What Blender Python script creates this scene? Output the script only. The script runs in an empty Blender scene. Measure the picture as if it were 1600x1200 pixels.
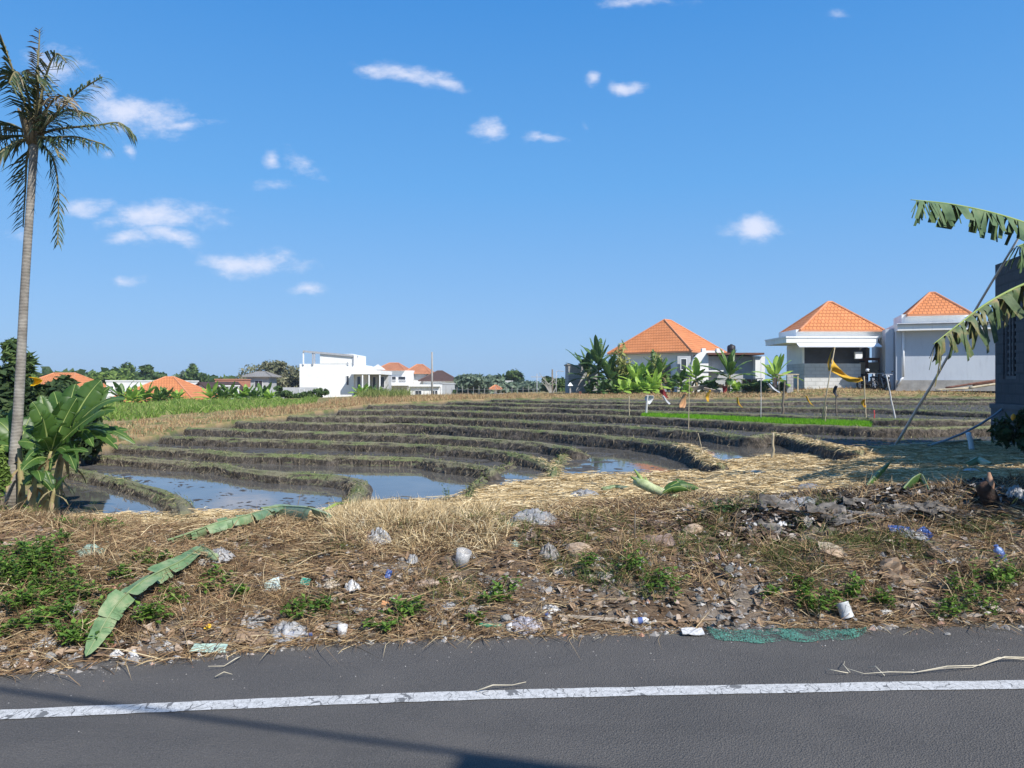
import bpy, bmesh, math, random
import numpy as np
from mathutils import Vector, Matrix, Quaternion
R = math.radians
F = 1180.0; EYE = 1.6           # focal length in photo pixels, camera height
random.seed(7); rng = np.random.default_rng(11)
scene = bpy.context.scene
COL = scene.collection

def P(px, py, d):                # photo pixel at depth d -> world point
    return Vector(((px - 800) / F * d, d, EYE - (py - 600) / F * d))

# ------------------------------------------------------------------ noise
def _hash(ix, iy, seed):
    h = (ix.astype(np.int64) * 374761393 + iy.astype(np.int64) * 668265263 + seed * 1442695041) & 0x7fffffff
    h = ((h ^ (h >> 13)) * 1274126177) & 0x7fffffff
    return ((h ^ (h >> 16)) & 0xffff) / 65535.0
def vnoise(x, y, seed=0):
    x = np.asarray(x, float); y = np.asarray(y, float)
    ix = np.floor(x); iy = np.floor(y); fx = x - ix; fy = y - iy
    fx = fx * fx * (3 - 2 * fx); fy = fy * fy * (3 - 2 * fy)
    a = _hash(ix, iy, seed); b = _hash(ix + 1, iy, seed); c = _hash(ix, iy + 1, seed); d = _hash(ix + 1, iy + 1, seed)
    return (a + (b - a) * fx) * (1 - fy) + (c + (d - c) * fx) * fy
def fbm(x, y, seed=0, oct=4):
    s = 0; a = .5; t = 0
    for o in range(oct):
        s = s + a * vnoise(x, y, seed + o * 17); t += a; a *= .5
        x = np.asarray(x) * 2.03 + 3.1; y = np.asarray(y) * 2.03 + 1.7
    return s / t - .5

# ------------------------------------------------------------------ tags and mesh building
def tag(o, label=None, cat=None, group=None, kind=None):
    if label: o['label'] = label
    if cat: o['category'] = cat
    if group: o['group'] = group
    if kind: o['kind'] = kind
    return o
def empty(name, loc, label, cat, group=None, rz=0):
    o = bpy.data.objects.new(name, None); COL.objects.link(o)
    o.location = loc; o.rotation_euler = (0, 0, rz); o.empty_display_size = .1
    return tag(o, label, cat, group)
def copy_tree(o, parent=None):
    c = o.copy(); COL.objects.link(c)
    if parent is not None: c.parent = parent
    for ch in list(o.children): copy_tree(ch, c)
    return c
def link(name, me, mats, parent=None, origin=None):
    for m in (mats if isinstance(mats, (list, tuple)) else [mats]): me.materials.append(m)
    o = bpy.data.objects.new(name, me); COL.objects.link(o)
    if parent is not None: o.parent = parent
    elif origin is not None: o.location = origin
    return o
def np_mesh(name, V, quads=None, tris=None, smooth=False):
    me = bpy.data.meshes.new(name)
    V = np.ascontiguousarray(V, dtype=np.float32)
    me.vertices.add(len(V)); me.vertices.foreach_set('co', V.ravel())
    q = np.zeros((0, 4), np.int32) if quads is None else np.asarray(quads, np.int32)
    t = np.zeros((0, 3), np.int32) if tris is None else np.asarray(tris, np.int32)
    li = np.concatenate([q.ravel(), t.ravel()]).astype(np.int32)
    me.loops.add(len(li)); me.loops.foreach_set('vertex_index', li)
    n = len(q) + len(t); me.polygons.add(n)
    st = np.concatenate([np.arange(len(q)) * 4, len(q) * 4 + np.arange(len(t)) * 3]).astype(np.int32)
    me.polygons.foreach_set('loop_start', st)
    me.polygons.foreach_set('loop_total', np.concatenate([np.full(len(q), 4), np.full(len(t), 3)]).astype(np.int32))
    me.polygons.foreach_set('use_smooth', np.full(n, smooth, dtype=bool))
    me.update(calc_edges=True); me.validate()
    return me

class MB:
    """collects simple shapes and links them as ONE mesh"""
    def __init__(s): s.v = []; s.f = []; s.m = []; s.uv = {}
    def face(s, pts, mi=0, uv=None):
        i = len(s.v); s.v += [Vector(p) for p in pts]
        s.f.append(list(range(i, i + len(pts)))); s.m.append(mi)
        if uv: s.uv[len(s.f) - 1] = uv
    def grid(s, rows, mi=0, closed=False):
        i = len(s.v); n = len(rows[0])
        for r in rows: s.v += [Vector(p) for p in r]
        for a in range(len(rows) - 1):
            for b in range(n if closed else n - 1):
                c = (b + 1) % n
                s.f.append([i + a * n + b, i + a * n + c, i + (a + 1) * n + c, i + (a + 1) * n + b]); s.m.append(mi)
    def box(s, a, b, mi=0, M=None):
        x0, y0, z0 = a; x1, y1, z1 = b
        p = [Vector(c) for c in ((x0,y0,z0),(x1,y0,z0),(x1,y1,z0),(x0,y1,z0),(x0,y0,z1),(x1,y0,z1),(x1,y1,z1),(x0,y1,z1))]
        if M is not None: p = [M @ q for q in p]
        i = len(s.v); s.v += p
        for f in ((3,2,1,0),(4,5,6,7),(0,1,5,4),(1,2,6,5),(2,3,7,6),(3,0,4,7)):
            s.f.append([i + k for k in f]); s.m.append(mi)
    def tube(s, pts, r, n=8, mi=0, cap=True):
        pts = [Vector(p) for p in pts]; k = len(pts)
        rr = r if isinstance(r, (list, tuple)) else [r] * k
        up = Vector((0, 0, 1)); rows = []; prev = None
        for j, p in enumerate(pts):
            t = (pts[min(j + 1, k - 1)] - pts[max(j - 1, 0)]).normalized()
            if prev is None:
                a = t.cross(up)
                if a.length < 1e-3: a = t.cross(Vector((1, 0, 0)))
            else: a = prev - t * prev.dot(t)
            a.normalize(); prev = a; b = t.cross(a)
            rows.append([p + (a * math.cos(2 * math.pi * q / n) + b * math.sin(2 * math.pi * q / n)) * rr[j] for q in range(n)])
        i = len(s.v); s.grid(rows, mi, True)
        if cap:
            s.f.append([i + q for q in range(n)][::-1]); s.m.append(mi)
            s.f.append([i + (k - 1) * n + q for q in range(n)]); s.m.append(mi)
    def lathe(s, prof, c, axis=Vector((0, 0, 1)), n=14, mi=0):
        axis = axis.normalized(); a = axis.orthogonal().normalized(); b = axis.cross(a)
        rows = [[Vector(c) + axis * h + (a * math.cos(2 * math.pi * q / n) + b * math.sin(2 * math.pi * q / n)) * r for q in range(n)] for r, h in prof]
        s.grid(rows, mi, True)
    def build(s, name, mats, parent=None, origin=None, smooth=False):
        o0 = Vector((0, 0, 0))
        if parent is not None:
            q = parent
            while q is not None: o0 = o0 + q.location; q = q.parent
        elif origin is not None: o0 = Vector(origin)
        me = bpy.data.meshes.new(name)
        me.from_pydata([tuple(v - o0) for v in s.v], [], s.f)
        me.polygons.foreach_set('material_index', s.m)
        if smooth: me.polygons.foreach_set('use_smooth', [True] * len(s.f))
        if s.uv:
            ul = me.uv_layers.new(name='UVMap')
            for pi, uv in s.uv.items():
                for li, c in zip(me.polygons[pi].loop_indices, uv): ul.data[li].uv = c
        me.update()
        return link(name, me, mats, parent, None if parent is not None else o0)

# ------------------------------------------------------------------ materials
class NT:
    def __init__(s, name):
        s.mat = bpy.data.materials.new(name); s.mat.use_nodes = True
        s.nt = s.mat.node_tree; s.b = s.nt.nodes['Principled BSDF']; s.out = s.nt.nodes['Material Output']
        s.tc = s.n('ShaderNodeTexCoord')
    def n(s, t, **k):
        x = s.nt.nodes.new(t)
        for a, v in k.items(): setattr(x, a, v)
        return x
    def l(s, a, b): s.nt.links.new(a, b)
    def pos(s): return s.tc.outputs['Object']
    def wpos(s):
        if not hasattr(s, '_g'): s._g = s.n('ShaderNodeNewGeometry')
        return s._g.outputs['Position']
    def geo(s, k):
        s.wpos(); return s._g.outputs[k]
    def noise(s, sc, det=4, rough=.6, vec=None, dist=0):
        x = s.n('ShaderNodeTexNoise'); x.inputs['Scale'].default_value = sc; x.inputs['Detail'].default_value = det
        x.inputs['Roughness'].default_value = rough; x.inputs['Distortion'].default_value = dist
        s.l(vec if vec is not None else s.wpos(), x.inputs['Vector']); return x.outputs['Fac']
    def ramp(s, fac, stops):
        x = s.n('ShaderNodeValToRGB'); e = x.color_ramp.elements
        while len(e) < len(stops): e.new(.5)
        for i, (p, c) in enumerate(stops):
            e[i].position = p; e[i].color = (*c, 1) if len(c) == 3 else c
        s.l(fac, x.inputs['Fac']); return x.outputs['Color']
    def math(s, op, a, b=None, clamp=False):
        x = s.n('ShaderNodeMath', operation=op, use_clamp=clamp)
        for i, v in enumerate((a, b)):
            if v is None: continue
            if isinstance(v, (int, float)): x.inputs[i].default_value = v
            else: s.l(v, x.inputs[i])
        return x.outputs[0]
    def mix(s, fac, a, b, mode='MIX'):
        x = s.n('ShaderNodeMix', data_type='RGBA', blend_type=mode)
        for i, v in ((0, fac), (6, a), (7, b)):
            if isinstance(v, (int, float)): x.inputs[i].default_value = v
            elif isinstance(v, tuple): x.inputs[i].default_value = (*v, 1)
            else: s.l(v, x.inputs[i])
        return x.outputs[2]
    def scale(s, v, vec=None):
        x = s.n('ShaderNodeMapping'); x.inputs['Scale'].default_value = v
        s.l(vec if vec is not None else s.wpos(), x.inputs['Vector']); return x.outputs[0]
    def bump(s, h, strength=.5, dist=.02):
        x = s.n('ShaderNodeBump'); x.inputs['Strength'].default_value = strength; x.inputs['Distance'].default_value = dist
        s.l(h, x.inputs['Height']); s.l(x.outputs[0], s.b.inputs['Normal']); return x
    def set(s, col=None, rough=None, spec=None, metal=None):
        for k, v in (('Base Color', col), ('Roughness', rough), ('Specular IOR Level', spec), ('Metallic', metal)):
            if v is None: continue
            if isinstance(v, tuple): s.b.inputs[k].default_value = (*v, 1)
            elif isinstance(v, (int, float)): s.b.inputs[k].default_value = v
            else: s.l(v, s.b.inputs[k])
        return s.mat

def m_noise(name, c0, c1, sc=5, rough=.85, bump=.3, bd=.01, det=5, obj=True, spec=.3, c2=None):
    t = NT(name); v = t.pos() if obj else t.wpos()
    f = t.noise(sc, det, .62, v)
    st = [(.3, c0), (.7, c1)] if c2 is None else [(.28, c0), (.5, c1), (.72, c2)]
    t.set(t.ramp(f, st), rough, spec)
    if bump: t.bump(t.noise(sc * 4, 4, .6, v), bump, bd)
    return t.mat
def m_island(name, stops, rough=.7, trans=.0, spec=.25, noise=None):
    """each separate blade or leaf gets its own tone"""
    t = NT(name); f = t.geo('Random Per Island')
    if noise: f = t.math('ADD', t.math('MULTIPLY', f, .65), t.math('MULTIPLY', t.noise(noise, 2), .35))
    c = t.ramp(f, stops); t.set(c, rough, spec)
    if trans:
        tr = t.n('ShaderNodeBsdfTranslucent'); t.l(c, tr.inputs['Color'])
        mx = t.n('ShaderNodeMixShader'); mx.inputs[0].default_value = trans
        t.l(t.b.outputs[0], mx.inputs[1]); t.l(tr.outputs[0], mx.inputs[2]); t.l(mx.outputs[0], t.out.inputs['Surface'])
    return t.mat

# ------------------------------------------------------------------ terrain description (read off the photograph)
TOP = [.12, .17, .22, .27, .32, .38, .44, .50, .57, .64, .72, .80]
HGT = [.12, .14, .15, .17, .18, .20, .20, .22, .20, .20, .20, .14]
WL = [0.0, .02, .06, .09, .12, .12, .22, .26, .35, .42, .5, .6, .7]
BUND = [
 [(95,729),(110,735),(140,742),(180,751),(230,765),(260,776),(271,788),(277,803)],
 [(138,712),(150,714),(205,717),(330,726.5),(380,734),(430,739),(480,742),(510,744),(538,747.5),(556,753),(555,765),(543,782),(532,799)],
 [(185,696),(192,697),(255,701),(330,706),(365,710),(480,713),(560,715),(650,717),(672,721),(720,727),(752,732),(759,738)],
 [(252,682),(260,682.5),(330,685.5),(460,689),(560,692.5),(650,696),(750,703),(785,707.5),(822,715,.26),(838,721,.22),(850,728,.18),(858,734,.15),(863,740,.12)],
 [(290,669),(297,669.5),(355,671),(460,674.5),(560,677),(650,680.5),(750,686),(850,694),(880,699.5,.315),(900,704.5,.28),(915,709,.21),(924,712,.14)],
 [(368,658.5),(375,659),(480,661),(650,663),(750,669),(800,671.5),(860,674.5),(900,678),(1000,687),(1040,692.5),(1060,697),(1070,700.5,.37),(1082,707,.345),(1095,717,.32),(1107,722,.31),(1120,727,.29)],
 [(450,650.5),(456,650.6),(560,650.6),(650,651.5),(800,657.5),(860,660),(900,662),(1000,668),(1100,675.5),(1160,683),(1185,684),(1211,680),(1246,687),(1285,697),(1319,703),(1338,706)],
 [(530,641.3),(540,641.2),(650,641.4),(800,645),(900,648),(1005,652),(1100,656.5),(1180,661),(1270,665),(1350,668.5),(1416,669.5),(1480,668),(1560,667),(1640,666)],
 [(576,632.8),(585,632.8),(650,633),(750,635),(800,637),(860,638),(900,639.5),(1000,642),(1100,645),(1200,648),(1300,652),(1390,655),(1480,656.5),(1560,657),(1640,657)],
 [(700,627.8),(710,627.8),(800,630),(860,631),(1000,633.5),(1142,636.3),(1260,637.5),(1363,639),(1450,641.5),(1550,644.5),(1640,646)],
 [(768,624.2),(775,624.3),(800,624.8),(900,626.5),(1050,628.8),(1142,629),(1227,628),(1300,626.8),(1400,627),(1560,627.5),(1640,627.5)],
 [(1330,622),(1400,621.5),(1480,621.6),(1560,622),(1640,622)],
]
def bund_world(k):
    o = []
    for q in BUND[k]:
        T = q[2] if len(q) > 2 else TOP[k]; d = F * (EYE - T) / (q[1] - 600); o.append(((q[0] - 800) / F * d, d))
    return o
def bund_tops(k): return [q[2] if len(q) > 2 else TOP[k] for q in BUND[k]]
BW = [bund_world(k) for k in range(12)]
def _levelcurve(k):
    q = []
    for (px, py), (x, y) in zip([q[:2] for q in BUND[k]], BW[k]):
        if q and px <= q[-1][0]: break
        q.append((px, y + .12))
    if k == 4: q = q[:-1] + [(940, 12.75), (1040, 12.6), (1112, 12.4)]
    if k == 11: q = [(1230, 42.2)] + q
    if k == 10: pass
    return np.array(q)
LC = [_levelcurve(k) for k in range(12)]
# crest (photo y), crest depth, shore depth and its level, far boundary, all against photo x
CRY = np.array([(-3000,800),(-400,800),(0,799),(100,807),(200,812),(300,815),(400,812),(470,810),(540,801),(600,793),(700,790),(800,780),(950,769),(1100,767),(1200,774),(1300,768),(1400,762),(1500,757),(1600,752),(2000,748),(4600,748)], float)
CRD = np.array([(-3000,6.4),(0,6.5),(300,6.6),(600,6.9),(950,7.2),(1600,7.3),(4600,7.3)], float)
SH = np.array([(-3000,9.2,.1),(60,9.2,.06),(85,9.17,0),(270,9.17,0),(285,9.3,.02),(500,9.27,.02),(530,9.5,.03),(545,9.77,.06),(560,9.93,.06),(700,9.93,.06),(715,10.3,.06),(737,10.8,.07),(760,11.0,.09),(850,12.0,.09),(862,12.35,.12),(880,12.3,.12),(1000,12.35,.12),(1062,12.7,.12),(1097,12.7,.12),(1118,12.3,.14),(1126,13.4,.2),(1209,14.5,.22),(1272,14.6,.22),(1322,14.7,.24),(1336,14.4,.32),(1345,14.3,.38),(1400,14.6,.40),(1470,15.0,.41),(1560,15.5,.42),(1700,15.5,.42),(4600,15.5,.42)], float)
LB = np.array([(-3000,9.25),(80,9.25),(94,12.6),(110,13.6),(138,15.2),(185,17.3),(250,19.6),(288,22),(366,25),(448,27.6),(528,32.6),(574,37.4),(698,41.8),(766,44.2),(900,44.6),(1050,43.6),(1160,43.0),(1225,43.5),(1330,45.5),(1480,46),(1560,44.5),(1640,44.5),(4600,44.5)], float)
FAR_D = np.array([0, 9, 14, 20, 28, 38, 46, 52, 58, 62, 70, 80, 100, 130, 200, 400, 5000], float)
FAR = {  # photo x : ground height at FAR_D
 -3000:[.2,.2,.22,.2,.1,0,0,0,0,-.5,-2,-2,-2,-2,-2,-3,-6],
 80:   [.1,.14,.2,.22,.2,.15,.1,.1,.05,-.5,-2.2,-2.2,-2.5,-3,-3,-3,-6],
 250:  [.28,.28,.28,.28,.26,.24,.2,.2,.15,-.4,-2.2,-2.2,-2.4,-2.6,-3,-3,-6],
 450:  [.44,.44,.44,.44,.45,.42,.4,.38,.36,.34,.3,-.3,-.5,-.6,-1,-2,-6],
 600:  [.62,.62,.62,.62,.62,.62,.6,.58,.56,.54,.5,.3,0,-.2,-.5,-1,-6],
 770:  [.74,.74,.74,.74,.74,.74,.74,.74,.72,.7,.6,.5,.2,0,0,0,-6],
 950:  [.78,.78,.78,.78,.78,.78,.78,.84,.9,.9,.9,.9,.9,.9,.9,.9,-6],
 1150: [.8,.8,.8,.8,.8,.8,.82,.9,.95,.97,1,1,1,1,1,1,-6],
 1300: [.8,.8,.8,.8,.8,.8,.86,1.33,1.36,1.36,1.36,1.36,1.36,1.36,1.36,1.36,-6],
 4600: [.8,.8,.8,.8,.8,.8,.86,1.33,1.36,1.36,1.36,1.36,1.36,1.36,1.36,1.36,-6]}
FKX = np.array(sorted(FAR)); FKZ = np.array([FAR[k] for k in sorted(FAR)])
EDGE = np.array([(-60,2.6),(-25,2.9),(-10,3.45),(-5,3.95),(-2.87,4.24),(-2.39,4.35),(-1.90,4.5),(-1.39,4.69),(-.81,4.79),(0,4.88),(.84,4.93),(1.70,5.02),(2.57,5.06),(3.44,5.1),(10,5.4),(25,5.8),(60,6.4)], float)
def edge_d(px):
    u = (np.asarray(px, float) - 800) / F
    d = np.full(u.shape, 4.8)
    for _ in range(12): d = .5 * d + .5 * np.interp(u * d, EDGE[:, 0], EDGE[:, 1])
    return d
def ff(tab, px, c=1): return np.interp(px, tab[:, 0], tab[:, c])

CRY[:, 1] += np.interp(CRY[:, 0], [-400, 0, 100, 560, 800, 1150, 1300, 1600], [0, 4, 9, 9, 20, 9, 3, 0])
def zone(px, d):
    """-> base z, level index of the paddy (-1: none), zone weights bank/straw/mud/field"""
    px = np.asarray(px, float); d = np.asarray(d, float)
    E = edge_d(px); C = ff(CRD, px); S = ff(SH, px, 1); zs = ff(SH, px, 2); L = ff(LB, px)
    zc = EYE - C * (ff(CRY, px) - 600) / F
    t = np.clip((d - E) / (C - E), 0, 1)
    z = np.where(d < E, -.03, -.01 + (zc + .01) * (1 - (1 - t) ** 1.85))
    t2 = np.clip((d - C) / (S - C), 0, 1)
    z = np.where(d > C, zc + (zs + .02 - zc) * t2, z)
    # paddies
    lev = np.full(px.shape, 99)
    for k in range(11, -1, -1):
        lc = LC[k]; a = (px >= lc[0, 0]) & (px <= lc[-1, 0])
        lev = np.where(a, k, lev)
    for k in range(12):
        lc = LC[k]; a = (px >= lc[0, 0]) & (px <= lc[-1, 0])
        lev = np.where(a & (d > np.interp(px, lc[:, 0], lc[:, 1])), k + 1, lev)
    inp = (d > S) & (d < L) & (lev < 50)
    lev = np.where(inp, lev, -1)
    zw = np.array(WL)[np.clip(lev, 0, 12)]
    z = np.where(inp, zw, z)
    # far field
    j = np.clip(np.searchsorted(FKX, px) - 1, 0, len(FKX) - 2)
    w = np.clip((px - FKX[j]) / (FKX[j + 1] - FKX[j]), 0, 1)
    zf = np.zeros(px.shape)
    for i in range(len(FKX) - 1):
        m = j == i
        if m.any():
            zf[m] = np.interp(d[m], FAR_D, FKZ[i]) * (1 - w[m]) + np.interp(d[m], FAR_D, FKZ[i + 1]) * w[m]
    fld = (d >= L) & (d > S)
    z = np.where(fld, zf, z)
    return z, lev, E, C, S, L
MOFF = np.array([-.016,-.03,-.035,-.012,-.02,-.004,-.012,.012,.03,.035,.04,.04,.04])
def H(px, d, full=False):
    px, d = np.broadcast_arrays(np.asarray(px, float), np.asarray(d, float))
    sh = px.shape; px = px.ravel(); d = d.ravel()
    z, lev, E, C, S, L = zone(px, d); X = (px - 800) / F * d
    nb = fbm(X * 1.1, d * 1.1, 3) * .20 + fbm(X * 3.2, d * 3.2, 5) * .17 + fbm(X * 10, d * 10, 6, 3) * .07
    wb = np.clip((d - E) / .5, 0, 1) * np.clip((S + .2 - d) / 1.5, 0, 1)
    pl = np.clip((d - C + .7) / .7, 0, 1)
    z = z + np.where((lev < 0) & (d > E) & (d < S + .2), nb * wb * (1 - .78 * pl) - (.035 + .06 * np.clip((d - C) / (S - C), 0, 1)) * pl * wb, 0)
    mud = fbm(X * 1.6, d * 1.6, 21, 3) * .05 + fbm(X * 6, d * 6, 22, 3) * .05
    wet = MOFF[np.clip(lev, 0, 12)]
    wet = np.where((lev == 4) & (d > 12.6), .004, wet)
    wet = np.where((lev == 3) & (px < 792), .0, wet)
    wet = np.where((lev == 1) & (px < 205) , .0, wet)
    z = np.where(lev >= 0, z + wet + mud * .8, z)
    fl = (lev < 0) & (d >= L) & (d > S)
    z = z + np.where(fl, fbm(X * .35, d * .35, 31) * .12 + fbm(X * 2, d * 2, 33, 3) * .06, 0) * np.clip((d - L) / 2, 0, 1)
    z = z.reshape(sh)
    if full: return z, lev.reshape(sh), E.reshape(sh), C.reshape(sh), S.reshape(sh), L.reshape(sh)
    return z
def gz(px, d): return float(H(np.array([px]), np.array([d]))[0])
def gxy(x, y): return float(H(np.array([800 + F * x / y]), np.array([y]))[0])
def G(px, py, lo=3.2, hi=60):
    """first ground point seen through a photo pixel"""
    d = np.geomspace(lo, hi, 1500); z = np.maximum(H(np.full(d.shape, px), d), 0 if py > 960 else -9); zr = EYE - (py - 600) / F * d
    i = np.argmax(z >= zr) if (z >= zr).any() else len(d) - 1
    return Vector(((px - 800) / F * d[i], d[i], z[i]))

# ------------------------------------------------------------------ ground materials
tg = NT('ground_mix')
zc_ = tg.n('ShaderNodeVertexColor', layer_name='zone'); sep = tg.n('ShaderNodeSeparateColor'); tg.l(zc_.outputs['Color'], sep.inputs[0])
n1 = tg.noise(9, 6, .7); n2 = tg.noise(60, 4, .7); nbig = tg.noise(1.3, 4)
fib = tg.noise(16, 5, .75, tg.scale((1, 5, 3)), 2.0); fib2 = tg.noise(16, 5, .75, tg.scale((5, 1, 3)), 2.0)
fibm = tg.math('MULTIPLY', tg.math('ADD', fib, fib2), .5)
bank = tg.mix(tg.ramp(nbig, [(.4, (0,0,0)), (.62, (1,1,1))]), tg.ramp(n1, [(.25, (.045,.032,.023)), (.5, (.12,.083,.055)), (.75, (.25,.18,.12))]), tg.ramp(n2, [(.3, (.10,.085,.07)), (.7, (.28,.24,.20))]))
straw = tg.ramp(fibm, [(.36, (.15,.10,.05)), (.5, (.31,.225,.115)), (.66, (.48,.37,.20))])
mudc = tg.ramp(n1, [(.3, (.045,.042,.038)), (.55, (.09,.083,.074)), (.75, (.15,.137,.12))])
fieldc = tg.mix(tg.ramp(nbig, [(.42, (0,0,0)), (.6, (1,1,1))]), tg.ramp(fibm, [(.35, (.20,.13,.06)), (.65, (.46,.34,.18))]), (.13,.15,.05))
c = tg.mix(sep.outputs[0], fieldc, bank); c = tg.mix(sep.outputs[1], c, straw); c = tg.mix(sep.outputs[2], c, mudc)
c = tg.mix(tg.math('MULTIPLY', zc_.outputs['Alpha'], .9), c, tg.ramp(n1, [(.3, (.02,.018,.016)), (.6, (.06,.053,.047)), (.8, (.13,.12,.11))]))
rg = tg.math('SUBTRACT', .95, tg.math('MULTIPLY', sep.outputs[2], .33))
tg.set(c, rg, .08); tg.bump(tg.math('ADD', n1, tg.math('MULTIPLY', n2, .5)), .7, .03)
M_GROUND = tg.mat

# ------------------------------------------------------------------ ground sheet (one fan-shaped sheet out to the horizon)
pxs = np.concatenate([np.linspace(-3000, -340, 40), np.arange(-300, 1901, 4.0), np.linspace(1940, 4600, 40)])
ds = np.concatenate([np.linspace(3.6, 9, 180), np.geomspace(9.03, 55, 300), np.geomspace(55.6, 130, 50), np.geomspace(140, 5000, 26)])
PX, DD = np.meshgrid(pxs, ds)
Zg, LEV, Eg, Cg, Sg, Lg = H(PX, DD, True)
XX = (PX - 800) / F * DD
V = np.stack([XX, DD, Zg], -1).reshape(-1, 3)
nr, nc = PX.shape
idx = np.arange(nr * nc).reshape(nr, nc)
Q = np.stack([idx[:-1, :-1], idx[:-1, 1:], idx[1:, 1:], idx[1:, :-1]], -1).reshape(-1, 4)
me = np_mesh('ground', V, Q, smooth=True)
jit = fbm(XX * 2.2, DD * 2.2, 40) * 1.6
wbank = np.clip((Cg + .1 + jit * .8 - DD) / .35, 0, 1)
wstraw = np.clip((DD - Cg - jit) / .35, 0, 1) * (LEV < 0) * np.clip((Sg + .25 - DD) / .1, 0, 1) * np.clip((PX - 250 - jit * 250) / 200, .15, 1)
wmud = (LEV >= 0).astype(float)
wash = np.clip((PX - 1120 - jit * 120) / 120, 0, 1) * np.clip((DD - Cg + .95 + jit * .3) / .3, 0, 1) * np.clip((Cg + .35 + jit * .3 - DD) / .2, 0, 1) * (LEV < 0)
ca = me.color_attributes.new('zone', 'FLOAT_COLOR', 'POINT')
ca.data.foreach_set('color', np.stack([wbank, wstraw, wmud, wash], -1).astype(np.float32).ravel())
ground = link('ground', me, M_GROUND); tag(ground, kind='structure')
mbk = MB(); mbk.face([(-80,-60,-.06),(80,-60,-.06),(80,3.62,-.06),(-80,3.62,-.06)])
tag(mbk.build('roadside_ground', m_noise('roadside_dirt', (.12,.09,.06), (.25,.2,.14), 3)), kind='structure')

# ------------------------------------------------------------------ water in the paddies
tw = NT('paddy_water')
tw.set(tw.ramp(tw.noise(1.2, 4), [(.35, (.085,.08,.072)), (.7, (.14,.13,.112))]), .04, .5)
tw.b.inputs['IOR'].default_value = 1.36
tw.bump(tw.noise(3.0, 3), .05, .02)
M_WATER = tw.mat
inw = lambda k: ((LEV == k) | ((DD > Sg - .35) & (DD <= Sg) & False))
for k in range(12):
    m = LEV == k
    cell = m[:-1, :-1] | m[1:, :-1] | m[:-1, 1:] | m[1:, 1:]
    cell = cell & (DD[:-1, :-1] > Sg[:-1, :-1] - .3)
    if cell.sum() < 20 or k >= 8: continue
    q = np.stack([idx[:-1, :-1], idx[:-1, 1:], idx[1:, 1:], idx[1:, :-1]], -1)[cell]
    u, inv = np.unique(q.ravel(), return_inverse=True)
    vv = V[u].copy(); vv[:, 2] = WL[k] + .002 + .0006 * k
    o = link('water', np_mesh('water', vv, inv.reshape(-1, 4), smooth=True), M_WATER); tag(o, kind='structure')

# ------------------------------------------------------------------ earth bunds between the paddies
tb = NT('bund_earth')
nz = tb.n('ShaderNodeSeparateXYZ'); tb.l(tb.geo('Normal'), nz.inputs[0])
f1 = tb.noise(7, 5, .7); f2 = tb.noise(40, 4, .7); fs = tb.noise(1.1, 3)
face = tb.ramp(f1, [(.3, (.028,.024,.02)), (.5, (.085,.072,.06)), (.72, (.19,.16,.13))])
grs = tb.mix(tb.ramp(fs, [(.42, (0,0,0)), (.62, (1,1,1))]), tb.ramp(f2, [(.3, (.125,.115,.07)), (.7, (.27,.245,.155))]), tb.ramp(f2, [(.3, (.095,.125,.045)), (.7, (.20,.235,.095))]))
tp = tb.math('MULTIPLY', tb.math('SUBTRACT', tb.math('ADD', nz.outputs[2], tb.math('MULTIPLY', f1, .5)), .85), 5, True)
tb.set(tb.mix(tp, face, grs), .9, .25); tb.bump(tb.math('ADD', f1, tb.math('MULTIPLY', f2, .6)), .9, .04)
M_BUND = tb.mat
def resample(pts, step):
    pts = [Vector((p[0], p[1], 0)) for p in pts]; out = []
    for i in range(len(pts) - 1):
        p0 = pts[max(i - 1, 0)]; p1 = pts[i]; p2 = pts[i + 1]; p3 = pts[min(i + 2, len(pts) - 1)]
        n = max(2, int((p2 - p1).length / .05))
        for j in range(n):
            t = j / n; h00 = 2*t**3-3*t**2+1; h10 = t**3-2*t**2+t; h01 = -2*t**3+3*t**2; h11 = t**3-t**2
            L12 = (p2 - p1).length
            m1 = (p2 - p0); m1 = m1.normalized() * min(L12, (p1 - p0).length if i else L12); m2 = (p3 - p1); m2 = m2.normalized() * min(L12, (p3 - p2).length if i + 2 < len(pts) else L12)
            out.append(p1 * h00 + m1 * h10 + p2 * h01 + m2 * h11)
    out.append(pts[-1])
    a = np.array([(p.x, p.y) for p in out]); s = np.concatenate([[0], np.cumsum(np.linalg.norm(np.diff(a, axis=0), axis=1))])
    ss = np.arange(0, s[-1], step)
    return np.stack([np.interp(ss, s, a[:, 0]), np.interp(ss, s, a[:, 1])], -1), ss
BUND_TOPS = []      # (x, y, z, dirx, diry, k) samples along the tops
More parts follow.
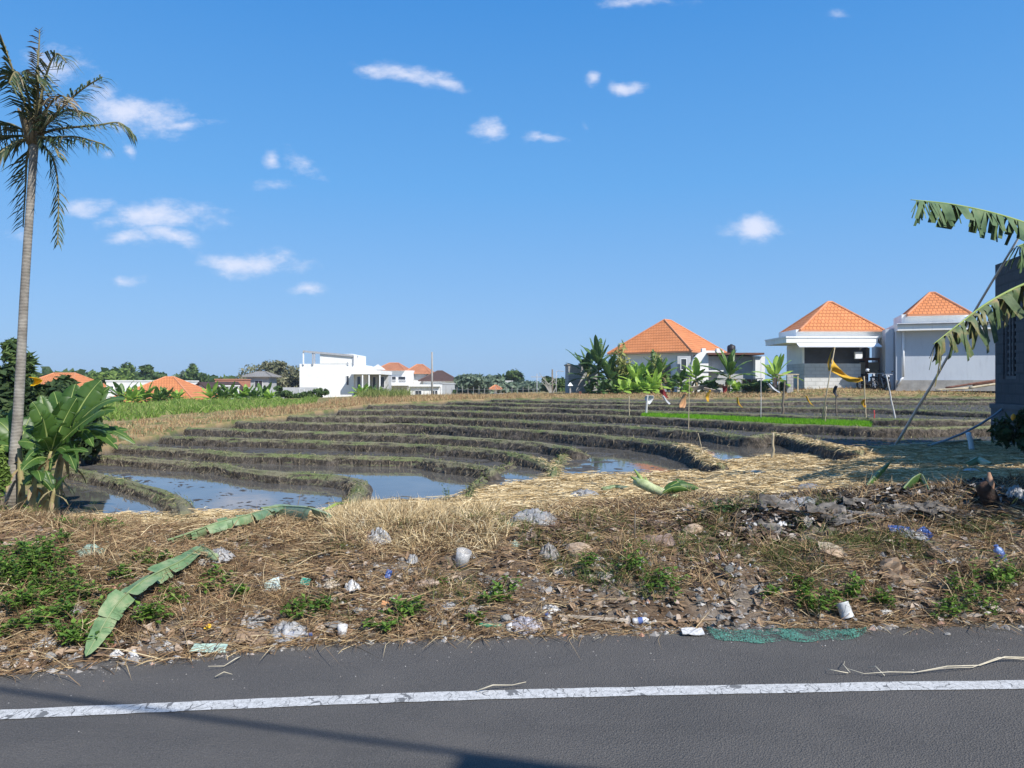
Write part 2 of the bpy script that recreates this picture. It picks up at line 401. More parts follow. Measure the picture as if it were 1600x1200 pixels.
def make_bund(pts, T, h, w, k, seed, step=.09):
    c, ss = resample(pts, step); n = len(c); dq = np.array(pts); Tn = T if np.isscalar(T) else None
    if Tn is None:
        near = ((c[:, None, :] - dq[None, :, :2]) ** 2).sum(-1).argmin(1); T = np.array(T)[near]
        for _ in range(8): T[1:-1] = (T[:-2] + T[1:-1] + T[2:]) / 3
    t = np.gradient(c, axis=0); t /= np.linalg.norm(t, axis=1)[:, None] + 1e-9
    for _ in range(3): t[1:-1] = (t[:-2] + t[1:-1] + t[2:]) / 3
    nrm = np.stack([-t[:, 1], t[:, 0]], -1)
    prof = [(-.13, -h - .12), (-.10, -h * .98), (-.075, -h * .8), (-.055, -h * .6), (-.04, -h * .4), (-.02, -h * .2), (.0, -.03), (.03, .0), (w * .3, .02), (w * .6, .022), (w * .85, .01), (w, -.02), (w + .06, -h * .5), (w + .13, -h - .1)]
    rows = []
    wig = fbm(ss * .9, ss * 0 + seed, seed, 3) * .08
    tops = fbm(ss * 1.3, ss * 0 + seed + 5, seed + 1, 3) * .035
    c = c + nrm * wig[:, None]
    for j, (o, dz) in enumerate(prof):
        v = fbm(ss * 5, np.full(n, j * .75), seed + 2, 4); v2 = fbm(ss * 2, np.full(n, j * .4), seed + 9, 3)
        amp = .065 if 1 <= j <= 6 else .02
        off = o + v * amp + v2 * amp * .8
        off = off + (fbm(ss * 14, np.full(n, j * 1.9), seed + 12, 3) * .08 if 1 <= j <= 6 else 0)
        z = T + dz + tops * (1 if j > 3 else .3) + (fbm(ss * 6, np.full(n, j * .9), seed + 3, 3) * .03)
        rows.append(np.concatenate([c + nrm * off[:, None], z[:, None]], 1))
    VV = np.stack(rows, 1).reshape(-1, 3); m = len(prof)
    ii = np.arange(n * m).reshape(n, m)
    QQ = np.stack([ii[:-1, :-1], ii[1:, :-1], ii[1:, 1:], ii[:-1, 1:]], -1).reshape(-1, 4)
    ce = [VV[ii[0]].mean(0) - np.r_[t[0], 0] * .12 - [0, 0, h * .3], VV[ii[-1]].mean(0) + np.r_[t[-1], 0] * .12 - [0, 0, h * .3]]
    VV = np.concatenate([VV, np.array(ce)]); a_ = n * m
    TT = [[a_, ii[0, j], ii[0, j + 1]] for j in range(m - 1)] + [[a_ + 1, ii[-1, j + 1], ii[-1, j]] for j in range(m - 1)]
    o = link('terrace_bund', np_mesh('terrace_bund', VV, QQ, TT, smooth=True), M_BUND); tag(o, kind='structure')
    BUND_TOPS.append((rows, t, k))
for k in range(12):
    make_bund(BW[k], bund_tops(k), HGT[k] + (.01 if k < 3 else .03 if k < 7 else .07), .17 if k < 4 else .2, k, 50 + k * 7, .08 if k < 4 else .12)
def img_line(pts, z): return [((px - 800) / F * (F * (EYE - z) / (py - 600)), F * (EYE - z) / (py - 600)) for px, py in pts]
make_bund(img_line([(728,778),(737,758),(755,741),(775,733),(800,725)], .15)[::-1], .145, .1, .06, 20, 171, .06)
make_bund(img_line([(884,711),(872,717),(864,726),(858,742)], .17), .17, .1, .12, 21, 181, .06)

# ------------------------------------------------------------------ road
ta = NT('asphalt')
g1 = ta.noise(160, 3, .8); g2 = ta.noise(2.0, 4); g3 = ta.noise(45, 4, .7)
vor = ta.n('ShaderNodeTexVoronoi'); vor.inputs['Scale'].default_value = 120; ta.l(ta.wpos(), vor.inputs['Vector'])
base = ta.ramp(g1, [(.30, (.018,.017,.016)), (.5, (.088,.082,.077)), (.70, (.27,.255,.235))])
base = ta.mix(.38, base, ta.ramp(g3, [(.3, (.062,.057,.053)), (.7, (.128,.12,.112))]))
base = ta.mix(ta.math('MULTIPLY', ta.ramp(g2, [(.4, (0,0,0)), (.7, (1,1,1))]), .35), base, (.155,.14,.124))
dv = ta.n('ShaderNodeVertexColor', layer_name='dust'); ds_ = ta.n('ShaderNodeSeparateColor'); ta.l(dv.outputs['Color'], ds_.inputs[0])
dn = ta.math('MULTIPLY', ds_.outputs[0], ta.math('MULTIPLY', ta.math('SUBTRACT', ta.noise(5, 5, .7), .25), 2.2, True), True)
base = ta.mix(dn, base, (.23,.205,.17))
st_ = ta.noise(.55, 5, .7, ta.scale((.5, 2.2, 1)), 1.0); base = ta.mix(ta.math('MULTIPLY', ta.ramp(st_, [(.5, (0,0,0)), (.66, (1,1,1))]), .3), base, (.05,.048,.046))
vk = ta.n('ShaderNodeTexVoronoi', feature='DISTANCE_TO_EDGE'); vk.inputs['Scale'].default_value = .75; nk = ta.n('ShaderNodeTexNoise'); nk.inputs['Scale'].default_value = 4; nk.inputs['Detail'].default_value = 5; ta.l(ta.wpos(), nk.inputs['Vector'])
vk2 = ta.n('ShaderNodeVectorMath', operation='MULTIPLY_ADD'); ta.l(nk.outputs['Color'], vk2.inputs[0]); vk2.inputs[1].default_value = (.5,.5,0); ta.l(ta.wpos(), vk2.inputs[2]); ta.l(vk2.outputs[0], vk.inputs['Vector'])
ck = ta.math('MULTIPLY', ta.math('LESS_THAN', vk.outputs['Distance'], .0035), ta.math('GREATER_THAN', ta.noise(.9, 2), .5)); base = ta.mix(ta.math('MULTIPLY', ck, .14), base, (.03,.03,.03))
ta.set(base, .82, .35); ta.bump(ta.math('ADD', vor.outputs['Distance'], g1), .9, .008)
M_ASPH = ta.mat
xs = np.concatenate([np.linspace(-45, -8, 24), np.linspace(-7.8, 7.8, 160), np.linspace(8.2, 45, 24)])
ed = np.interp(xs, EDGE[:, 0], EDGE[:, 1]) + .10 + fbm(xs * 1.5, xs * 0, 61, 4) * .14 + fbm(xs * 8, xs * 0, 63, 2) * .05
tt = np.concatenate([np.linspace(0, .8, 20), np.linspace(.82, 1, 20)])
YY = -4.5 + (ed[None, :] + 4.5) * tt[:, None]; XR = np.broadcast_to(xs, YY.shape)
ii = np.arange(YY.size).reshape(YY.shape)
VR = np.stack([XR, YY, np.full(YY.shape, .0)], -1).reshape(-1, 3)
me = np_mesh('road', VR, np.stack([ii[:-1, :-1], ii[:-1, 1:], ii[1:, 1:], ii[1:, :-1]], -1).reshape(-1, 4), smooth=True)
dust = np.clip(1 - (ed[None, :] - YY) / (.28 + .35 * np.clip((-XR - .5) / 3, 0, 1)), 0, 1) ** 1.3
ca = me.color_attributes.new('dust', 'FLOAT_COLOR', 'POINT')
ca.data.foreach_set('color', np.stack([dust, dust, dust, np.ones_like(dust)], -1).astype(np.float32).ravel())
road = link('road', me, M_ASPH); tag(road, kind='structure')
tl = NT('road_paint')
ln = tl.noise(9, 4, .7, tl.scale((1, 1, 1)))
vc = tl.n('ShaderNodeTexVoronoi', feature='DISTANCE_TO_EDGE'); vc.inputs['Scale'].default_value = 1.0
mp = tl.n('ShaderNodeMapping'); mp.inputs['Rotation'].default_value = (0, 0, .55); mp.inputs['Scale'].default_value = (13, 4.5, 1)
nz_ = tl.n('ShaderNodeTexNoise'); nz_.inputs['Scale'].default_value = 7; tl.l(tl.wpos(), nz_.inputs['Vector'])
vm = tl.n('ShaderNodeVectorMath', operation='MULTIPLY_ADD'); tl.l(nz_.outputs['Color'], vm.inputs[0]); vm.inputs[1].default_value = (.16,.16,0); tl.l(tl.wpos(), vm.inputs[2])
tl.l(vm.outputs[0], mp.inputs['Vector']); tl.l(mp.outputs[0], vc.inputs['Vector'])
crack = tl.math('LESS_THAN', tl.math('ADD', vc.outputs['Distance'], tl.math('MULTIPLY', tl.math('SUBTRACT', ln, .5), .16)), .012)
worn = tl.math('GREATER_THAN', tl.noise(90, 4, .85), .585)
dark = tl.math('MAXIMUM', crack, worn)
tl.set(tl.mix(dark, tl.ramp(tl.noise(30, 3), [(.3, (.40,.395,.38)), (.7, (.60,.595,.58))]), (.15,.15,.148)), .7, .3)
tl.bump(tl.noise(120, 3, .8), .5, .005)
lp = [(-14, 3.0), (-6, 3.42)] + [((px - 800) / F * (F * EYE / (py - 600)), F * EYE / (py - 600)) for px, py in ((0,1117.5),(200,1108.5),(400,1100),(600,1092),(800,1085.5),(1000,1081),(1200,1077),(1400,1073),(1600,1070))] + [(6, 4.22), (14, 4.6)]
cl, sl = resample(lp, .04)
wv = .056 + fbm(sl * 9, sl * 0, 71, 3) * .012
tn = np.gradient(cl, axis=0); tn /= np.linalg.norm(tn, axis=1)[:, None]; nn_ = np.stack([-tn[:, 1], tn[:, 0]], -1)
A = cl - nn_ * wv[:, None]; B = cl + nn_ * (.056 + fbm(sl * 9, sl * 0 + 9, 73, 3) * .012)[:, None]
VL = np.concatenate([np.c_[A, np.full(len(A), .004)], np.c_[B, np.full(len(B), .004)]]); n_ = len(A); i_ = np.arange(n_ - 1)
rl = link('road_line', np_mesh('road_line', VL, np.stack([i_, i_ + 1, n_ + i_ + 1, n_ + i_], -1)), tl.mat); tag(rl, kind='structure')

# ------------------------------------------------------------------ sun, sky, camera
SUN_AZ, SUN_EL = R(42), R(45)
SV = Vector((math.sin(SUN_AZ) * math.cos(SUN_EL), -math.cos(SUN_AZ) * math.cos(SUN_EL), math.sin(SUN_EL)))
sun = bpy.data.lights.new('sun', 'SUN'); sun.energy = 4.8; sun.angle = R(.5); sun.color = (1, .955, .88)
so = bpy.data.objects.new('sun', sun); COL.objects.link(so); so.rotation_euler = (-SV).to_track_quat('-Z', 'Y').to_euler()
world = bpy.data.worlds.new('World'); scene.world = world; world.use_nodes = True
wn = world.node_tree; bg = wn.nodes['Background']
def wnode(t, **k):
    x = wn.nodes.new(t)
    for a, v in k.items(): setattr(x, a, v)
    return x
def wmath(op, a, b=None, c=None, clamp=False):
    x = wnode('ShaderNodeMath', operation=op, use_clamp=clamp)
    for i, v in enumerate((a, b, c)):
        if v is None: continue
        if isinstance(v, (int, float)): x.inputs[i].default_value = v
        else: wn.links.new(v, x.inputs[i])
    return x.outputs[0]
sky = wnode('ShaderNodeTexSky', sky_type='NISHITA', sun_disc=False, sun_elevation=SUN_EL, sun_rotation=math.atan2(SV.x, SV.y), altitude=0, air_density=1.0, dust_density=.6, ozone_density=2.5)
hsv = wnode('ShaderNodeHueSaturation'); hsv.inputs['Saturation'].default_value = 1.0; hsv.inputs['Value'].default_value = 1.0; hsv.inputs['Hue'].default_value = .5
el = wnode('ShaderNodeValToRGB'); e_ = el.color_ramp.elements
while len(e_) < 5: e_.new(.5)
for q_, (p_, c_) in zip(e_, [(0, (.275,.50,.84)), (.10, (.225,.475,.87)), (.25, (.125,.41,.87)), (.45, (.055,.30,.78)), (1, (.03,.18,.55))]): q_.position = p_; q_.color = (*c_, 1)
SKYK = 1 / .11 / 1.3
tcw = wnode('ShaderNodeTexCoord'); sx = wnode('ShaderNodeSeparateXYZ'); wn.links.new(tcw.outputs['Generated'], sx.inputs[0])
wn.links.new(wmath('MAXIMUM', sx.outputs[2], 0.0), el.inputs[0])
sc_ = wnode('ShaderNodeVectorMath', operation='SCALE'); wn.links.new(el.outputs[0], sc_.inputs[0]); sc_.inputs['Scale'].default_value = SKYK
ms_ = wnode('ShaderNodeMix', data_type='RGBA'); ms_.inputs[0].default_value = .85; wn.links.new(sky.outputs[0], ms_.inputs[6]); wn.links.new(sc_.outputs[0], ms_.inputs[7])
wn.links.new(ms_.outputs[2], hsv.inputs['Color'])
yy = wmath('MAXIMUM', sx.outputs[1], .02)
cu = wmath('DIVIDE', sx.outputs[0], yy); cv = wmath('DIVIDE', sx.outputs[2], yy)
cb = wnode('ShaderNodeCombineXYZ'); wn.links.new(cu, cb.inputs[0]); wn.links.new(cv, cb.inputs[1])
nA = wnode('ShaderNodeTexNoise'); nA.inputs['Scale'].default_value = 16; nA.inputs['Detail'].default_value = 9; nA.inputs['Roughness'].default_value = .66
mpw = wnode('ShaderNodeMapping'); mpw.inputs['Scale'].default_value = (1.1, 2.0, 1); wn.links.new(cb.outputs[0], mpw.inputs[0]); wn.links.new(mpw.outputs[0], nA.inputs['Vector'])
nB = wnode('ShaderNodeTexNoise'); nB.inputs['Scale'].default_value = 9; nB.inputs['Detail'].default_value = 3; wn.links.new(cb.outputs[0], nB.inputs['Vector'])
wv_ = wnode('ShaderNodeVectorMath', operation='MULTIPLY_ADD'); wn.links.new(nB.outputs['Color'], wv_.inputs[0]); wv_.inputs[1].default_value = (.05,.03,0)
sb_ = wnode('ShaderNodeVectorMath', operation='SUBTRACT'); wn.links.new(cb.outputs[0], sb_.inputs[0]); sb_.inputs[1].default_value = (.025,.015,0); wn.links.new(sb_.outputs[0], wv_.inputs[2])
CLOUDS = [(80,97,52,24,.75,0),(165,142,34,24,.7,0),(215,172,88,28,1,-8),(288,193,42,9,.8,0),(203,234,16,10,.7,-40),(172,240,14,8,.5,0),
 (640,114,62,15,1,-8),(700,127,32,9,.9,-14),(590,104,22,8,.7,0),(760,195,28,19,.95,0),(848,211,30,8,.75,0),(910,197,9,6,.4,0),(924,124,15,10,.85,0),(976,134,30,12,1,-8),
 (424,248,13,12,.6,0),(473,254,28,14,.65,-20),(425,284,38,11,.65,-6),(128,321,44,15,.8,0),(245,336,86,20,1,0),(268,369,46,13,.95,-14),(195,372,34,11,.6,0),
 (390,409,90,17,1,-4),(192,438,24,8,.7,0),(474,454,34,9,.8,0),(1178,360,50,17,1,0),(25,370,28,11,.5,0),(1000,3,66,8,.6,0),(1310,21,15,8,.5,0)]
acc = None
for (px, py, a, b, s, rot) in CLOUDS:
    mpn = wnode('ShaderNodeMapping', vector_type='TEXTURE')
    mpn.inputs['Location'].default_value = ((px - 800) / F, (600 - py) / F, 0); mpn.inputs['Rotation'].default_value = (0, 0, R(rot)); mpn.inputs['Scale'].default_value = (a * 1.25 / F, b * 1.4 / F, 1)
    wn.links.new(wv_.outputs[0], mpn.inputs[0])
    ln_ = wnode('ShaderNodeVectorMath', operation='LENGTH'); wn.links.new(mpn.outputs[0], ln_.inputs[0])
    dns = wmath('MULTIPLY_ADD', ln_.outputs['Value'], -s, s)
    acc = dns if acc is None else wmath('MAXIMUM', acc, dns)
acc = wmath('ADD', acc, wmath('MULTIPLY', wmath('SUBTRACT', nA.outputs['Fac'], .5), 2.1))
alpha = wnode('ShaderNodeMapRange', interpolation_type='SMOOTHSTEP'); wn.links.new(acc, alpha.inputs[0]); alpha.inputs[1].default_value = .0; alpha.inputs[2].default_value = 1.05
fwd = wmath('GREATER_THAN', sx.outputs[1], .05)
am = wmath('MULTIPLY', wmath('MULTIPLY', alpha.outputs[0], fwd), .8)
CLOUD_COL = (6.0, 6.2, 7.2, 1)
mxw = wnode('ShaderNodeMix', data_type='RGBA'); wn.links.new(am, mxw.inputs[0]); wn.links.new(hsv.outputs[0], mxw.inputs[6]); mxw.inputs[7].default_value = CLOUD_COL
wn.links.new(mxw.outputs[2], bg.inputs['Color']); bg.inputs['Strength'].default_value = .11
cam = bpy.data.cameras.new('camera'); cam.lens = F / 1600 * 36; cam.sensor_width = 36; cam.clip_end = 12000; cam.clip_start = .05
co = bpy.data.objects.new('camera', cam); COL.objects.link(co); co.location = (0, 0, EYE); co.rotation_euler = (R(90), 0, 0); scene.camera = co
scene.view_settings.view_transform = 'Standard'; scene.view_settings.look = 'None'; scene.view_settings.exposure = .4; scene.view_settings.gamma = 1
scene.render.resolution_x = 1024; scene.render.resolution_y = 768
# ================================================================== VEGETATION
def unit(a): return a / (np.linalg.norm(a, axis=-1, keepdims=True) + 1e-9)
def blades(name, base, dirs, L, w, bend, mat, kind='stuff', parent=None):
    n = len(base); L = L[:, None]; dirs = unit(dirs)
    side = np.cross(dirs, rng.normal(size=(n, 3))); side = unit(side) * w[:, None] * .5
    mid = base + dirs * L * .5 + bend * L * .25; tip = base + dirs * L + bend * L
    V = np.stack([base - side, base + side, mid + side * .85, mid - side * .85, tip], 1).reshape(-1, 3)
    i = np.arange(n)[:, None] * 5
    me = np_mesh(name, V, i + np.array([[0, 1, 2, 3]]), i + np.array([[3, 2, 4]]))
    o = link(name, me, mat, parent); tag(o, kind=kind); return o
def scatter(n, x0, x1, dfun, keep=None):
    """n random ground points with depth range per photo column, even over the ground"""
    out = []; got = 0
    while got < n:
        px = rng.uniform(x0, x1, 4 * n); lo, hi = dfun(px); d = lo + (hi - lo) * rng.random(4 * n)
        m = rng.random(4 * n) < d * (hi - lo) / (d * (hi - lo)).max()
        if keep is not None: m &= keep(px, d)
        px = px[m]; d = d[m]; out.append(np.stack([px, d], 1)); got += len(px)
        if len(out) > 60: break
    a = np.concatenate(out)[:n]; px, d = a[:, 0], a[:, 1]
    return px, d, np.stack([(px - 800) / F * d, d, H(px, d)], 1)
def rdir(n, up0, up1):
    a = rng.uniform(0, 2 * math.pi, n); u = rng.uniform(up0, up1, n)
    return np.stack([np.cos(a) * np.cos(u), np.sin(a) * np.cos(u), np.sin(u)], 1)
down = lambda n, a, b: np.stack([rng.normal(0, .12, n), rng.normal(0, .12, n), -rng.uniform(a, b, n)], 1)
uni = rng.uniform
E_ = lambda px: edge_d(px); C_ = lambda px: ff(CRD, px); S_ = lambda px: ff(SH, px)

M_STRAW_B = m_island('bank_straw', [(0, (.085,.052,.03)), (.35, (.21,.13,.07)), (.65, (.33,.215,.11)), (.88, (.45,.33,.18)), (1, (.60,.49,.30))], .85)
M_STRAW_P = m_island('plateau_straw', [(0, (.26,.18,.085)), (.4, (.52,.39,.21)), (.75, (.66,.52,.30)), (1, (.76,.65,.43))], .8)
M_GRASS = m_island('green_blades', [(0, (.05,.085,.02)), (.5, (.11,.16,.04)), (.8, (.17,.20,.06)), (1, (.30,.26,.10))], .75, .25)
M_BGRASS = m_island('bund_blades', [(0, (.085,.125,.035)), (.45, (.165,.20,.07)), (.75, (.26,.25,.12)), (1, (.40,.34,.19))], .8, .15)
M_DRYG = m_island('dry_field_blades', [(0, (.22,.125,.065)), (.4, (.38,.235,.12)), (.8, (.52,.38,.21)), (1, (.27,.27,.10))], .85, .15)
M_RICE = m_island('rice_blades', [(0, (.10,.17,.03)), (.4, (.17,.29,.045)), (.75, (.28,.38,.08)), (1, (.40,.40,.16))], .6, .35)
M_SEED = m_island('seedling_blades', [(0, (.10,.27,.01)), (.6, (.17,.40,.015)), (1, (.25,.48,.03))], .6, .35)
M_DEAD = m_island('dead_leaf', [(0, (.06,.045,.035)), (.4, (.16,.10,.06)), (.75, (.30,.20,.12)), (1, (.46,.40,.34))], .85)
M_GRIT = m_island('grit', [(0, (.14,.125,.11)), (.5, (.28,.26,.24)), (.9, (.45,.43,.40)), (1, (.40,.20,.12))], .9)

# dead straw lying over the trash bank
n = 56000
fx = lambda px: (E_(px) - .12, C_(px) + .25)
px, d, b = scatter(n, -160, 1760, fx, lambda p, q: (fbm((p - 800) / F * q * 1.3, q * 1.3, 90) * 2.2 + rng.random(len(p)) > .42) & ~((p > 1150) & (q > C_(p) - .9) & (rng.random(len(p)) < .8)))
b[:, 2] = np.maximum(b[:, 2], .004) + np.abs(rng.normal(0, .022, n)) * np.clip((d - E_(px)) * 4, .1, 1)
blades('dead_straw', b, rdir(n, -.1, .55), uni(.06, .30, n) * np.where(rng.random(n) < .12, 1.7, 1), uni(.0025, .0058, n), down(n, .05, .4), M_STRAW_B)
# golden straw over the plateau behind the crest
n = 62000
fx = lambda px: (C_(px) - .35, np.minimum(S_(px) + .05, 15.4))
px, d, b = scatter(n, 120, 1760, fx, lambda p, q: ~((p > 1150) & (q < C_(p) + .3)))
b[:, 2] += np.abs(rng.normal(0, .022, n))
blades('straw_mulch', b, rdir(n, -.05, .17), uni(.10, .36, n), uni(.005, .011, n), down(n, .1, .4), M_STRAW_P)
# standing dry grass along the shore and on the crest
n = 5000
px, d, b = scatter(n, 420, 700, lambda p: (C_(p) - .7, S_(p) - .9), lambda p, q: fbm((p - 800) / F * q * 1.6, q * 1.6, 95) > -.02)
blades('dry_grass', b, rdir(n, .75, 1.5), uni(.08, .26, n), uni(.004, .008, n), down(n, .1, .6), M_STRAW_P)
n = 3000
px, d, b = scatter(n, -120, 420, lambda p: (C_(p) - .7, S_(p) - .9), lambda p, q: fbm((p - 800) / F * q * 1.6, q * 1.6, 96) > .06)
blades('dry_grass', b, rdir(n, .6, 1.5), uni(.08, .22, n), uni(.003, .006, n), down(n, .1, .6), M_STRAW_B)
# green grass tufts on the bank
def tufts(n, x0, x1, fx, per, spread, l0, l1, w0, w1, mat, name, seed, thr=.0, up=(.5, 1.4)):
    px, d, b = scatter(n, x0, x1, fx, lambda p, q: fbm((p - 800) / F * q * 2.4, q * 2.4, seed) > thr)
    k = len(px) * per
    bb = np.repeat(b, per, 0); ang = uni(0, 6.28, k); r = uni(0, spread, k)
    bb[:, 0] += np.cos(ang) * r; bb[:, 1] += np.sin(ang) * r
    return blades(name, bb, rdir(k, *up), uni(l0, l1, k), uni(w0, w1, k), down(k, .15, .7), mat)
tufts(620, 520, 1300, lambda p: (E_(p) + .25, C_(p) - .2), 11, .07, .06, .24, .0028, .005, M_GRASS, 'green_grass', 101, .07)
tufts(420, 1180, 1720, lambda p: (E_(p) + .25, C_(p) - 1.0), 10, .07, .06, .22, .0028, .005, M_GRASS, 'green_grass', 102, .06)
tufts(460, -140, 560, lambda p: (E_(p) + .2, C_(p) + .2), 10, .06, .05, .14, .0028, .0045, M_GRASS, 'green_grass', 103, .07)
tufts(160, -120, 420, lambda p: (C_(p) + .1, S_(p) - .5), 14, .08, .04, .10, .004, .006, M_GRASS, 'green_grass', 104, -.05)
tufts(560, -140, 1720, lambda p: (E_(p) + .15, C_(p) + .1), 26, .08, .10, .34, .003, .006, M_STRAW_B, 'dead_straw', 106, .02, (.3, 1.3))
tufts(300, 530, 790, lambda p: (C_(p) - 1.1, C_(p) + .25), 22, .09, .12, .34, .0035, .006, M_STRAW_P, 'dry_grass', 107, -.06, (.35, 1.35))
tufts(160, 790, 1150, lambda p: (C_(p) - .5, C_(p) + .2), 18, .09, .08, .22, .0035, .006, M_STRAW_P, 'dry_grass', 108, .0, (.3, 1.2))
px, d, b = scatter(260, 900, 1700, lambda p: (E_(p) + .3, C_(p) - .7)); n = len(b)
blades('long_grass', b + [0, 0, .02], rdir(n, .2, 1.0), uni(.25, .6, n), uni(.003, .006, n), down(n, .3, .9), M_GRASS)
# dead leaves and grit
def chips(name, n, x0, x1, fx, s0, s1, mat, flat=.25, keep=None, lift=.01):
    px, d, b = scatter(n, x0, x1, fx, keep)
    b[:, 2] = np.maximum(b[:, 2], .002) + lift
    nrm = unit(np.stack([rng.normal(0, flat, n), rng.normal(0, flat, n) - .15, np.ones(n)], 1))
    a = unit(np.cross(nrm, rng.normal(size=(n, 3)))); c = np.cross(nrm, a); s = uni(s0, s1, n)[:, None]
    V = np.stack([b - a * s, b - a * s * .1 - c * s * .42 + nrm * s * .18, b + a * s * .95 + nrm * s * .1, b + a * s * .05 + c * s * .45 + nrm * s * .22], 1).reshape(-1, 3)
    i = np.arange(n)[:, None] * 4
    o = link(name, np_mesh(name, V, None, np.concatenate([i + [[0, 1, 2]], i + [[0, 2, 3]]])), mat); tag(o, kind='stuff'); return o
chips('dead_leaves', 5200, -160, 1760, lambda p: (E_(p) - .05, C_(p) + .1), .015, .06, M_DEAD, .5, lift=.02)
chips('dead_leaves', 11000, 1090, 1760, lambda p: (C_(p) - 1.05, C_(p) + .35), .02, .085, m_island('ashy_leaf', [(0, (.02,.018,.017)), (.55, (.06,.05,.042)), (.8, (.15,.12,.095)), (.93, (.3,.27,.24)), (1, (.5,.47,.44))], .85), .5, lambda p, q: fbm((p - 800) / F * q, q, 110) > -.22, .02)
chips('dead_leaves', 3500, 820, 1250, lambda p: (C_(p) - 1.2, C_(p) + .2), .02, .07, m_island('reddish_leaf', [(0, (.05,.035,.028)), (.5, (.14,.09,.065)), (.85, (.27,.2,.15)), (1, (.44,.38,.32))], .85), .5, lambda p, q: fbm((p - 800) / F * q, q, 111) > -.1, .02)
def stones(name, n, x0, x1, fx, s0, s1, mat, keep=None):
    px, d, b = scatter(n, x0, x1, fx, keep)
    b[:, 2] = np.maximum(b[:, 2], 0)
    base = np.array([(1,0,0),(-1,0,0),(0,1,0),(0,-1,0),(0,0,.7),(0,0,-.5)], float)
    s = s0 + (s1 - s0) * rng.random(n) ** 3
    V = b[:, None, :] + base[None] * s[:, None, None] * uni(.6, 1.15, (n, 6, 1)) + rng.normal(0, .12, (n, 6, 3)) * s[:, None, None]
    T = np.array([(0,2,4),(2,1,4),(1,3,4),(3,0,4),(2,0,5),(1,2,5),(3,1,5),(0,3,5)])
    o = link(name, np_mesh(name, V.reshape(-1, 3), None, (np.arange(n)[:, None, None] * 6 + T[None]).reshape(-1, 3)), mat); tag(o, kind='stuff'); return o
stones('rubble', 3600, -160, 1760, lambda p: (E_(p) - .15, E_(p) + .8), .006, .045, M_GRIT)
stones('rubble', 1500, -160, 1100, lambda p: (E_(p) + .4, C_(p)), .008, .04, M_GRIT, lambda p, q: fbm((p - 800) / F * q * 1.5, q * 1.5, 113) > .02)
stones('gravel', 1500, -160, 1760, lambda p: (E_(p) - .9, E_(p) + .1), .002, .007, M_GRIT, lambda p, q: rng.random(len(p)) < np.exp(-(E_(p) - q) * 4))
chips('paper_scraps', 900, -160, 1760, lambda p: (E_(p) + .0, C_(p) - .1), .008, .026, m_island('scrap_paper', [(0, (.22,.21,.2)), (.5, (.42,.41,.39)), (.85, (.6,.6,.59)), (1, (.36,.42,.5))], .6), .6, lift=.02)
# grass on the bunds
B0, D0 = [], []
for rows, t, k in BUND_TOPS:
    m = len(rows[0]); cnt = int(m * (16 if k < 4 else 13 if k < 8 else 9) * (1 if k < 20 else .6))
    ii = rng.integers(0, m, cnt); j = rng.choice([5, 6, 7, 8, 9, 10, 11], cnt, p=[.01, .08, .25, .2, .2, .16, .1])
    pts = np.stack(rows, 0)[j, ii] + rng.normal(0, .03, (cnt, 3)) * [1, 1, .2]
    B0.append(pts); D0.append(np.full(cnt, float(k)))
b = np.concatenate(B0); kk = np.concatenate(D0); n = len(b)
dens = fbm(b[:, 0] * .8, b[:, 1] * .8, 120) + .25 > rng.random(n) * .5
b = b[dens]; kk = kk[dens]; n = len(b)
sc_ = np.where(kk < 4, 1, np.where(kk < 8, 1.25, 1.6))
hang = rdir(n, .1, 1.2); hang[:, 1] -= .35
blades('bund_grass', b, hang, uni(.04, .11, n) * sc_, uni(.006, .011, n) * sc_, down(n, .2, .9), M_BGRASS)
# dull roots and dry grass hanging down the cut faces of the bunds
B1 = []
for rows, t, k in BUND_TOPS:
    m = len(rows[0]); cnt = int(m * (13 if k < 8 else 8)); ii = rng.integers(0, m, cnt); j = rng.choice([2, 3, 4, 5, 6], cnt, p=[.12, .2, .26, .26, .16])
    B1.append(np.stack(rows, 0)[j, ii] + rng.normal(0, .02, (cnt, 3)) + [0, -.015, 0])
b = np.concatenate(B1); n = len(b); hd = rdir(n, -1.3, -.3); hd[:, 1] = -np.abs(hd[:, 1]) * .6 - .1
fr_ = np.clip(b[:, 1] / 16, 1, 2)
blades('hanging_roots', b, hd, uni(.05, .15, n), uni(.005, .012, n) * fr_, down(n, .2, .8), m_island('root_fringe', [(0, (.03,.026,.02)), (.5, (.085,.07,.052)), (.85, (.17,.14,.10)), (1, (.28,.235,.16))], .9))
def straw_on(k, lo, hi, cnt):
    rows = [r for r, t, kk in BUND_TOPS if kk == k][0]; m = len(rows[0])
    ii = rng.integers(int(m * lo), int(m * hi), cnt); j = rng.integers(7, 13, cnt)
    p = np.stack(rows, 0)[j, ii] + rng.normal(0, .035, (cnt, 3)) * [1, 1, .3] + [0, .03, .015]
    dd = rdir(cnt, -.1, .6)
    return blades('straw_mulch', p, dd, uni(.07, .18, cnt), uni(.006, .011, cnt), down(cnt, .3, .7), M_STRAW_P)
straw_on(6, .82, 1, 2600); straw_on(5, .86, 1, 2000); straw_on(3, .9, 1, 250); straw_on(21, 0, 1, 150)
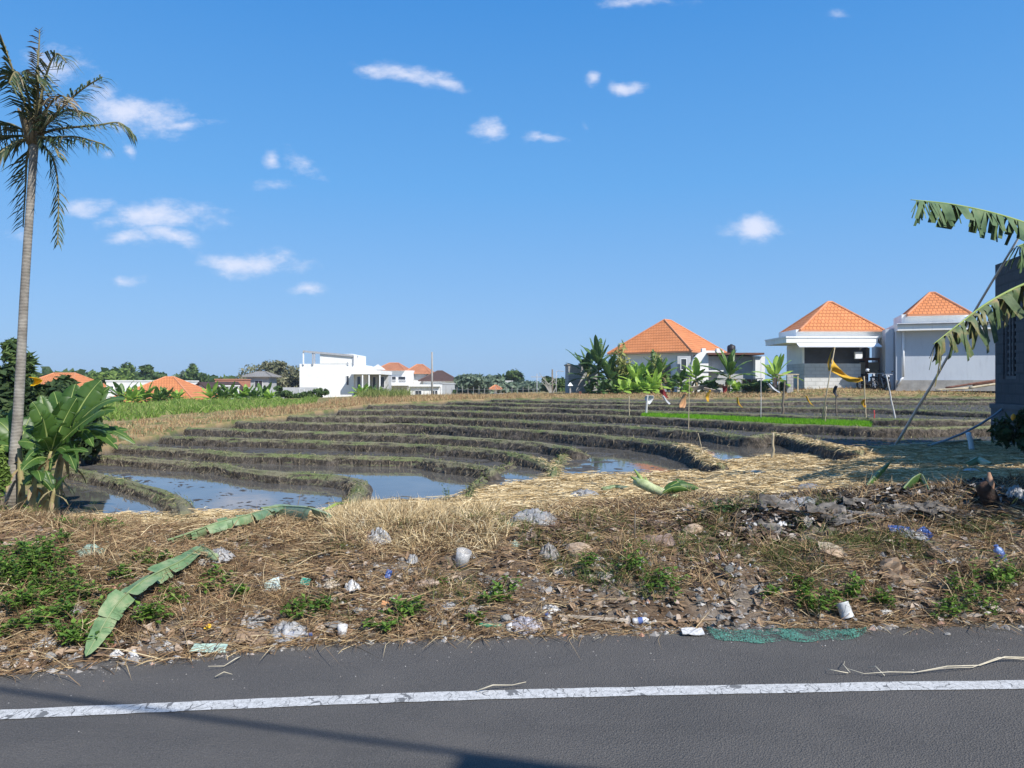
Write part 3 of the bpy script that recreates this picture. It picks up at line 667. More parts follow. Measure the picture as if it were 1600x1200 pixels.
# stubble and clods standing in the muddy paddies
def stub(k0, k1, n):
    px, d, b = scatter(n, 90, 1640, lambda p: (np.full(len(p), 9.2), np.full(len(p), 43.)), lambda p, q: (lambda z: (z[1] >= k0) & (z[1] <= k1))(zone(p, q)))
    blades('paddy_stubble', b, rdir(n, .2, 1.4), uni(.04, .13, n), uni(.01, .022, n), down(n, .1, .6), M_BGRASS)
stub(7, 12, 16000)
def clods(n, cond):
    px, d, b = scatter(n, 85, 1400, lambda p: (np.full(len(p), 9.2), np.full(len(p), 24.)), cond)
    zw = np.array(WL)[np.clip(zone(px, d)[1], 0, 12)]
    s = uni(.015, .06, n); base = np.array([(1,0,0),(0,1,0),(-1,0,0),(0,-1,0)], float)
    ang = uni(0, 6.28, n); V = np.zeros((n, 5, 3))
    for i in range(4):
        a = ang * .4 + i * math.pi / 2
        V[:, i] = np.stack([b[:, 0] + np.cos(a) * s * uni(.8, 2.4, n), b[:, 1] + np.sin(a) * s * uni(.4, .9, n), zw - .003], 1)
    V[:, 4] = np.stack([b[:, 0], b[:, 1], zw + s * .22], 1)
    i = np.arange(n)[:, None] * 5
    o = link('mud_clods', np_mesh('mud_clods', V.reshape(-1, 3), None, np.concatenate([i + [[0,1,4]], i + [[1,2,4]], i + [[2,3,4]], i + [[3,0,4]]])), m_noise('wet_mud', (.03,.028,.026), (.07,.062,.055), 12, .45, obj=False)); tag(o, kind='stuff')
clods(900, lambda p, q: (lambda z: ((z[1] == 0) | (z[1] == 1) | (z[1] == 3)) & (fbm((p - 800) / F * q * 2, q * 2, 130) > .05))(zone(p, q)))
clods(2200, lambda p, q: (lambda z: (z[1] >= 3) & (z[1] < 8))(zone(p, q)))
# seedling bed behind its bund
lc7 = LC[7]; lc8 = LC[8]
n = 26000
px, d, b = scatter(n, 1004, 1360, lambda p: (np.interp(p, lc7[:, 0], lc7[:, 1]) + .15, np.minimum(np.interp(p, lc8[:, 0], lc8[:, 1]) - .7, np.interp(p, lc7[:, 0], lc7[:, 1]) + 3.2)))
b[:, 2] = WL[8] + .06
blades('rice_seedlings', b, rdir(n, 1.0, 1.55), uni(.13, .20, n), uni(.012, .02, n), down(n, .0, .25), M_SEED)
# field margins : dry grass, green rice beyond
n = 22000
def bnd(p, q): return q - ff(LB, p)
px, d, b = scatter(n, 96, 1000, lambda p: (ff(LB, p) + .05, np.minimum(ff(LB, p) + np.interp(p, [95, 250, 400, 560, 700, 1000], [8, 9, 9, 14, 18, 20]), 64)))
hh = np.interp(px, [95, 250, 420, 620, 720, 1000], [.18, .24, .32, .5, .3, .18]) * np.clip(.75 + fbm(px * .04, d * .4, 150) * 2, .3, 1.3)
blades('dry_grass', b, rdir(n, .8, 1.5), hh * uni(.5, 1.15, n), uni(.012, .026, n), down(n, .05, .5), M_DRYG)
n = 9000
px, d, b = scatter(n, 1000, 1640, lambda p: (ff(LB, p) + .1, np.full(len(p), 57.)))
blades('dry_grass', b, rdir(n, .3, 1.4), uni(.12, .4, n), uni(.02, .04, n), down(n, .1, .6), M_DRYG)
n = 22000
px, d, b = scatter(n, 60, 530, lambda p: (ff(LB, p) + np.interp(p, [60, 250, 400, 530], [7, 8, 11, 14]), np.full(len(p), 60.)), lambda p, q: (q > np.interp(p, [60, 180, 300, 430, 470, 530], [26, 27, 33, 34, 36, 42]) + fbm(p * .05, q * .3, 140) * 6))
k_ = px < 495; b = b[k_]; n = len(b); pn = np.clip(.8 + fbm(px[k_] * .035, d[k_] * .15, 155) * 2.6, .35, 1.7)
blades('rice_plants', b, rdir(n, .7, 1.5), pn * uni(.25, .55, n), uni(.025, .05, n), down(n, .05, .5), M_RICE)
n = 1500
px, d, b = scatter(n, 560, 640, lambda p: (np.full(len(p), 52.), np.full(len(p), 60.)))
blades('rice_plants', b, rdir(n, .9, 1.5), uni(.6, 1.1, n), uni(.025, .05, n), down(n, .05, .5), m_island('reed_blades', [(0, (.12,.17,.04)), (1, (.30,.32,.10))], .7, .3))

# ------------------------------------------------------------------ bananas
M_BLEAF = m_noise('banana_leaf', (.055,.125,.02), (.125,.23,.045), 2.2, .42, .15, .004, obj=False, spec=.45)
M_BLEAFC = m_noise('banana_leaf_clump', (.035,.09,.016), (.105,.195,.038), 2.2, .42, .15, .004, obj=False, spec=.45)
M_BLEAF2 = m_noise('banana_leaf_bright', (.22,.38,.05), (.40,.58,.10), 1.5, .45, .1, .004, obj=False, spec=.4)
M_BLEAF3 = m_noise('banana_leaf_dark', (.04,.095,.03), (.095,.18,.05), 1.5, .45, .1, .004, obj=False, spec=.4)
for m_ in (M_BLEAF, M_BLEAFC, M_BLEAF2, M_BLEAF3):
    nt = m_.node_tree; pb = nt.nodes['Principled BSDF']; tr = nt.nodes.new('ShaderNodeBsdfTranslucent'); mx = nt.nodes.new('ShaderNodeMixShader'); mx.inputs[0].default_value = .36
    nt.links.new(pb.inputs['Base Color'].links[0].from_socket, tr.inputs['Color']); nt.links.new(pb.outputs[0], mx.inputs[1]); nt.links.new(tr.outputs[0], mx.inputs[2]); nt.links.new(mx.outputs[0], nt.nodes['Material Output'].inputs['Surface'])
M_RIB = m_noise('banana_midrib', (.20,.28,.07), (.34,.40,.14), 6, .5, .1)
M_BSTEM = m_noise('banana_stem', (.13,.075,.035), (.33,.27,.13), 7, .75, .4, .01, c2=(.22,.26,.09))
M_DRYLEAF = m_noise('dry_banana_leaf', (.16,.10,.055), (.42,.31,.19), 6, .85, .3)
def lamina(mb, pts, sides, ups, W, fold0, tears, rs, tip=.0, mi=0, t0=.12, fold1=None, curl=0.0, rip=2, jit=.16):
    """leaf blade along a midrib; strips between the tears hang at their own angle"""
    n = len(pts); ts = np.linspace(0, 1, n)
    for sgn in (-1, 1):
        cuts = sorted([rs.uniform(t0, .97) for _ in range(tears)]); edges = [t0] + cuts + [1.0]
        for a, b in zip(edges[:-1], edges[1:]):
            if b - a < .012: continue
            fo = fold0 + (rs.gauss(0, jit) if tears else 0); shr = 1 - (rs.uniform(0, .22) if tears > 4 else 0)
            k = max(2, int((b - a) * (n - 1) * rip) + 1); rows = []
            for q in range(k + 1):
                t = a + (b - a) * q / k; x = t * (n - 1); i = min(int(x), n - 2); f = x - i
                p = pts[i] * (1 - f) + pts[i + 1] * f; s = (sides[i] * (1 - f) + sides[i + 1] * f) * sgn; u = ups[i] * (1 - f) + ups[i + 1] * f
                tw = (t - t0) / (1 - t0); w = W * .5 * max(.02, math.sin(math.pi * min(1, tw * .93 + .07)) ** .55) * shr
                if tears: w *= 1 - .12 * rs.random()
                if tears > 3 and q in (0, k): w *= .9
                fo2 = fo if fold1 is None else fo + (fold1 - fo) * t
                rw = [p]
                for c, kk in ((.35, .5), (.7, .8), (1, 1)):
                    an = fo2 - curl * c
                    rw.append(p + s * (w * c * math.cos(an)) + u * (w * c * math.sin(an) + (W * .022 * kk if q % 2 else 0)))
                rows.append(rw)
            mb.grid(rows if sgn > 0 else [r[::-1] for r in rows], mi)
def leaf_curve(base, az, el0, el1, L, n=14, twist=0.0):
    pts, sides, ups = [], [], []; p = Vector(base)
    for i in range(n):
        t = i / (n - 1); el = el0 + (el1 - el0) * t ** 1.3
        d = Vector((math.cos(az) * math.cos(el), math.sin(az) * math.cos(el), math.sin(el)))
        s = Vector((math.sin(az), -math.cos(az), 0)); u = s.cross(d)
        if u.z < 0 and abs(el) < 1.4: u = -u
        if twist:
            q = Quaternion(d, twist * t); s = q @ s; u = q @ u
        pts.append(p.copy()); sides.append(s); ups.append(u); p = p + d * (L / (n - 1))
    return pts, sides, ups
def banana_leaf(parent, base, az, el0, el1, L, W, tears, seed, mat, fold=.25, stalk=.14, twist=0.0, name='leaf', curl=.5, n=14):
    rs = random.Random(seed); mb = MB(); pts, sides, ups = leaf_curve(base, az, el0, el1, L, n, twist)
    lamina(mb, pts, sides, ups, W, fold, tears, rs, t0=stalk, curl=curl)
    mb.tube(pts, [max(.0025, W * .045 * (1 - .85 * i / (n - 1))) for i in range(n)], 5, 1)
    return mb.build(name, [mat, M_RIB], parent, smooth=True)
def banana_plant(loc, hs, rs_, leaves, label, mat, group, L=(1.0, 1.4), W=(.28, .36), seed=1, lean=(0, 0), tears=(1, 5), el=(.5, 1.35), droop=(-.7, .6), dead=1, azs=None, leafn=12):
    rs = random.Random(seed); r = empty('banana_plant', loc, label, 'banana plant', group)
    top = Vector(loc) + Vector((lean[0], lean[1], hs)); mb = MB(); k = 7
    mb.tube([Vector(loc).lerp(top, i / k) + Vector((rs.gauss(0, .006), 0, -.05 if i == 0 else 0)) for i in range(k + 1)], [rs_ * (1.25 - .75 * i / k) for i in range(k + 1)], 9)
    mb.build('stem', M_BSTEM, r, smooth=True)
    for i in range(leaves):
        fr = i / max(1, leaves - 1)
        az = (azs[i] if azs else i * 2.4 + rs.uniform(-.4, .4)); e0 = el[1] - (el[1] - el[0]) * min(1, fr * 1.15) + rs.uniform(-.15, .15)
        banana_leaf(r, top - Vector((0, 0, .45 * hs * max(0, fr - .3))), az, e0, min(e0 - .15, droop[1] - (droop[1] - droop[0]) * fr + rs.uniform(-.3, .3)), rs.uniform(*L), rs.uniform(*W), rs.randint(*tears), seed * 31 + i, mat, n=leafn)
    for i in range(dead):
        banana_leaf(r, top - Vector((0, 0, .12 * hs)), rs.uniform(0, 6.28), -.2, -1.5, rs.uniform(*L) * .62, rs.uniform(*W) * .6, 6, seed * 77 + i, M_DRYLEAF, name='dead_leaf', n=9)
    return r
# clump beside the palm
def on(px, d, dz=0): 
    return Vector(((px - 800) / F * d, d, gz(px, d) + dz))
gB = 'banana plants beside the coconut palm'
def big_leaf(r, bpx, bpy, tpx, tpy, d0, d1, W, tears, seed, mat=M_BLEAF, sag=.12, fold=.3, curl=.5, roll=0.0, stalk=.1, name='leaf'):
    """leaf whose foot and tip are given; it bows between the two"""
    a = P(bpx, bpy, d0); b = P(tpx, tpy, d1); n = 14; rs = random.Random(seed); L = (b - a).length
    pts = []
    for i in range(n):
        t = i / (n - 1); p = a.lerp(b, t); p.z += sag * L * 4 * t * (1 - t); pts.append(p)
    sides, ups = [], []
    for i in range(n):
        d = (pts[min(i + 1, n - 1)] - pts[max(i - 1, 0)]).normalized(); T_ = Vector((.25 + math.sin(seed * 1.7) * .35, -.62, .5 + .5 * abs(roll)))
        u = (T_ - d * T_.dot(d)).normalized(); sides.append(d.cross(u)); ups.append(u)
    mb = MB(); lamina(mb, pts, sides, ups, W, fold, tears, rs, t0=stalk, curl=curl)
    mb.tube(pts, [max(.003, W * .04 * (1 - .85 * i / (n - 1))) for i in range(n)], 5, 1)
    return mb.build(name, [mat, M_RIB], r, smooth=True)
specs = [  # stem foot px, depth, crown (px,py), radius, label, leaves
 (66, 8.9, (80, 705), .06, 'young banana plant with a broad upright leaf beside the palm trunk', [
   (80,704,50,628,8.9,8.8,.26,2,.15,.0), (80,706,100,660,8.9,8.6,.22,3,.12,.3), (78,710,60,690,8.9,8.5,.2,3,.2,.4), (82,712,118,735,8.9,8.5,.18,3,.25,.6), (78,704,36,665,8.9,9.0,.24,3,.1,.3), (76,700,64,645,8.85,8.6,.42,3,.1,.5), (82,706,160,640,8.9,8.7,.30,4,.05,.6), (78,706,28,690,8.9,8.9,.26,3,.1,.4), (80,714,138,706,8.8,8.5,.16,3,.08,.9), (74,716,34,735,8.8,8.4,.2,3,.15,.4), (80,700,96,640,9,9.2,.34,2,.1,.2), (80,702,64,618,8.9,9.0,.28,3,.08,.1), (80,704,120,622,8.9,9.0,.28,4,.06,.2), (78,706,40,720,8.9,8.5,.18,4,.2,.5)]),
 (82, 9.3, (100, 690), .065, 'tallest banana plant of the clump with leaves spreading over the paddy', [
   (100,690,118,600,9.3,9.5,.34,2,.12,.1), (101,689,172,604,9.3,9.6,.3,3,.08,.2), (99,694,62,650,9.3,9.0,.26,3,.1,.4), (102,696,170,668,9.3,8.9,.22,4,.14,.7), (98,700,78,735,9.2,8.8,.2,3,.3,.5), (104,698,200,672,9.3,9.5,.24,6,.1,.8), (100,690,158,594,9.3,9.5,.42,3,.1,.3), (102,690,196,624,9.3,9.1,.36,3,.16,.8), (100,688,84,612,9.3,9.6,.40,3,.1,.2), (104,692,184,702,9.3,8.9,.24,5,.2,.8), (104,690,212,694,9.3,9.4,.2,8,.22,1.0), (98,690,130,640,9.2,8.8,.34,3,.1,.2), (102,694,146,698,9.2,8.8,.2,3,.25,.6), (100,690,140,596,9.3,9.7,.34,3,.06,.1), (100,692,92,628,9.2,8.9,.3,3,.08,.2), (98,696,46,672,9.2,8.9,.26,4,.12,.5), (101,690,180,640,9.3,9.0,.3,4,.12,.5), (100,700,120,740,9.2,8.7,.18,4,.3,.5)]),
 (50, 8.7, (54, 742), .045, 'short banana sucker with pale leaves in front of the clump', [
   (54,742,32,728,8.7,8.5,.15,3,.12,.5), (54,742,64,752,8.7,8.4,.17,2,.2,.3), (54,742,48,700,8.7,8.7,.16,2,.1,.2), (54,742,36,758,8.7,8.6,.12,3,.2,.4)]),
 (36, 9.0, (30, 700), .05, 'banana plant partly behind the leaning palm trunk', [
   (30,700,-10,655,9.3,9.3,.34,2,.14,.4), (30,700,18,640,9.3,9.5,.3,3,.1,.2), (30,705,-20,700,9.3,9,.26,3,.15,.6), (30,700,48,650,9.3,9.5,.3,2,.1,.2), (30,705,60,690,9.2,8.9,.24,3,.12,.5)]),
 (78, 8.65, (86, 762), .035, 'small banana shoot with one bright leaf at the paddy corner', [
   (84,768,106,742,8.65,8.5,.1,1,.05,.3), (84,768,72,735,8.65,8.7,.12,2,.08,.2), (84,770,60,745,8.65,8.6,.1,2,.1,.2)]),
]
for i, (fpx, d, (cx, cy), rad, lab, lv) in enumerate(specs):
    foot = on(fpx, d); r = empty('banana_plant', foot, lab, 'banana plant', gB); top = P(cx, cy, d)
    mb = MB(); mb.tube([foot.lerp(top, t / 6) + Vector((random.gauss(0, .008), 0, -.05 if t == 0 else 0)) for t in range(7)], [rad * .78 * (1.2 - .6 * t / 6) for t in range(7)], 10)
    mb.build('stem', M_BSTEM, r, smooth=True)
    for j, (a, b, c2, d2, e, f2, W, te, sg, rl) in enumerate(lv):
        big_leaf(r, a, b, c2, d2, e, f2, W * (.86 if W > .2 else .9), te + 2, i * 50 + j, M_BLEAFC, sg, .25, .4, rl * (1 if c2 > a else -1) * -1)
    for j in range(4):
        ang = random.uniform(0, 6.28); q = foot.lerp(top, random.uniform(.35, .95))
        banana_leaf(r, q, ang, -.3, -1.5, (q.z - foot.z) * .8, .05, 3, i * 9 + j, M_DRYLEAF, name='dead_leaf', n=8)
# bananas before the houses
gF = 'banana plants in front of the orange roofed house'
def far_banana(px, top, base, d, seed, label, mat, spread=1.0, nl=9, stem=.45, azs=None, dead=2, el=(.3, 1.5), g=gF, lw=.46):
    hgt = (base - top) / F * d; foot = P(px, base, d); foot.z = gz(px, d) - .05
    hs = hgt * stem
    return banana_plant(foot, hs, .09 * min(1, hgt / 3) + .03, nl, label, mat, g, (hgt * .55 * spread, hgt * .85 * spread), (lw * .95, lw * .95 + .2), seed, (random.uniform(-.2, .2), 0), (1, 6), el, (-1.0, 1.0), dead, azs, 10)
fb = [(936,527,619,57,1,'tall dark banana plant beside the grey wall, topped by an upright furled leaf',M_BLEAF3,.72,14,.48,2),
 (917,548,618,59,2,'dark banana plant leaning over the grey block wall',M_BLEAF3,.9,11,.45,1),
 (956,556,618,56,3,'dark banana plant with drooping leaves under the roof edge',M_BLEAF3,.95,11,.4,2),
 (979,566,616,57,4,'bright green banana plant next to the dark ones',M_BLEAF2,.9,12,.32,2),
 (998,561,616,55.5,5,'bright yellow green banana plant in the middle of the bright row',M_BLEAF2,.9,12,.3,1),
 (1017,563,615,57,6,'bright banana plant whose leaves reach up to the grey wall',M_BLEAF2,.9,12,.3,1),
 (969,568,616,56.5,21,'bright green banana plant touching the dark drooping one',M_BLEAF2,.9,12,.3,1),
 (988,563,616,58,22,'bright green banana plant standing behind its bright neighbours',M_BLEAF2,.9,12,.34,0),
 (1008,560,616,58.5,23,'tall bright banana plant at the back of the bright row',M_BLEAF2,.9,12,.36,0),
 (1024,570,615,55,24,'bright banana plant nearest the brown trunk with red cloth',M_BLEAF2,.9,11,.3,1),
 (1050,585,614,57,25,'low ragged banana plant between brown trunk and grey window',M_BLEAF,.9,9,.35,2),
 (1098,592,614,55.5,26,'low pale banana plant at the foot of the upright leaf',M_BLEAF,.9,9,.3,1),
 (1034,548,613,56,7,'banana plant with a thick brown trunk tied with red cloth',M_BLEAF,.8,9,.48,4),
 (1064,572,614,55,8,'thin ragged banana plant before the grey window',M_BLEAF,.8,8,.45,3),
 (1087,560,613,54.5,9,'banana plant with one tall upright leaf before the curved white wall',M_BLEAF2,.8,8,.5,3),
 (1110,588,614,53.5,10,'low banana plant with dark drooping leaves by the sheets of scrap',M_BLEAF3,.9,8,.35,1),
 (1137,541,613,53,11,'big banana plant under the brown edged flat roof, wrapped in red cloth',M_BLEAF,.95,12,.42,2),
 (1209,550,608,51,12,'bright banana plant beside the grey block wall and gate frame',M_BLEAF2,.95,11,.4,1),
 (1153,592,613,52.5,13,'knee high banana sucker beside the big banana plant',M_BLEAF2,.9,7,.3,0)]
for i, (px, top, base, d, lab) in enumerate([(960,590,617,55,'small bright sucker below the dark drooping banana'),(975,588,617,54.5,'small bright sucker at the front of the bright row'),(986,592,617,54.6,'yellowish sucker second along the front of the bright row'),(997,587,616,54.4,'taller bright sucker third along the front of the bright row'),(1009,590,616,54.2,'bright sucker fourth along the front of the bright row'),(1020,588,616,54.2,'bright sucker at the end of the front of the bright row'),(944,592,618,55,'dark sucker at the foot of the tall dark banana'),(925,594,619,56,'dark leafy sucker beside the grey block wall'),(1072,594,615,54,'dull sucker between the ragged banana and the upright leaf')]):
    fb.append((px, top, base, d, 60 + i, lab, M_BLEAF3 if 'dark' in lab else M_BLEAF2, 1.0, 5, .22, 0))
for (px, top, base, d, sd, lab, mt, spd, nl, st, dd) in fb:
    r = far_banana(px, top, base, d, sd, lab, mt, spd, nl + 6, st, None, dd)
# bananas low in front of the houses farther off
gL = 'banana plants beyond the green rice field'
for i, (px, top, base, d, lab) in enumerate([(190,596,634,56,'banana plant at the foot of the low orange roof, nearest the clump by the palm'),(228,598,632,56.5,'banana plant covering the front corner of the low orange roof'),(262,604,632,57,'banana plant with dark leaves at the low end of the orange roof'),(330,606,636,57,'low banana plant in front of the small white gable'),(358,600,630,58,'banana plant in front of the brown gable'),(385,602,629,59,'banana plant before the start of the long grey wall'),(408,600,628,59,'spiky banana plant before the long grey wall'),(562,600,622,62,'banana plant below the narrow dark window of the white house'),(580,601,622,62,'banana plant before the veranda of the white house'),(205,606,634,55.5,'low banana plant between the first two at the orange roof'),(246,608,633,56.5,'low bright banana plant before the middle of the orange roof'),(279,611,633,57.5,'last banana plant before the low end of the orange roof'),(344,610,632,57,'low banana plant between the white gable and brown gable'),(371,608,630,58.5,'bright banana plant between the brown gable and grey wall'),(396,609,629,58,'low bright banana plant under the grey hip roofed house'),(418,611,628,58,'last low banana plant before the dark shrub of the grey wall'),(598,604,622,61,'banana plant at the veranda corner of the white house')]):
    far_banana(px, top, base, d, 40 + i, lab, M_BLEAF2 if i % 2 else M_BLEAF, 1.25, 17, .25, None, 0, (.3, 1.2), gL, .35)

# ------------------------------------------------------------------ coconut palm
M_TRUNK = NT('palm_trunk'); t_ = M_TRUNK
wvz = t_.n('ShaderNodeTexWave', wave_type='BANDS', bands_direction='Z'); wvz.inputs['Scale'].default_value = 7.5; wvz.inputs['Distortion'].default_value = 5; wvz.inputs['Detail'].default_value = 3; t_.l(t_.wpos(), wvz.inputs['Vector'])
pc = t_.mix(t_.ramp(t_.noise(5, 4), [(.4, (0,0,0)), (.65, (1,1,1))]), (.20,.18,.155), (.345,.32,.28))
pc = t_.mix(t_.math('MULTIPLY', t_.ramp(wvz.outputs['Fac'], [(.0, (1,1,1)), (.22, (0,0,0))]), .2), pc, (.16,.14,.12))
pc = t_.mix(t_.ramp(t_.noise(18, 4, .7), [(.6, (0,0,0)), (.72, (1,1,1))]), pc, (.20,.20,.15))
t_.set(pc, .9, .2); t_.bump(t_.math('ADD', t_.math('MULTIPLY', wvz.outputs['Fac'], .3), t_.noise(24, 5, .7)), .6, .012); M_TRUNK = t_.mat
M_FROND = m_island('palm_leaflet', [(0, (.035,.06,.028)), (.5, (.07,.105,.045)), (.8, (.12,.145,.065)), (1, (.28,.22,.13))], .5, .2, .4)
M_FRONDB = m_island('palm_leaflet_brown', [(0, (.12,.085,.05)), (.6, (.24,.19,.12)), (1, (.34,.28,.19))], .8, .1)
M_RACH = m_noise('palm_rachis', (.13,.12,.05), (.26,.22,.11), 8, .6)
pd = 9.1
tp_ = [(19,790,13.5),(20,770,11.5),(23,720,9.8),(28,650,8.6),(33,560,7.8),(38,460,7.2),(43,380,6.9),(48,310,6.6),(51,265,6.5),(53,232,7.2),(54,215,7.5)]
pf = P(19, 790, pd); palm = empty('coconut_palm', P(19, 788, pd), 'tall leaning coconut palm with grey ringed trunk at the paddy corner', 'palm tree')
mb = MB(); mb.tube([P(a, b, pd) + Vector((0, 0, -.1 if i == 0 else 0)) for i, (a, b, r) in enumerate(tp_)], [r * .86 / F * pd for a, b, r in tp_], 18); mb.build('trunk', M_TRUNK, palm, smooth=True)
def frond(ctrl, d0, d1, leaf, seed, mat=M_FROND, cnt=46, hang=.75, brown=0, spread=1.0):
    rs = random.Random(seed); mb = MB(); n = 22
    cp = [P(a, b, d0 + (d1 - d0) * i / (len(ctrl) - 1)) for i, (a, b) in enumerate(ctrl)]
    pts = []
    for i in range(n):
        t = i / (n - 1) * (len(cp) - 1); k = min(int(t), len(cp) - 2); f = t - k
        p0, p1, p2, p3 = cp[max(k - 1, 0)], cp[k], cp[k + 1], cp[min(k + 2, len(cp) - 1)]
        pts.append(.5 * (2 * p1 + (p2 - p0) * f + (2 * p0 - 5 * p1 + 4 * p2 - p3) * f * f + (3 * p1 - p0 - 3 * p2 + p3) * f ** 3))
    mb.tube(pts, [.016 * (1 - .8 * i / n) + .003 for i in range(n)], 5, 1)
    for j in range(cnt):
        t = .16 + .84 * j / cnt; x = t * (n - 1); i = min(int(x), n - 2); p = pts[i].lerp(pts[i + 1], x - i); d = (pts[i + 1] - pts[i]).normalized()
        s = d.cross(Vector((0, 0, 1)))
        if s.length < .15: s = Vector((1, 0, .2))
        s.normalize()
        for sg in (-1, 1):
            if rs.random() < .22: continue
            L = leaf * (.55 + .6 * math.sin(math.pi * min(1, t * .85 + .15))) * rs.uniform(.7, 1.15)
            dr = (s * sg * spread * rs.uniform(.5, 1) + d * rs.uniform(.5, .9) + Vector((0, 0, rs.uniform(-.3, .25)))).normalized()
            w = Vector((0, 0, 1)).cross(dr); w = (w.normalized() if w.length > .1 else Vector((1, 0, 0))); w = (w * .7 + Vector((0, 0, 1)) * .5) * .013
            m1 = p + dr * L * .5 + Vector((0, 0, -hang * L * .16)); m2 = p + dr * L * .85 + Vector((0, 0, -hang * L * .6))
            k = len(mb.v); mb.v += [p - w * .6, p + w * .6, m1 + w, m1 - w, m2]; mb.f += [[k, k + 1, k + 2, k + 3], [k + 3, k + 2, k + 4]]; mb.m += [0, 0]
    return mb.build('frond', [mat, M_RACH], palm)
c0 = (52, 214)
frond([c0, (55,150), (60,90), (62,46)], 9.1, 9.1, .2, 1, M_FRONDB, 30, .3)
frond([c0, (62,160), (76,105), (90,84), (104,98)], 9.1, 8.9, .34, 2, M_FROND, 40, .9)
frond([c0, (85,180), (125,142), (160,120)], 9.1, 8.9, .32, 3, M_FROND, 46, .9)
frond([c0, (75,192), (105,172), (142,178)], 9.1, 8.6, .34, 4, M_FROND, 46, .9)
frond([c0, (90,202), (150,196), (186,192), (207,208)], 9.1, 9.3, .27, 5, M_FROND, 50, .9)
frond([c0, (85,215), (120,214), (164,226)], 9.1, 8.7, .26, 6, M_FROND, 46, 1.0)
frond([c0, (72,216), (84,228), (92,246)], 9.1, 8.6, .22, 7, M_FROND, 26, .8)
frond([(54,216), (68,228), (84,252), (91,300), (90,383)], 9.1, 8.95, .22, 8, M_FROND, 46, .5, spread=.7)
frond([(50,218), (42,250), (40,290), (36,355)], 9.15, 9.4, .28, 9, M_FROND, 50, .4, spread=.9)
frond([c0, (25,222), (5,235), (-22,262)], 9.1, 8.8, .28, 10, M_FROND, 40, .9)
frond([c0, (30,200), (5,192), (-30,205)], 9.1, 9.2, .30, 11, M_FROND, 40, .9)
frond([c0, (38,160), (20,110), (6,70), (-4,44)], 9.1, 9.0, .30, 12, M_FROND, 40, .8)
frond([c0, (25,212), (0,216), (-30,240)], 9.1, 9.4, .30, 14, M_FROND, 40, .9)
frond([c0, (48,170), (38,130), (25,112), (14,130)], 9.1, 8.5, .36, 15, M_FROND, 46, .9)
frond([c0, (56,180), (60,140), (58,118), (60,128)], 9.1, 8.6, .34, 18, M_FROND, 46, .9)
frond([c0, (64,186), (82,158), (98,150), (110,162)], 9.1, 8.5, .30, 19, M_FRONDB, 36, .9)
frond([c0, (60,190), (66,150), (60,110), (58,78)], 9.1, 9.3, .2, 20, M_FRONDB, 30, .4)
mb = MB()
for j in range(10):
    a = j * .63; mb.tube([P(53, 225, pd) + Vector((math.cos(a) * .05, math.sin(a) * .05, 0)), P(53, 205, pd) + Vector((math.cos(a) * .10, math.sin(a) * .1, .05)), P(53, 180, pd) + Vector((math.cos(a) * .16, math.sin(a) * .16, .05))], [.035, .03, .012], 6)
mb.build('frond_base', m_noise('palm_fibre', (.10,.075,.045), (.25,.19,.11), 12, .9), palm, smooth=True)

# ------------------------------------------------------------------ trees and shrubs
LEAFMAT = {}
def leafmat(key, a, b, c, tr=.22):
    if key not in LEAFMAT: LEAFMAT[key] = m_island('leaf_' + key, [(0, a), (.5, b), (1, c)], .65, tr, .3)
    return LEAFMAT[key]
L_DARK = leafmat('dark', (.016,.035,.012), (.035,.065,.02), (.065,.10,.03))
L_MID = leafmat('mid', (.03,.06,.015), (.065,.115,.03), (.12,.18,.05))
L_LIGHT = leafmat('light', (.07,.12,.02), (.13,.21,.04), (.22,.30,.07))
L_FEATH = leafmat('feathery', (.16,.20,.06), (.27,.30,.09), (.42,.38,.12))
L_OLIVE = leafmat('olive', (.09,.10,.05), (.17,.18,.09), (.30,.28,.17))
L_HAZE = leafmat('hazy', (.085,.125,.085), (.15,.205,.14), (.22,.28,.19))  # distance haze put into the leaf colour of the far trees
M_BARK = m_noise('bark', (.10,.08,.06), (.25,.21,.16), 6, .9, .5, .02)
def crown_mesh(name, rx, ry, rz, cl, nl, ls, seed, up=.4, elong=1.0):
    g = np.random.default_rng(seed)
    c = unit(g.normal(size=(cl, 3))) * (g.random((cl, 1)) ** .45) * .82
    cr = g.uniform(.2, .48, cl)
    k = g.integers(0, cl, nl); v = unit(g.normal(size=(nl, 3))) * (g.random((nl, 1)) ** .4)
    p = (c[k] + v * cr[k][:, None]) * [rx, ry, rz]
    nrm = unit(v + g.normal(0, .6, (nl, 3)) + [0, 0, up]); a = unit(np.cross(nrm, g.normal(size=(nl, 3)))); b = np.cross(nrm, a)
    s = ls * g.uniform(.6, 1.3, nl)[:, None]
    V = np.stack([p - a * s * elong, p - b * s * .45, p + a * s * elong + nrm * s * -.2, p + b * s * .45], 1).reshape(-1, 3)
    return np_mesh(name, V, np.arange(nl)[:, None] * 4 + np.array([[0, 1, 2, 3]])), c * [rx, ry, rz]
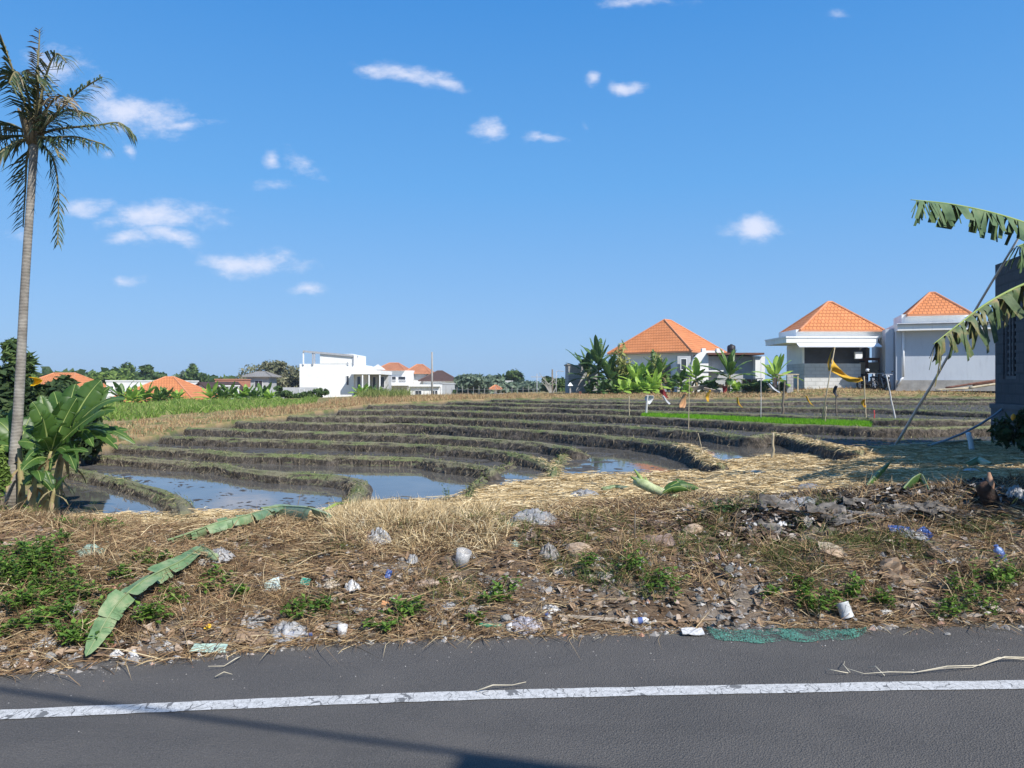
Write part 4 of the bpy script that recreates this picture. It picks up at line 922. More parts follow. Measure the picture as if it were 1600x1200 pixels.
def tree(name, px, top, base, wpx, d, label, mat, seed, group=None, trunk=.35, cl=16, nl=1500, ls=.35, cat='tree', z0=None, elong=1.0, squash=1.0):
    foot = P(px, base, d); zg = gz(px, d) if d < 300 else 0
    if z0 is not None: zg = z0
    elif zg < foot.z: foot.z = zg
    topz = EYE - (top - 600) / F * d; h = topz - foot.z; ch = h * (1 - trunk); w = wpx / F * d / 2
    r = empty(name, foot, label, cat, group); cz = foot.z + h * trunk + ch / 2
    me, cc = crown_mesh('crown', w * 1.2, w * 1.2 * squash, ch / 2 * 1.2, cl, nl, ls, seed, elong=elong)
    o = link('crown', me, mat, r); o.location = (0, 0, cz - foot.z)
    mb = MB(); rr = max(.04, h * .018); t0 = Vector(foot)
    tt_ = Vector((foot.x, foot.y, cz - ch * .1)); mb.tube([t0 - Vector((0, 0, .1)), t0.lerp(tt_, .5) + Vector((rr, 0, 0)), tt_], [rr * 1.4, rr, rr * .6], 7)
    for q in cc[:6]: mb.tube([t0.lerp(tt_, .6), t0.lerp(tt_, .8).lerp(Vector((foot.x + q[0], foot.y + q[1], cz + q[2])), .5), Vector((foot.x + q[0], foot.y + q[1], cz + q[2]))], [rr * .6, rr * .4, rr * .15], 5)
    mb.build('trunk', M_BARK, r, smooth=True); return r
# close shrubs behind the palm and bananas
gS = 'shrubs behind the coconut palm'
tree('shrub', -6, 572, 760, 90, 13, 'dark bushy shrub behind the palm trunk, tallest of the thicket', L_DARK, 201, gS, .08, 30, 7000, .11, 'shrub')
tree('shrub', 64, 598, 740, 130, 14, 'dark green shrub behind the banana clump under the yellow cloth', L_DARK, 202, gS, .05, 30, 8000, .11, 'shrub')
tree('shrub', 104, 606, 690, 62, 15.5, 'dark glossy shrub half hidden by the highest banana leaves', L_DARK, 203, gS, .05, 26, 6000, .11, 'shrub')
tree('shrub', 14, 640, 790, 70, 11, 'mid green shrub around the foot of the palm', L_MID, 204, gS, .1, 18, 3000, .08, 'shrub')
tree('shrub', -4, 690, 800, 26, 8.7, 'bright green creeper mound beside the palm foot', L_LIGHT, 205, gS, .05, 16, 1600, .04, 'shrub')
tree('slender_tree', 30, 522, 640, 42, 24, 'slender tree with hanging leaves rising behind the palm trunk', L_MID, 209, None, .3, 11, 620, .15, elong=1.6)
# trees on the skyline
sk = [('broad_tree', 120, 577, 604, 110, 120, 'light green spreading trees canopy behind the first orange roof', L_LIGHT, 14, 2600, .5),
 ('broad_tree', 180, 580, 604, 90, 124, 'light green tree between the orange roof and the dark round tree', L_LIGHT, 14, 2200, .5),
 ('broad_tree', 207, 572, 608, 76, 130, 'dark round tree above the low white building', L_MID, 16, 2600, .5),
 ('broad_tree', 303, 569, 590, 34, 135, 'small dark tree standing clear on the skyline', L_MID, 8, 1300, .45),
 ('broad_tree', 284, 575, 604, 22, 138, 'thin hazy tree next to the small dark skyline tree', L_HAZE, 8, 600, .45),
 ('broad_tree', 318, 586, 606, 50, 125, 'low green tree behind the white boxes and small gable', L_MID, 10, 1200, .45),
 ('broad_tree', 262, 584, 606, 34, 132, 'low ragged tree between dark round tree and skyline tree', L_HAZE, 8, 700, .45),
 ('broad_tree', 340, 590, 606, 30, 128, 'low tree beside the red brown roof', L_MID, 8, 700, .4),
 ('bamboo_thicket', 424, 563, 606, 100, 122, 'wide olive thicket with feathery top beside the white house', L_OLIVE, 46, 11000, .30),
 ('bamboo_thicket', 738, 585, 619, 50, 105, 'feathery green bamboo beside the grey walled house', L_HAZE, 18, 2200, .42),
 ('bamboo_thicket', 762, 588, 619, 48, 108, 'bamboo behind the little orange roofed hut', L_HAZE, 18, 2000, .42),
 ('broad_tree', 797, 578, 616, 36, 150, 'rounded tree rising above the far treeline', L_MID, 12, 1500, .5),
 ('broad_tree', 822, 597, 618, 50, 118, 'low far tree left of the thin street poles'.replace('left of', 'before'), L_HAZE, 12, 1300, .45),
 ('broad_tree', 780, 598, 619, 50, 112, 'low hazy tree between the hut and the rounded tree', L_HAZE, 12, 1300, .45),
 ('broad_tree', 848, 600, 618, 36, 116, 'low far tree at the foot of the street poles', L_HAZE, 10, 900, .45),
 ('broad_tree', 869, 587, 618, 40, 90, 'grey green tree against the grey block wall', L_MID, 12, 1300, .35),
 ('broad_tree', 720, 600, 619, 30, 112, 'low tree behind the corner of the pale grey wall', L_MID, 9, 800, .4)]
for i, (nm, px, top, base, w, d, lab, mt, cl, nl, ls) in enumerate(sk):
    tree(nm, px, top, base, w, d, lab, mt, 300 + i, 'trees on the skyline', .12, cl, nl, ls, 'bamboo' if 'bamboo' in nm else 'tree')
for i, (px, top, base, w, d, lab) in enumerate([(446,604,626,34,66,'dark shrub at the foot of the long grey wall by its white window'),(498,606,624,26,67,'dark shrub at the corner of the white house'),(470,612,626,26,66,'low shrub under the white window of the grey wall'),(1180,594,613,46,52,'grey green weedy bush before the low brown fence'),(1226,600,612,22,50.5,'weedy bush at the foot of the light wooden frame')]):
    tree('shrub', px, top, base, w, d, lab, L_MID, 340 + i, 'bushes before the houses', .08, 12, 900, .2, 'shrub')
# tall thin feathery plants among the bananas
for i, (px, top, lab) in enumerate([(968,537,'feathery yellow green young tree touching the corner of the orange roof'),(1026,541,'feathery yellowish young tree in front of the orange roof')]):
    tree('slender_tree', px, top, 616, 30, 56.5, lab, L_FEATH, 360 + i, 'feathery young trees among the bananas', .12, 22, 420, .13, elong=2.6)

# ------------------------------------------------------------------ banana fronds reaching in at the side, in front of the block building
M_TATTER = m_noise('tattered_banana_leaf', (.03,.06,.025), (.09,.15,.06), 5, .5, .2, obj=False, c2=(.16,.20,.09))
M_TATTER2 = m_noise('browning_banana_leaf', (.03,.05,.022), (.07,.11,.04), 4, .5, .2, obj=False, c2=(.30,.21,.10))
bp = empty('banana_plant', on(1745, 9.4), 'tall banana plant whose tattered fronds hang in front of the concrete block building', 'banana plant')
foot = on(1745, 9.4); top = P(1735, 400, 9.4); mb = MB(); mb.tube([foot.lerp(top, t / 7) - Vector((0, 0, .05 if t == 0 else 0)) for t in range(8)], [.11 - .006 * t for t in range(8)], 10); mb.build('stem', M_BSTEM, bp, smooth=True)
def tatter(pxs_, d0, d1, W, seed, mat, n=26, tears=26, hangv=(.8, 1.35), yoff=0):
    rs = random.Random(seed); mb = MB(); k = len(pxs_); cp = [P(a, b, d0 + (d1 - d0) * i / (k - 1)) for i, (a, b) in enumerate(pxs_)]; pts = []
    for i in range(n):
        t = i / (n - 1) * (k - 1); q = min(int(t), k - 2); f = t - q
        p0, p1, p2, p3 = cp[max(q - 1, 0)], cp[q], cp[q + 1], cp[min(q + 2, k - 1)]
        pts.append(.5 * (2 * p1 + (p2 - p0) * f + (2 * p0 - 5 * p1 + 4 * p2 - p3) * f * f + (3 * p1 - p0 - 3 * p2 + p3) * f ** 3))
    sd, up = [], []
    for i in range(n):
        d = (pts[min(i + 1, n - 1)] - pts[max(i - 1, 0)]).normalized(); s = d.cross(Vector((0, 0, 1))).normalized(); sd.append(s); up.append(s.cross(d))
    # strips hanging both sides
    for sg in (-1, 1):
        t = .04
        while t < .995:
            wd = rs.choice([.006, .01, .015, .022, .03, .045]) * rs.uniform(.7, 1.3); x0 = t; x1 = min(t + wd, 1); t = x1 + (rs.uniform(.004, .02) if rs.random() < .14 else -.004)
            L = W * (.35 + .75 * math.sin(math.pi * min(1, .15 + .8 * x0)) ** .6) * rs.choice([.45, .7, .85, 1.0, 1.1]) * rs.uniform(.85, 1.1); an = rs.uniform(*hangv); rows = []
            lean = rs.gauss(0, .4)
            for x in (x0, x1):
                y = x * (n - 1); i = min(int(y), n - 2); p = pts[i].lerp(pts[i + 1], y - i); s = sd[i] * sg; u = up[i]; d = (pts[i + 1] - pts[i]).normalized(); r = [p]
                for c in (.25, .6, 1.0):
                    a2 = an * min(1, c * 1.4) ; r.append(p + s * (L * c * .55 * math.cos(a2)) - Vector((0, 0, 1)) * (L * c * math.sin(a2)) + d * (lean * L * c) + (d * (.5 * (x1 - x0) * (1 if x == x0 else -1) * L * 1.2 * c * c)))
                rows.append(r)
            mb.grid(rows, 0)
    mb.tube(pts, [.004 + .02 * i / n for i in range(n)], 6, 1)
    return mb.build('leaf', [mat, M_RIB], bp, smooth=True)
tatter([(1423,312), (1480,318), (1540,330), (1600,348), (1680,378), (1735,402)], 8.4, 9.4, .3, 3, M_TATTER, tears=30)
tatter([(1458,538), (1500,505), (1545,472), (1600,444), (1670,420), (1735,404)], 8.0, 9.4, .42, 5, M_TATTER2)
tatter([(1588,385), (1620,378), (1680,385), (1735,402)], 9.0, 9.4, .35, 6, M_TATTER)
for j, (az, e0, e1) in enumerate([(.2, .9, -.4), (-.8, .8, -.6), (.6, 1.2, .3)]):
    banana_leaf(bp, top, az, e0, e1, 1.6, .4, 8, 600 + j, M_BLEAF, n=10)
tree('shrub', 1600, 622, 718, 72, 12.0, 'dark leafy shrub in the shade against the block building', L_DARK, 380, None, .08, 20, 3400, .07, 'shrub')
mb = MB(); mb.lathe([(.005, -.05), (.03, -.02), (.034, .02), (.012, .055)], P(1583, 652, 11.5), Vector((.2, 0, 1)), 8)
o = mb.build('flower', m_noise('orange_petals', (.55,.22,.02), (.8,.4,.05), 8, .6), None, P(1583, 652, 11.5), True); tag(o, 'orange flower on the dark shrub against the block building', 'flower')

# unseen trees added out of view to shade the straw, heap and lower frond
for i, (x, y, h_, w_, lab) in enumerate([(5.95, 5.5, 2.7, 1.7, 'lowest unseen shade tree at the start of its row'), (7.0, 5.6, 3.1, 1.9, 'low unseen shade tree second from the road'), (6.9, 6.6, 4.3, 2.2, 'tallest unseen shade tree in its row'), (7.75, 9.2, 3.8, 1.5, 'slim unseen shade tree beside the tall tattered banana plant')]):
    r = empty('shade_tree', (x, y, .4), lab, 'tree', 'unseen shade trees'); me, cc = crown_mesh('crown', w_ / 2 * 1.2, w_ / 2 * 1.2, 1.25, 26, 6000, .11, 390 + i); o = link('crown', me, L_MID, r); o.location = (0, 0, h_ - 1.5)
    mb = MB(); mb.tube([(x, y, .2), (x + .05, y, 1.6), (x, y, h_ - 1.4)], [.11, .09, .05], 8)
    for q in cc[:6]: mb.tube([(x, y, h_ - 2), (x + q[0] * .5, y + q[1] * .5, h_ - 1.7 + q[2] * .5), (x + q[0], y + q[1], .4 + h_ - 1.5 + q[2])], [.05, .03, .012], 5)
    mb.build('trunk', M_BARK, r, smooth=True)
# continuous far treeline
def treeline(n, x0, x1, d0, d1, topf, seed, mat, lsz):
    g = np.random.default_rng(seed); px = g.uniform(x0, x1, n); d = g.uniform(d0, d1, n); k = np.floor(px / 7 + fbm(px * .2, px * 0, seed) * 3)
    top = topf(px) + (_hash(k, k * 0, seed) - .5) * 9 + np.abs((px / 7) % 1 - .5) * 5
    t = g.random(n) ** .7; py = 612 + (top - 612) * t; X = (px - 800) / F * d; z = EYE - (py - 600) / F * d
    p = np.stack([X, d, z], 1); nrm = unit(g.normal(0, .7, (n, 3)) + [0, -.5, .6]); a = unit(np.cross(nrm, g.normal(size=(n, 3)))); b = np.cross(nrm, a); s = lsz * g.uniform(.5, 1.4, n)[:, None]
    V = np.stack([p - a * s, p - b * s * .6, p + a * s, p + b * s * .6], 1).reshape(-1, 3); o = link('far_treeline', np_mesh('far_treeline', V, np.arange(n)[:, None] * 4 + np.array([[0, 1, 2, 3]])), mat); tag(o, kind='stuff')
treeline(5200, -120, 480, 150, 175, lambda p: np.interp(p, [-120, 60, 150, 250, 340, 480], [578, 580, 582, 588, 592, 592]), 77, L_MID, 1.0)
treeline(3000, 690, 960, 150, 180, lambda p: np.interp(p, [690, 740, 800, 870, 960], [596, 596, 597, 602, 596]), 78, L_HAZE, .9)
# ================================================================== BUILDINGS
def m_wall(name, c, c2, sc=.8, rough=.85):
    t = NT(name); st = t.noise(sc, 5, .65); dr = t.noise(2.2, 4, .7, t.scale((3, 3, .35)))
    col = t.mix(t.math('MULTIPLY', t.ramp(dr, [(.55, (0,0,0)), (.8, (1,1,1))]), .5), t.ramp(st, [(.35, c), (.7, c2)]), tuple(x * .66 for x in c))
    t.set(col, rough, .25); t.bump(t.noise(25, 4), .15, .01); return t.mat
M_WHITE = m_wall('white_plaster', (.76,.76,.74), (.84,.84,.82))
M_GREYW = m_wall('grey_plaster', (.40,.41,.42), (.48,.49,.50))
M_BLUEW = m_wall('pale_blue_plaster', (.46,.50,.56), (.52,.56,.61), .4)
M_CEM = m_wall('raw_cement', (.27,.26,.245), (.40,.385,.36), 2.0)
M_CEMD = m_wall('dark_cement', (.10,.10,.105), (.16,.16,.165), 2.0)
M_DARKG = m_noise('dark_opening', (.035,.037,.042), (.06,.062,.068), 1.5, .6, 0)
M_GLASS = m_noise('window_glass', (.03,.035,.042), (.05,.055,.065), 1, .12, 0, spec=.6)
M_METAL = m_noise('grey_metal', (.30,.31,.33), (.42,.43,.45), 3, .5, .1)
M_PIPE = m_noise('white_pipe', (.72,.73,.75), (.80,.81,.82), 3, .5, 0)
M_BROWN = m_noise('brown_wood', (.10,.045,.03), (.20,.09,.06), 4, .7, .2)
M_TAN = m_noise('tan_panel', (.30,.25,.18), (.38,.32,.24), 2, .8, .1)
def m_block(name, c0, c1, mort, bw=.4, bh=.2, mi=.03, wear=None):
    t = NT(name); br = t.n('ShaderNodeTexBrick'); br.inputs['Scale'].default_value = 1; br.inputs['Brick Width'].default_value = bw; br.inputs['Row Height'].default_value = bh
    br.inputs['Mortar Size'].default_value = mi; br.inputs['Mortar Smooth'].default_value = .2; br.inputs['Color1'].default_value = (*c0, 1); br.inputs['Color2'].default_value = (*c1, 1); br.inputs['Mortar'].default_value = (*mort, 1)
    sp = t.n('ShaderNodeSeparateXYZ'); t.l(t.wpos(), sp.inputs[0]); cb_ = t.n('ShaderNodeCombineXYZ'); t.l(t.math('ADD', sp.outputs[0], sp.outputs[1]), cb_.inputs[0]); t.l(sp.outputs[2], cb_.inputs[1]); t.l(cb_.outputs[0], br.inputs['Vector'])
    n = t.noise(1.6, 5, .7); col = t.mix(.55, br.outputs['Color'], t.mix(n, tuple(x * .55 for x in c0), tuple(min(1, x * 1.35) for x in c1)))
    t.set(col, .92, .2); t.bump(t.math('SUBTRACT', t.math('MULTIPLY', t.noise(20, 4), .4), br.outputs['Fac']), .6, .015); return t.mat
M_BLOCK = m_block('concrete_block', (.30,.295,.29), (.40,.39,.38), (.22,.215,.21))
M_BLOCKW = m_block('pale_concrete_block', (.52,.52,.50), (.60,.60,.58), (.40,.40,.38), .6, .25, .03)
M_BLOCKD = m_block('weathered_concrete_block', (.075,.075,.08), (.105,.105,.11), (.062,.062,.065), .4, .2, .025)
def m_tile(name, a, b, dk, wide=.26, row=.34):
    t = NT(name); uv = t.tc.outputs['UV']; sp = t.n('ShaderNodeSeparateXYZ'); t.l(uv, sp.inputs[0])
    br = t.n('ShaderNodeTexBrick'); br.inputs['Scale'].default_value = 1; br.inputs['Brick Width'].default_value = wide; br.inputs['Row Height'].default_value = row; br.inputs['Mortar Size'].default_value = .028; br.inputs['Mortar Smooth'].default_value = .4
    br.inputs['Color1'].default_value = (*a, 1); br.inputs['Color2'].default_value = (*b, 1); br.inputs['Mortar'].default_value = (*dk, 1); t.l(uv, br.inputs['Vector'])
    fr = t.math('FRACT', t.math('DIVIDE', sp.outputs[1], row))
    col = t.mix(.35, br.outputs['Color'], t.ramp(t.noise(.9, 4, .6), [(.3, tuple(x * .75 for x in a)), (.7, tuple(min(1, x * 1.15) for x in b))]))
    t.set(col, .75, .3); h = t.math('SUBTRACT', t.math('SUBTRACT', 1, fr), br.outputs['Fac']); t.bump(h, .8, .05); return t.mat
M_TILE = m_tile('orange_roof_tile', (.60,.215,.075), (.68,.26,.10), (.28,.09,.035))
M_TILEO = m_tile('weathered_orange_tile', (.46,.17,.075), (.58,.25,.12), (.22,.09,.05))
M_TILEB = m_tile('brown_roof_tile', (.085,.05,.04), (.12,.07,.055), (.04,.025,.02))
M_TILEG = m_tile('grey_roof_tile', (.26,.25,.23), (.32,.31,.29), (.15,.14,.13))
M_RIDGE = m_noise('ridge_tile', (.50,.20,.09), (.62,.28,.15), 4, .75, .2)
M_RIDGEB = m_noise('dark_ridge_tile', (.10,.06,.05), (.16,.10,.08), 4, .75, .2)
class Frame:
    """local axes of a house: x along its front, y into its depth, z up"""
    def __init__(s, o, rz=0): s.M = Matrix.Translation(o) @ Matrix.Rotation(rz, 4, 'Z'); s.o = Vector(o)
    def __call__(s, x, y, z): return s.M @ Vector((x, y, z))
def fbox(mb, fr, a, b, mi=0): mb.box(a, b, mi, fr.M)
def hip(fr, parent, x0, x1, y0, y1, z, h, rl, rdirx=True, mat=M_TILE, rmat=M_RIDGE, thick=.12, name='roof'):
    """hip roof with tile courses, ridge caps as a sub-part"""
    cx, cy = (x0 + x1) / 2, (y0 + y1) / 2
    A = (cx - rl / 2, cy) if rdirx else (cx, cy - rl / 2); B = (cx + rl / 2, cy) if rdirx else (cx, cy + rl / 2)
    c = [Vector((x0, y0, z)), Vector((x1, y0, z)), Vector((x1, y1, z)), Vector((x0, y1, z))]; a = Vector((*A, z + h)); b = Vector((*B, z + h))
    if rdirx: faces = [(c[0], c[1], b, a), (c[1], c[2], b), (c[2], c[3], a, b), (c[3], c[0], a)]
    else: faces = [(c[0], c[1], a), (c[1], c[2], b, a), (c[2], c[3], b), (c[3], c[0], a, b)]
    mb = MB()
    for f in faces:
        e = (f[1] - f[0]).normalized(); nrm = (f[1] - f[0]).cross(f[2] - f[0]).normalized(); up = nrm.cross(e)
        mb.face([fr.M @ p for p in f], 0, [((p - f[0]).dot(e), (p - f[0]).dot(up)) for p in f])
    lo = [p - Vector((0, 0, thick)) for p in c]
    for i in range(4): j = (i + 1) % 4; mb.face([fr.M @ p for p in (lo[i], lo[j], c[j], c[i])], 1)
    mb.face([fr.M @ p for p in lo[::-1]], 2)
    rf = mb.build(name, [mat, rmat, M_WHITE], parent)
    rb = MB(); r = .085
    for p, q in ((c[0], a), (c[1], b if rdirx else a), (c[2], b), (c[3], a if rdirx else b), (a, b)):
        if (p - q).length > .05: rb.tube([fr.M @ p, fr.M @ q], r, 6)
    rb.build('ridge', rmat, rf); return rf
def window(fr, parent, x0, x1, z0, z1, y=-.02, fm=M_PIPE, gm=M_GLASS, fw=.05, mull=0):
    mb = MB()
    for a, b in (((x0, y - .04, z0), (x0 + fw, y + .06, z1)), ((x1 - fw, y - .04, z0), (x1, y + .06, z1)), ((x0 + fw, y - .04, z0), (x1 - fw, y + .06, z0 + fw)), ((x0 + fw, y - .04, z1 - fw), (x1 - fw, y + .06, z1))): fbox(mb, fr, a, b)
    for i in range(mull):
        xm = x0 + (x1 - x0) * (i + 1) / (mull + 1); fbox(mb, fr, (xm - fw / 2, y - .03, z0 + fw), (xm + fw / 2, y + .05, z1 - fw))
    w = mb.build('window', fm, parent); g = MB(); fbox(g, fr, (x0 + fw, y, z0 + fw), (x1 - fw, y + .02, z1 - fw)); g.build('pane', gm, w); return w
def XZ(px, py, d): p = P(px, py, d); return p.x, p.z

# --- pale blue walled house with pyramid roof
d = 50.0; o = P(1400, 605, d); o.z = 1.15; fr = Frame(o, R(-19)); h3 = empty('house', o, 'pale blue grey walled house with a small orange pyramid roof on a white block', 'house')
c27, s27 = math.cos(R(19)), math.sin(R(19))
lx = lambda px: (50 * (px - 800) / F - o.x) / (c27 + s27 * (px - 800) / F)
lz = lambda py, dd=d: EYE - (py - 600) / F * dd - o.z
RX = lx(1680)
mb = MB(); fbox(mb, fr, (0, 0, 0), (RX, 8, lz(515))); mb.build('wall', M_BLUEW, h3)
mb = MB(); fbox(mb, fr, (-.03, -.05, 0), (RX, -.003, lz(594))); mb.build('plinth', M_CEM, h3)
mb = MB(); fbox(mb, fr, (-.02, -.8, lz(518)), (RX, 8.1, lz(511))); fbox(mb, fr, (-.05, -.85, lz(511)), (RX, 8.15, lz(506.5))); mb.build('roof_slab', M_WHITE, h3)
mb = MB(); fbox(mb, fr, (-.55, .6, 0), (-.053, 8, lz(513))); mb.build('side_wall', M_BLUEW, h3)
mb = MB(); fbox(mb, fr, (lx(1412), .8, lz(508)), (lx(1512), 4.4, lz(490))); mb.build('upper_wall', M_WHITE, h3)
hip(fr, h3, lx(1419), lx(1519), .3, 4.6, lz(491.5), lz(455, 50.6) - lz(491.5), .3)
mb = MB(); mb.tube([fr(lx(1411), -.12, .9), fr(lx(1411), -.12, lz(518) - .003)], .07, 8); mb.tube([fr(lx(1411), -.12, .9), fr(lx(1411) - .15, -.12, .75), fr(lx(1403), -.12, .35)], .06, 8); mb.build('drainpipe', M_PIPE, h3, smooth=True)
mb = MB(); mb.tube([fr(0, -.9, lz(508)), fr(RX, -.9, lz(508))], .06, 6); mb.build('gutter', M_METAL, h3)
# --- neighbouring house with awning and block base
d = 52.0; s = d / F; o = P(1257, 607, d); o.z = 1.15; fr = Frame(o); h2 = empty('house', o, 'white house with orange pyramid roof, white awning and grey block base', 'house')
lx = lambda px: (px - 1257) * s
lz = lambda py, dd=d: EYE - (py - 600) / F * dd - o.z
mb = MB(); fbox(mb, fr, (0, 0, 0), (lx(1345), 3.4, lz(568))); mb.build('block_base', M_BLOCKW, h2)
mb = MB(); fbox(mb, fr, (.1, .3, lz(568)), (lx(1346), 3.2, lz(537))); mb.build('shaded_wall', M_DARKG, h2)  # deep shade and dark net under the awning put into the wall's dark grey
mb = MB(); fbox(mb, fr, (-.02, .28, lz(568)), (.1, 3.3, lz(537))); mb.build('side_wall', M_WHITE, h2)
mb = MB(); fbox(mb, fr, (lx(1222), -.8, lz(536.5)), (lx(1363), 3.4, lz(529))); fbox(mb, fr, (lx(1221), -.85, lz(529)), (lx(1364), 3.45, lz(526.5))); mb.build('roof_slab', M_WHITE, h2)
mb = MB(); a = [fr(lx(1236), -1.0, lz(537) - .02), fr(lx(1362), -1.0, lz(537) - .02), fr(lx(1362), -1.5, lz(542, 51)), fr(lx(1236), -1.5, lz(542, 51))]; mb.face(a); mb.face([p - Vector((0, 0, .05)) for p in a[::-1]]); mb.build('awning', M_PIPE, h2)
mb = MB(); fbox(mb, fr, (lx(1248), .5, lz(527)), (lx(1386), 3.9, lz(514))); mb.build('upper_wall', M_WHITE, h2)
hip(fr, h2, lx(1252), lx(1384), .2, 4.2, lz(515, 52), lz(471.5, 54) - lz(515, 52), .3)
mb = MB(); fbox(mb, fr, (lx(1334), -.25, lz(561)), (lx(1345), -.05, lz(550))); mb.build('meter_box', M_PIPE, h2)
# --- dark carport between the two
o = P(1331, 604, 53.5); o.z = 1.2; s = 53.5 / F; fr = Frame(o); cp_ = empty('carport', o, 'dark carport with tan panels between the two orange roofed houses', 'carport')
lx = lambda px: (px - 1331) * s
lz = lambda py: EYE - (py - 600) / F * 53.5 - o.z
mb = MB()
for x in (1331, 1352.5, 1374): fbox(mb, fr, (lx(x), 0, 0), (lx(x) + .2, .2, lz(560)))
fbox(mb, fr, (lx(1331) - .1, -.05, lz(563)), (lx(1378), .25, lz(559))); mb.build('frame', M_BROWN, cp_)
for x in (1331, 1352.5):
    mb = MB(); fbox(mb, fr, (lx(x) + .2, .06, lz(584)), (lx(x + 21.5), .12, lz(566))); mb.build('panel', M_TAN, cp_)
mb = MB(); fbox(mb, fr, (lx(1341), 2.5, 0), (lx(1382), 2.7, lz(521))); mb.build('back_wall', M_DARKG, cp_)
mb = MB(); fbox(mb, fr, (lx(1360), .5, lz(562)), (lx(1364), .7, lz(543))); mb.build('post', M_CEM, cp_)
mb = MB(); mb.face([fr(lx(1358), -.2, lz(537)), fr(lx(1379), -.2, lz(537)), fr(lx(1379), 1.5, lz(519)), fr(lx(1376), 1.5, lz(519))]); mb.face([fr(lx(1358), -.2, lz(538)), fr(lx(1376), 1.5, lz(520)), fr(lx(1379), 1.5, lz(520)), fr(lx(1379), -.2, lz(538))]); mb.build('roof', M_TILEB, cp_)
# --- big orange roofed house
K = P(1081, 548, 62); th = R(-40); gz0 = .95; o = Vector((K.x, K.y, gz0)); fr = Frame(o, th); fr.M = Matrix.Translation(o) @ Matrix.Rotation(R(-40), 4, 'Z')
h1 = empty('house', o, 'house with the largest orange hip roof behind the banana plants', 'house')
zE = K.z - gz0; zA = EYE + 67.2 * 100 / F - gz0
hip(fr, h1, -8.2, 0, 0, 7, zE, zA - zE, 1.2, False)
mb = MB(); fbox(mb, fr, (-7.5, .7, -.5), (-.7, 6.4, zE - .14)); mb.build('wall', M_WHITE, h1)
for a, b in ((-6.6, -5.2), (-3.6, -2.2)): window(Frame(fr(0, .7, 0), R(-40)), h1, a, b, .9, 2.3, mull=1)
# extension with flat brown edged roof
d = 59.0; s = d / F; o = P(1075, 612, d); o.z = .9; fr = Frame(o); ex = empty('annex', o, 'white annex with curved wall and brown edged flat roof beside the largest roof', 'annex')
lx = lambda px: (px - 1075) * s
lz = lambda py: EYE - (py - 600) / F * d - o.z
mb = MB(); n = 12; ol = [fr(lx(1081), 0, 0), fr(lx(1107), 0, 0), fr(lx(1107), 0, lz(552))]
ol += [fr(lx(1081) + (lx(1103) - lx(1081)) * (1 - math.sin(t * math.pi / 2 / n)), 0, lz(572) + (lz(549) - lz(572)) * math.cos(t * math.pi / 2 / n)) for t in range(n + 1)]
mb.face(ol); mb.face([p + Vector((0, .3, 0)) for p in ol[::-1]])
for i in range(len(ol)): j = (i + 1) % len(ol); mb.face([ol[j], ol[i], ol[i] + Vector((0, .3, 0)), ol[j] + Vector((0, .3, 0))])
mb.build('curved_wall', M_WHITE, ex)
mb = MB(); fbox(mb, fr, (lx(1107) + .003, .6, 0), (lx(1192), 4, lz(556))); mb.build('wall', M_GREYW, ex)
mb = MB(); fbox(mb, fr, (lx(1104), -.5, lz(554.5)), (lx(1191), 4.2, lz(551.5))); mb.build('roof_edge', M_BROWN, ex)
mb = MB(); fbox(mb, fr, (lx(1179), -.2, 0), (lx(1194), .4, lz(557))); mb.build('pillar', M_WHITE, ex)
mb = MB(); fbox(mb, fr, (lx(1068), -.1, lz(580.5)), (lx(1130), .8, lz(578.5))); mb.build('ledge', M_WHITE, ex)
for x0, x1, t0, t1 in ((1063, 1073, 578, 560), (1150, 1160, 577, 571)):
    window(Frame(fr(0, .0 if x0 < 1080 else .6, 0)), ex, lx(x0), lx(x1), lz(t0), lz(t1), -.03)
mb = MB(); fbox(mb, fr, (lx(1060), .35, 0), (lx(1081) - .003, .6, lz(556))); mb.build('grey_wall', M_GREYW, ex)
for x in (1101, 1124):
    mb = MB(); fbox(mb, fr, (lx(x), .8, lz(552)), (lx(x + 6), 1.2, lz(543.5))); mb.build('parapet_post', M_WHITE, ex)
mb = MB(); fbox(mb, fr, (lx(1107), .9, lz(551.4)), (lx(1136), 1.1, lz(547))); mb.build('parapet', M_WHITE, ex)
o = fr(lx(1152), 1.6, lz(551.5)); tk = empty('water_tank', o, 'black plastic water tank on the brown edged flat roof', 'water tank')
mb = MB(); r = lx(1158) - lx(1151.5); hh = lz(537) - lz(551.5); mb.lathe([(0, 0), (r, 0), (r, hh * .2), (r * 1.03, hh * .22), (r, hh * .25), (r, hh * .5), (r * 1.03, hh * .52), (r, hh * .55), (r, hh * .8), (r * .75, hh * .95), (r * .3, hh)], o, n=18); mb.build('body', m_noise('black_plastic', (.02,.02,.024), (.04,.04,.046), 2, .45, 0), tk, smooth=True)
mb = MB(); mb.lathe([(r * .32, hh * .97), (r * .32, hh * 1.05), (0, hh * 1.07)], o, n=12); mb.build('lid', m_noise('black_plastic_lid', (.02,.02,.02), (.04,.04,.04), 2, .5, 0), tk, smooth=True)
mb = MB(); o = P(1160, 598, 57); o.z = 1.0
for i in range(9): mb.box((o.x + i * .125, o.y, o.z), (o.x + i * .125 + .11, o.y + .04, o.z + (.95 + .03 * (i % 2))))
mb.box((o.x - .05, o.y + .042, o.z + .3), (o.x + 1.2, o.y + .09, o.z + .38)); tag(mb.build('board_fence', M_BROWN, None, o), 'low red brown board fence under the flat roofed annex', 'fence')
mb = MB(); o = P(1172, 607, 54); o.z = 1.0
for i in range(5): mb.tube([(o.x - .6 + i * .35, o.y, o.z - .1), (o.x - .6 + i * .35, o.y, o.z + 1.0)], .03, 6)
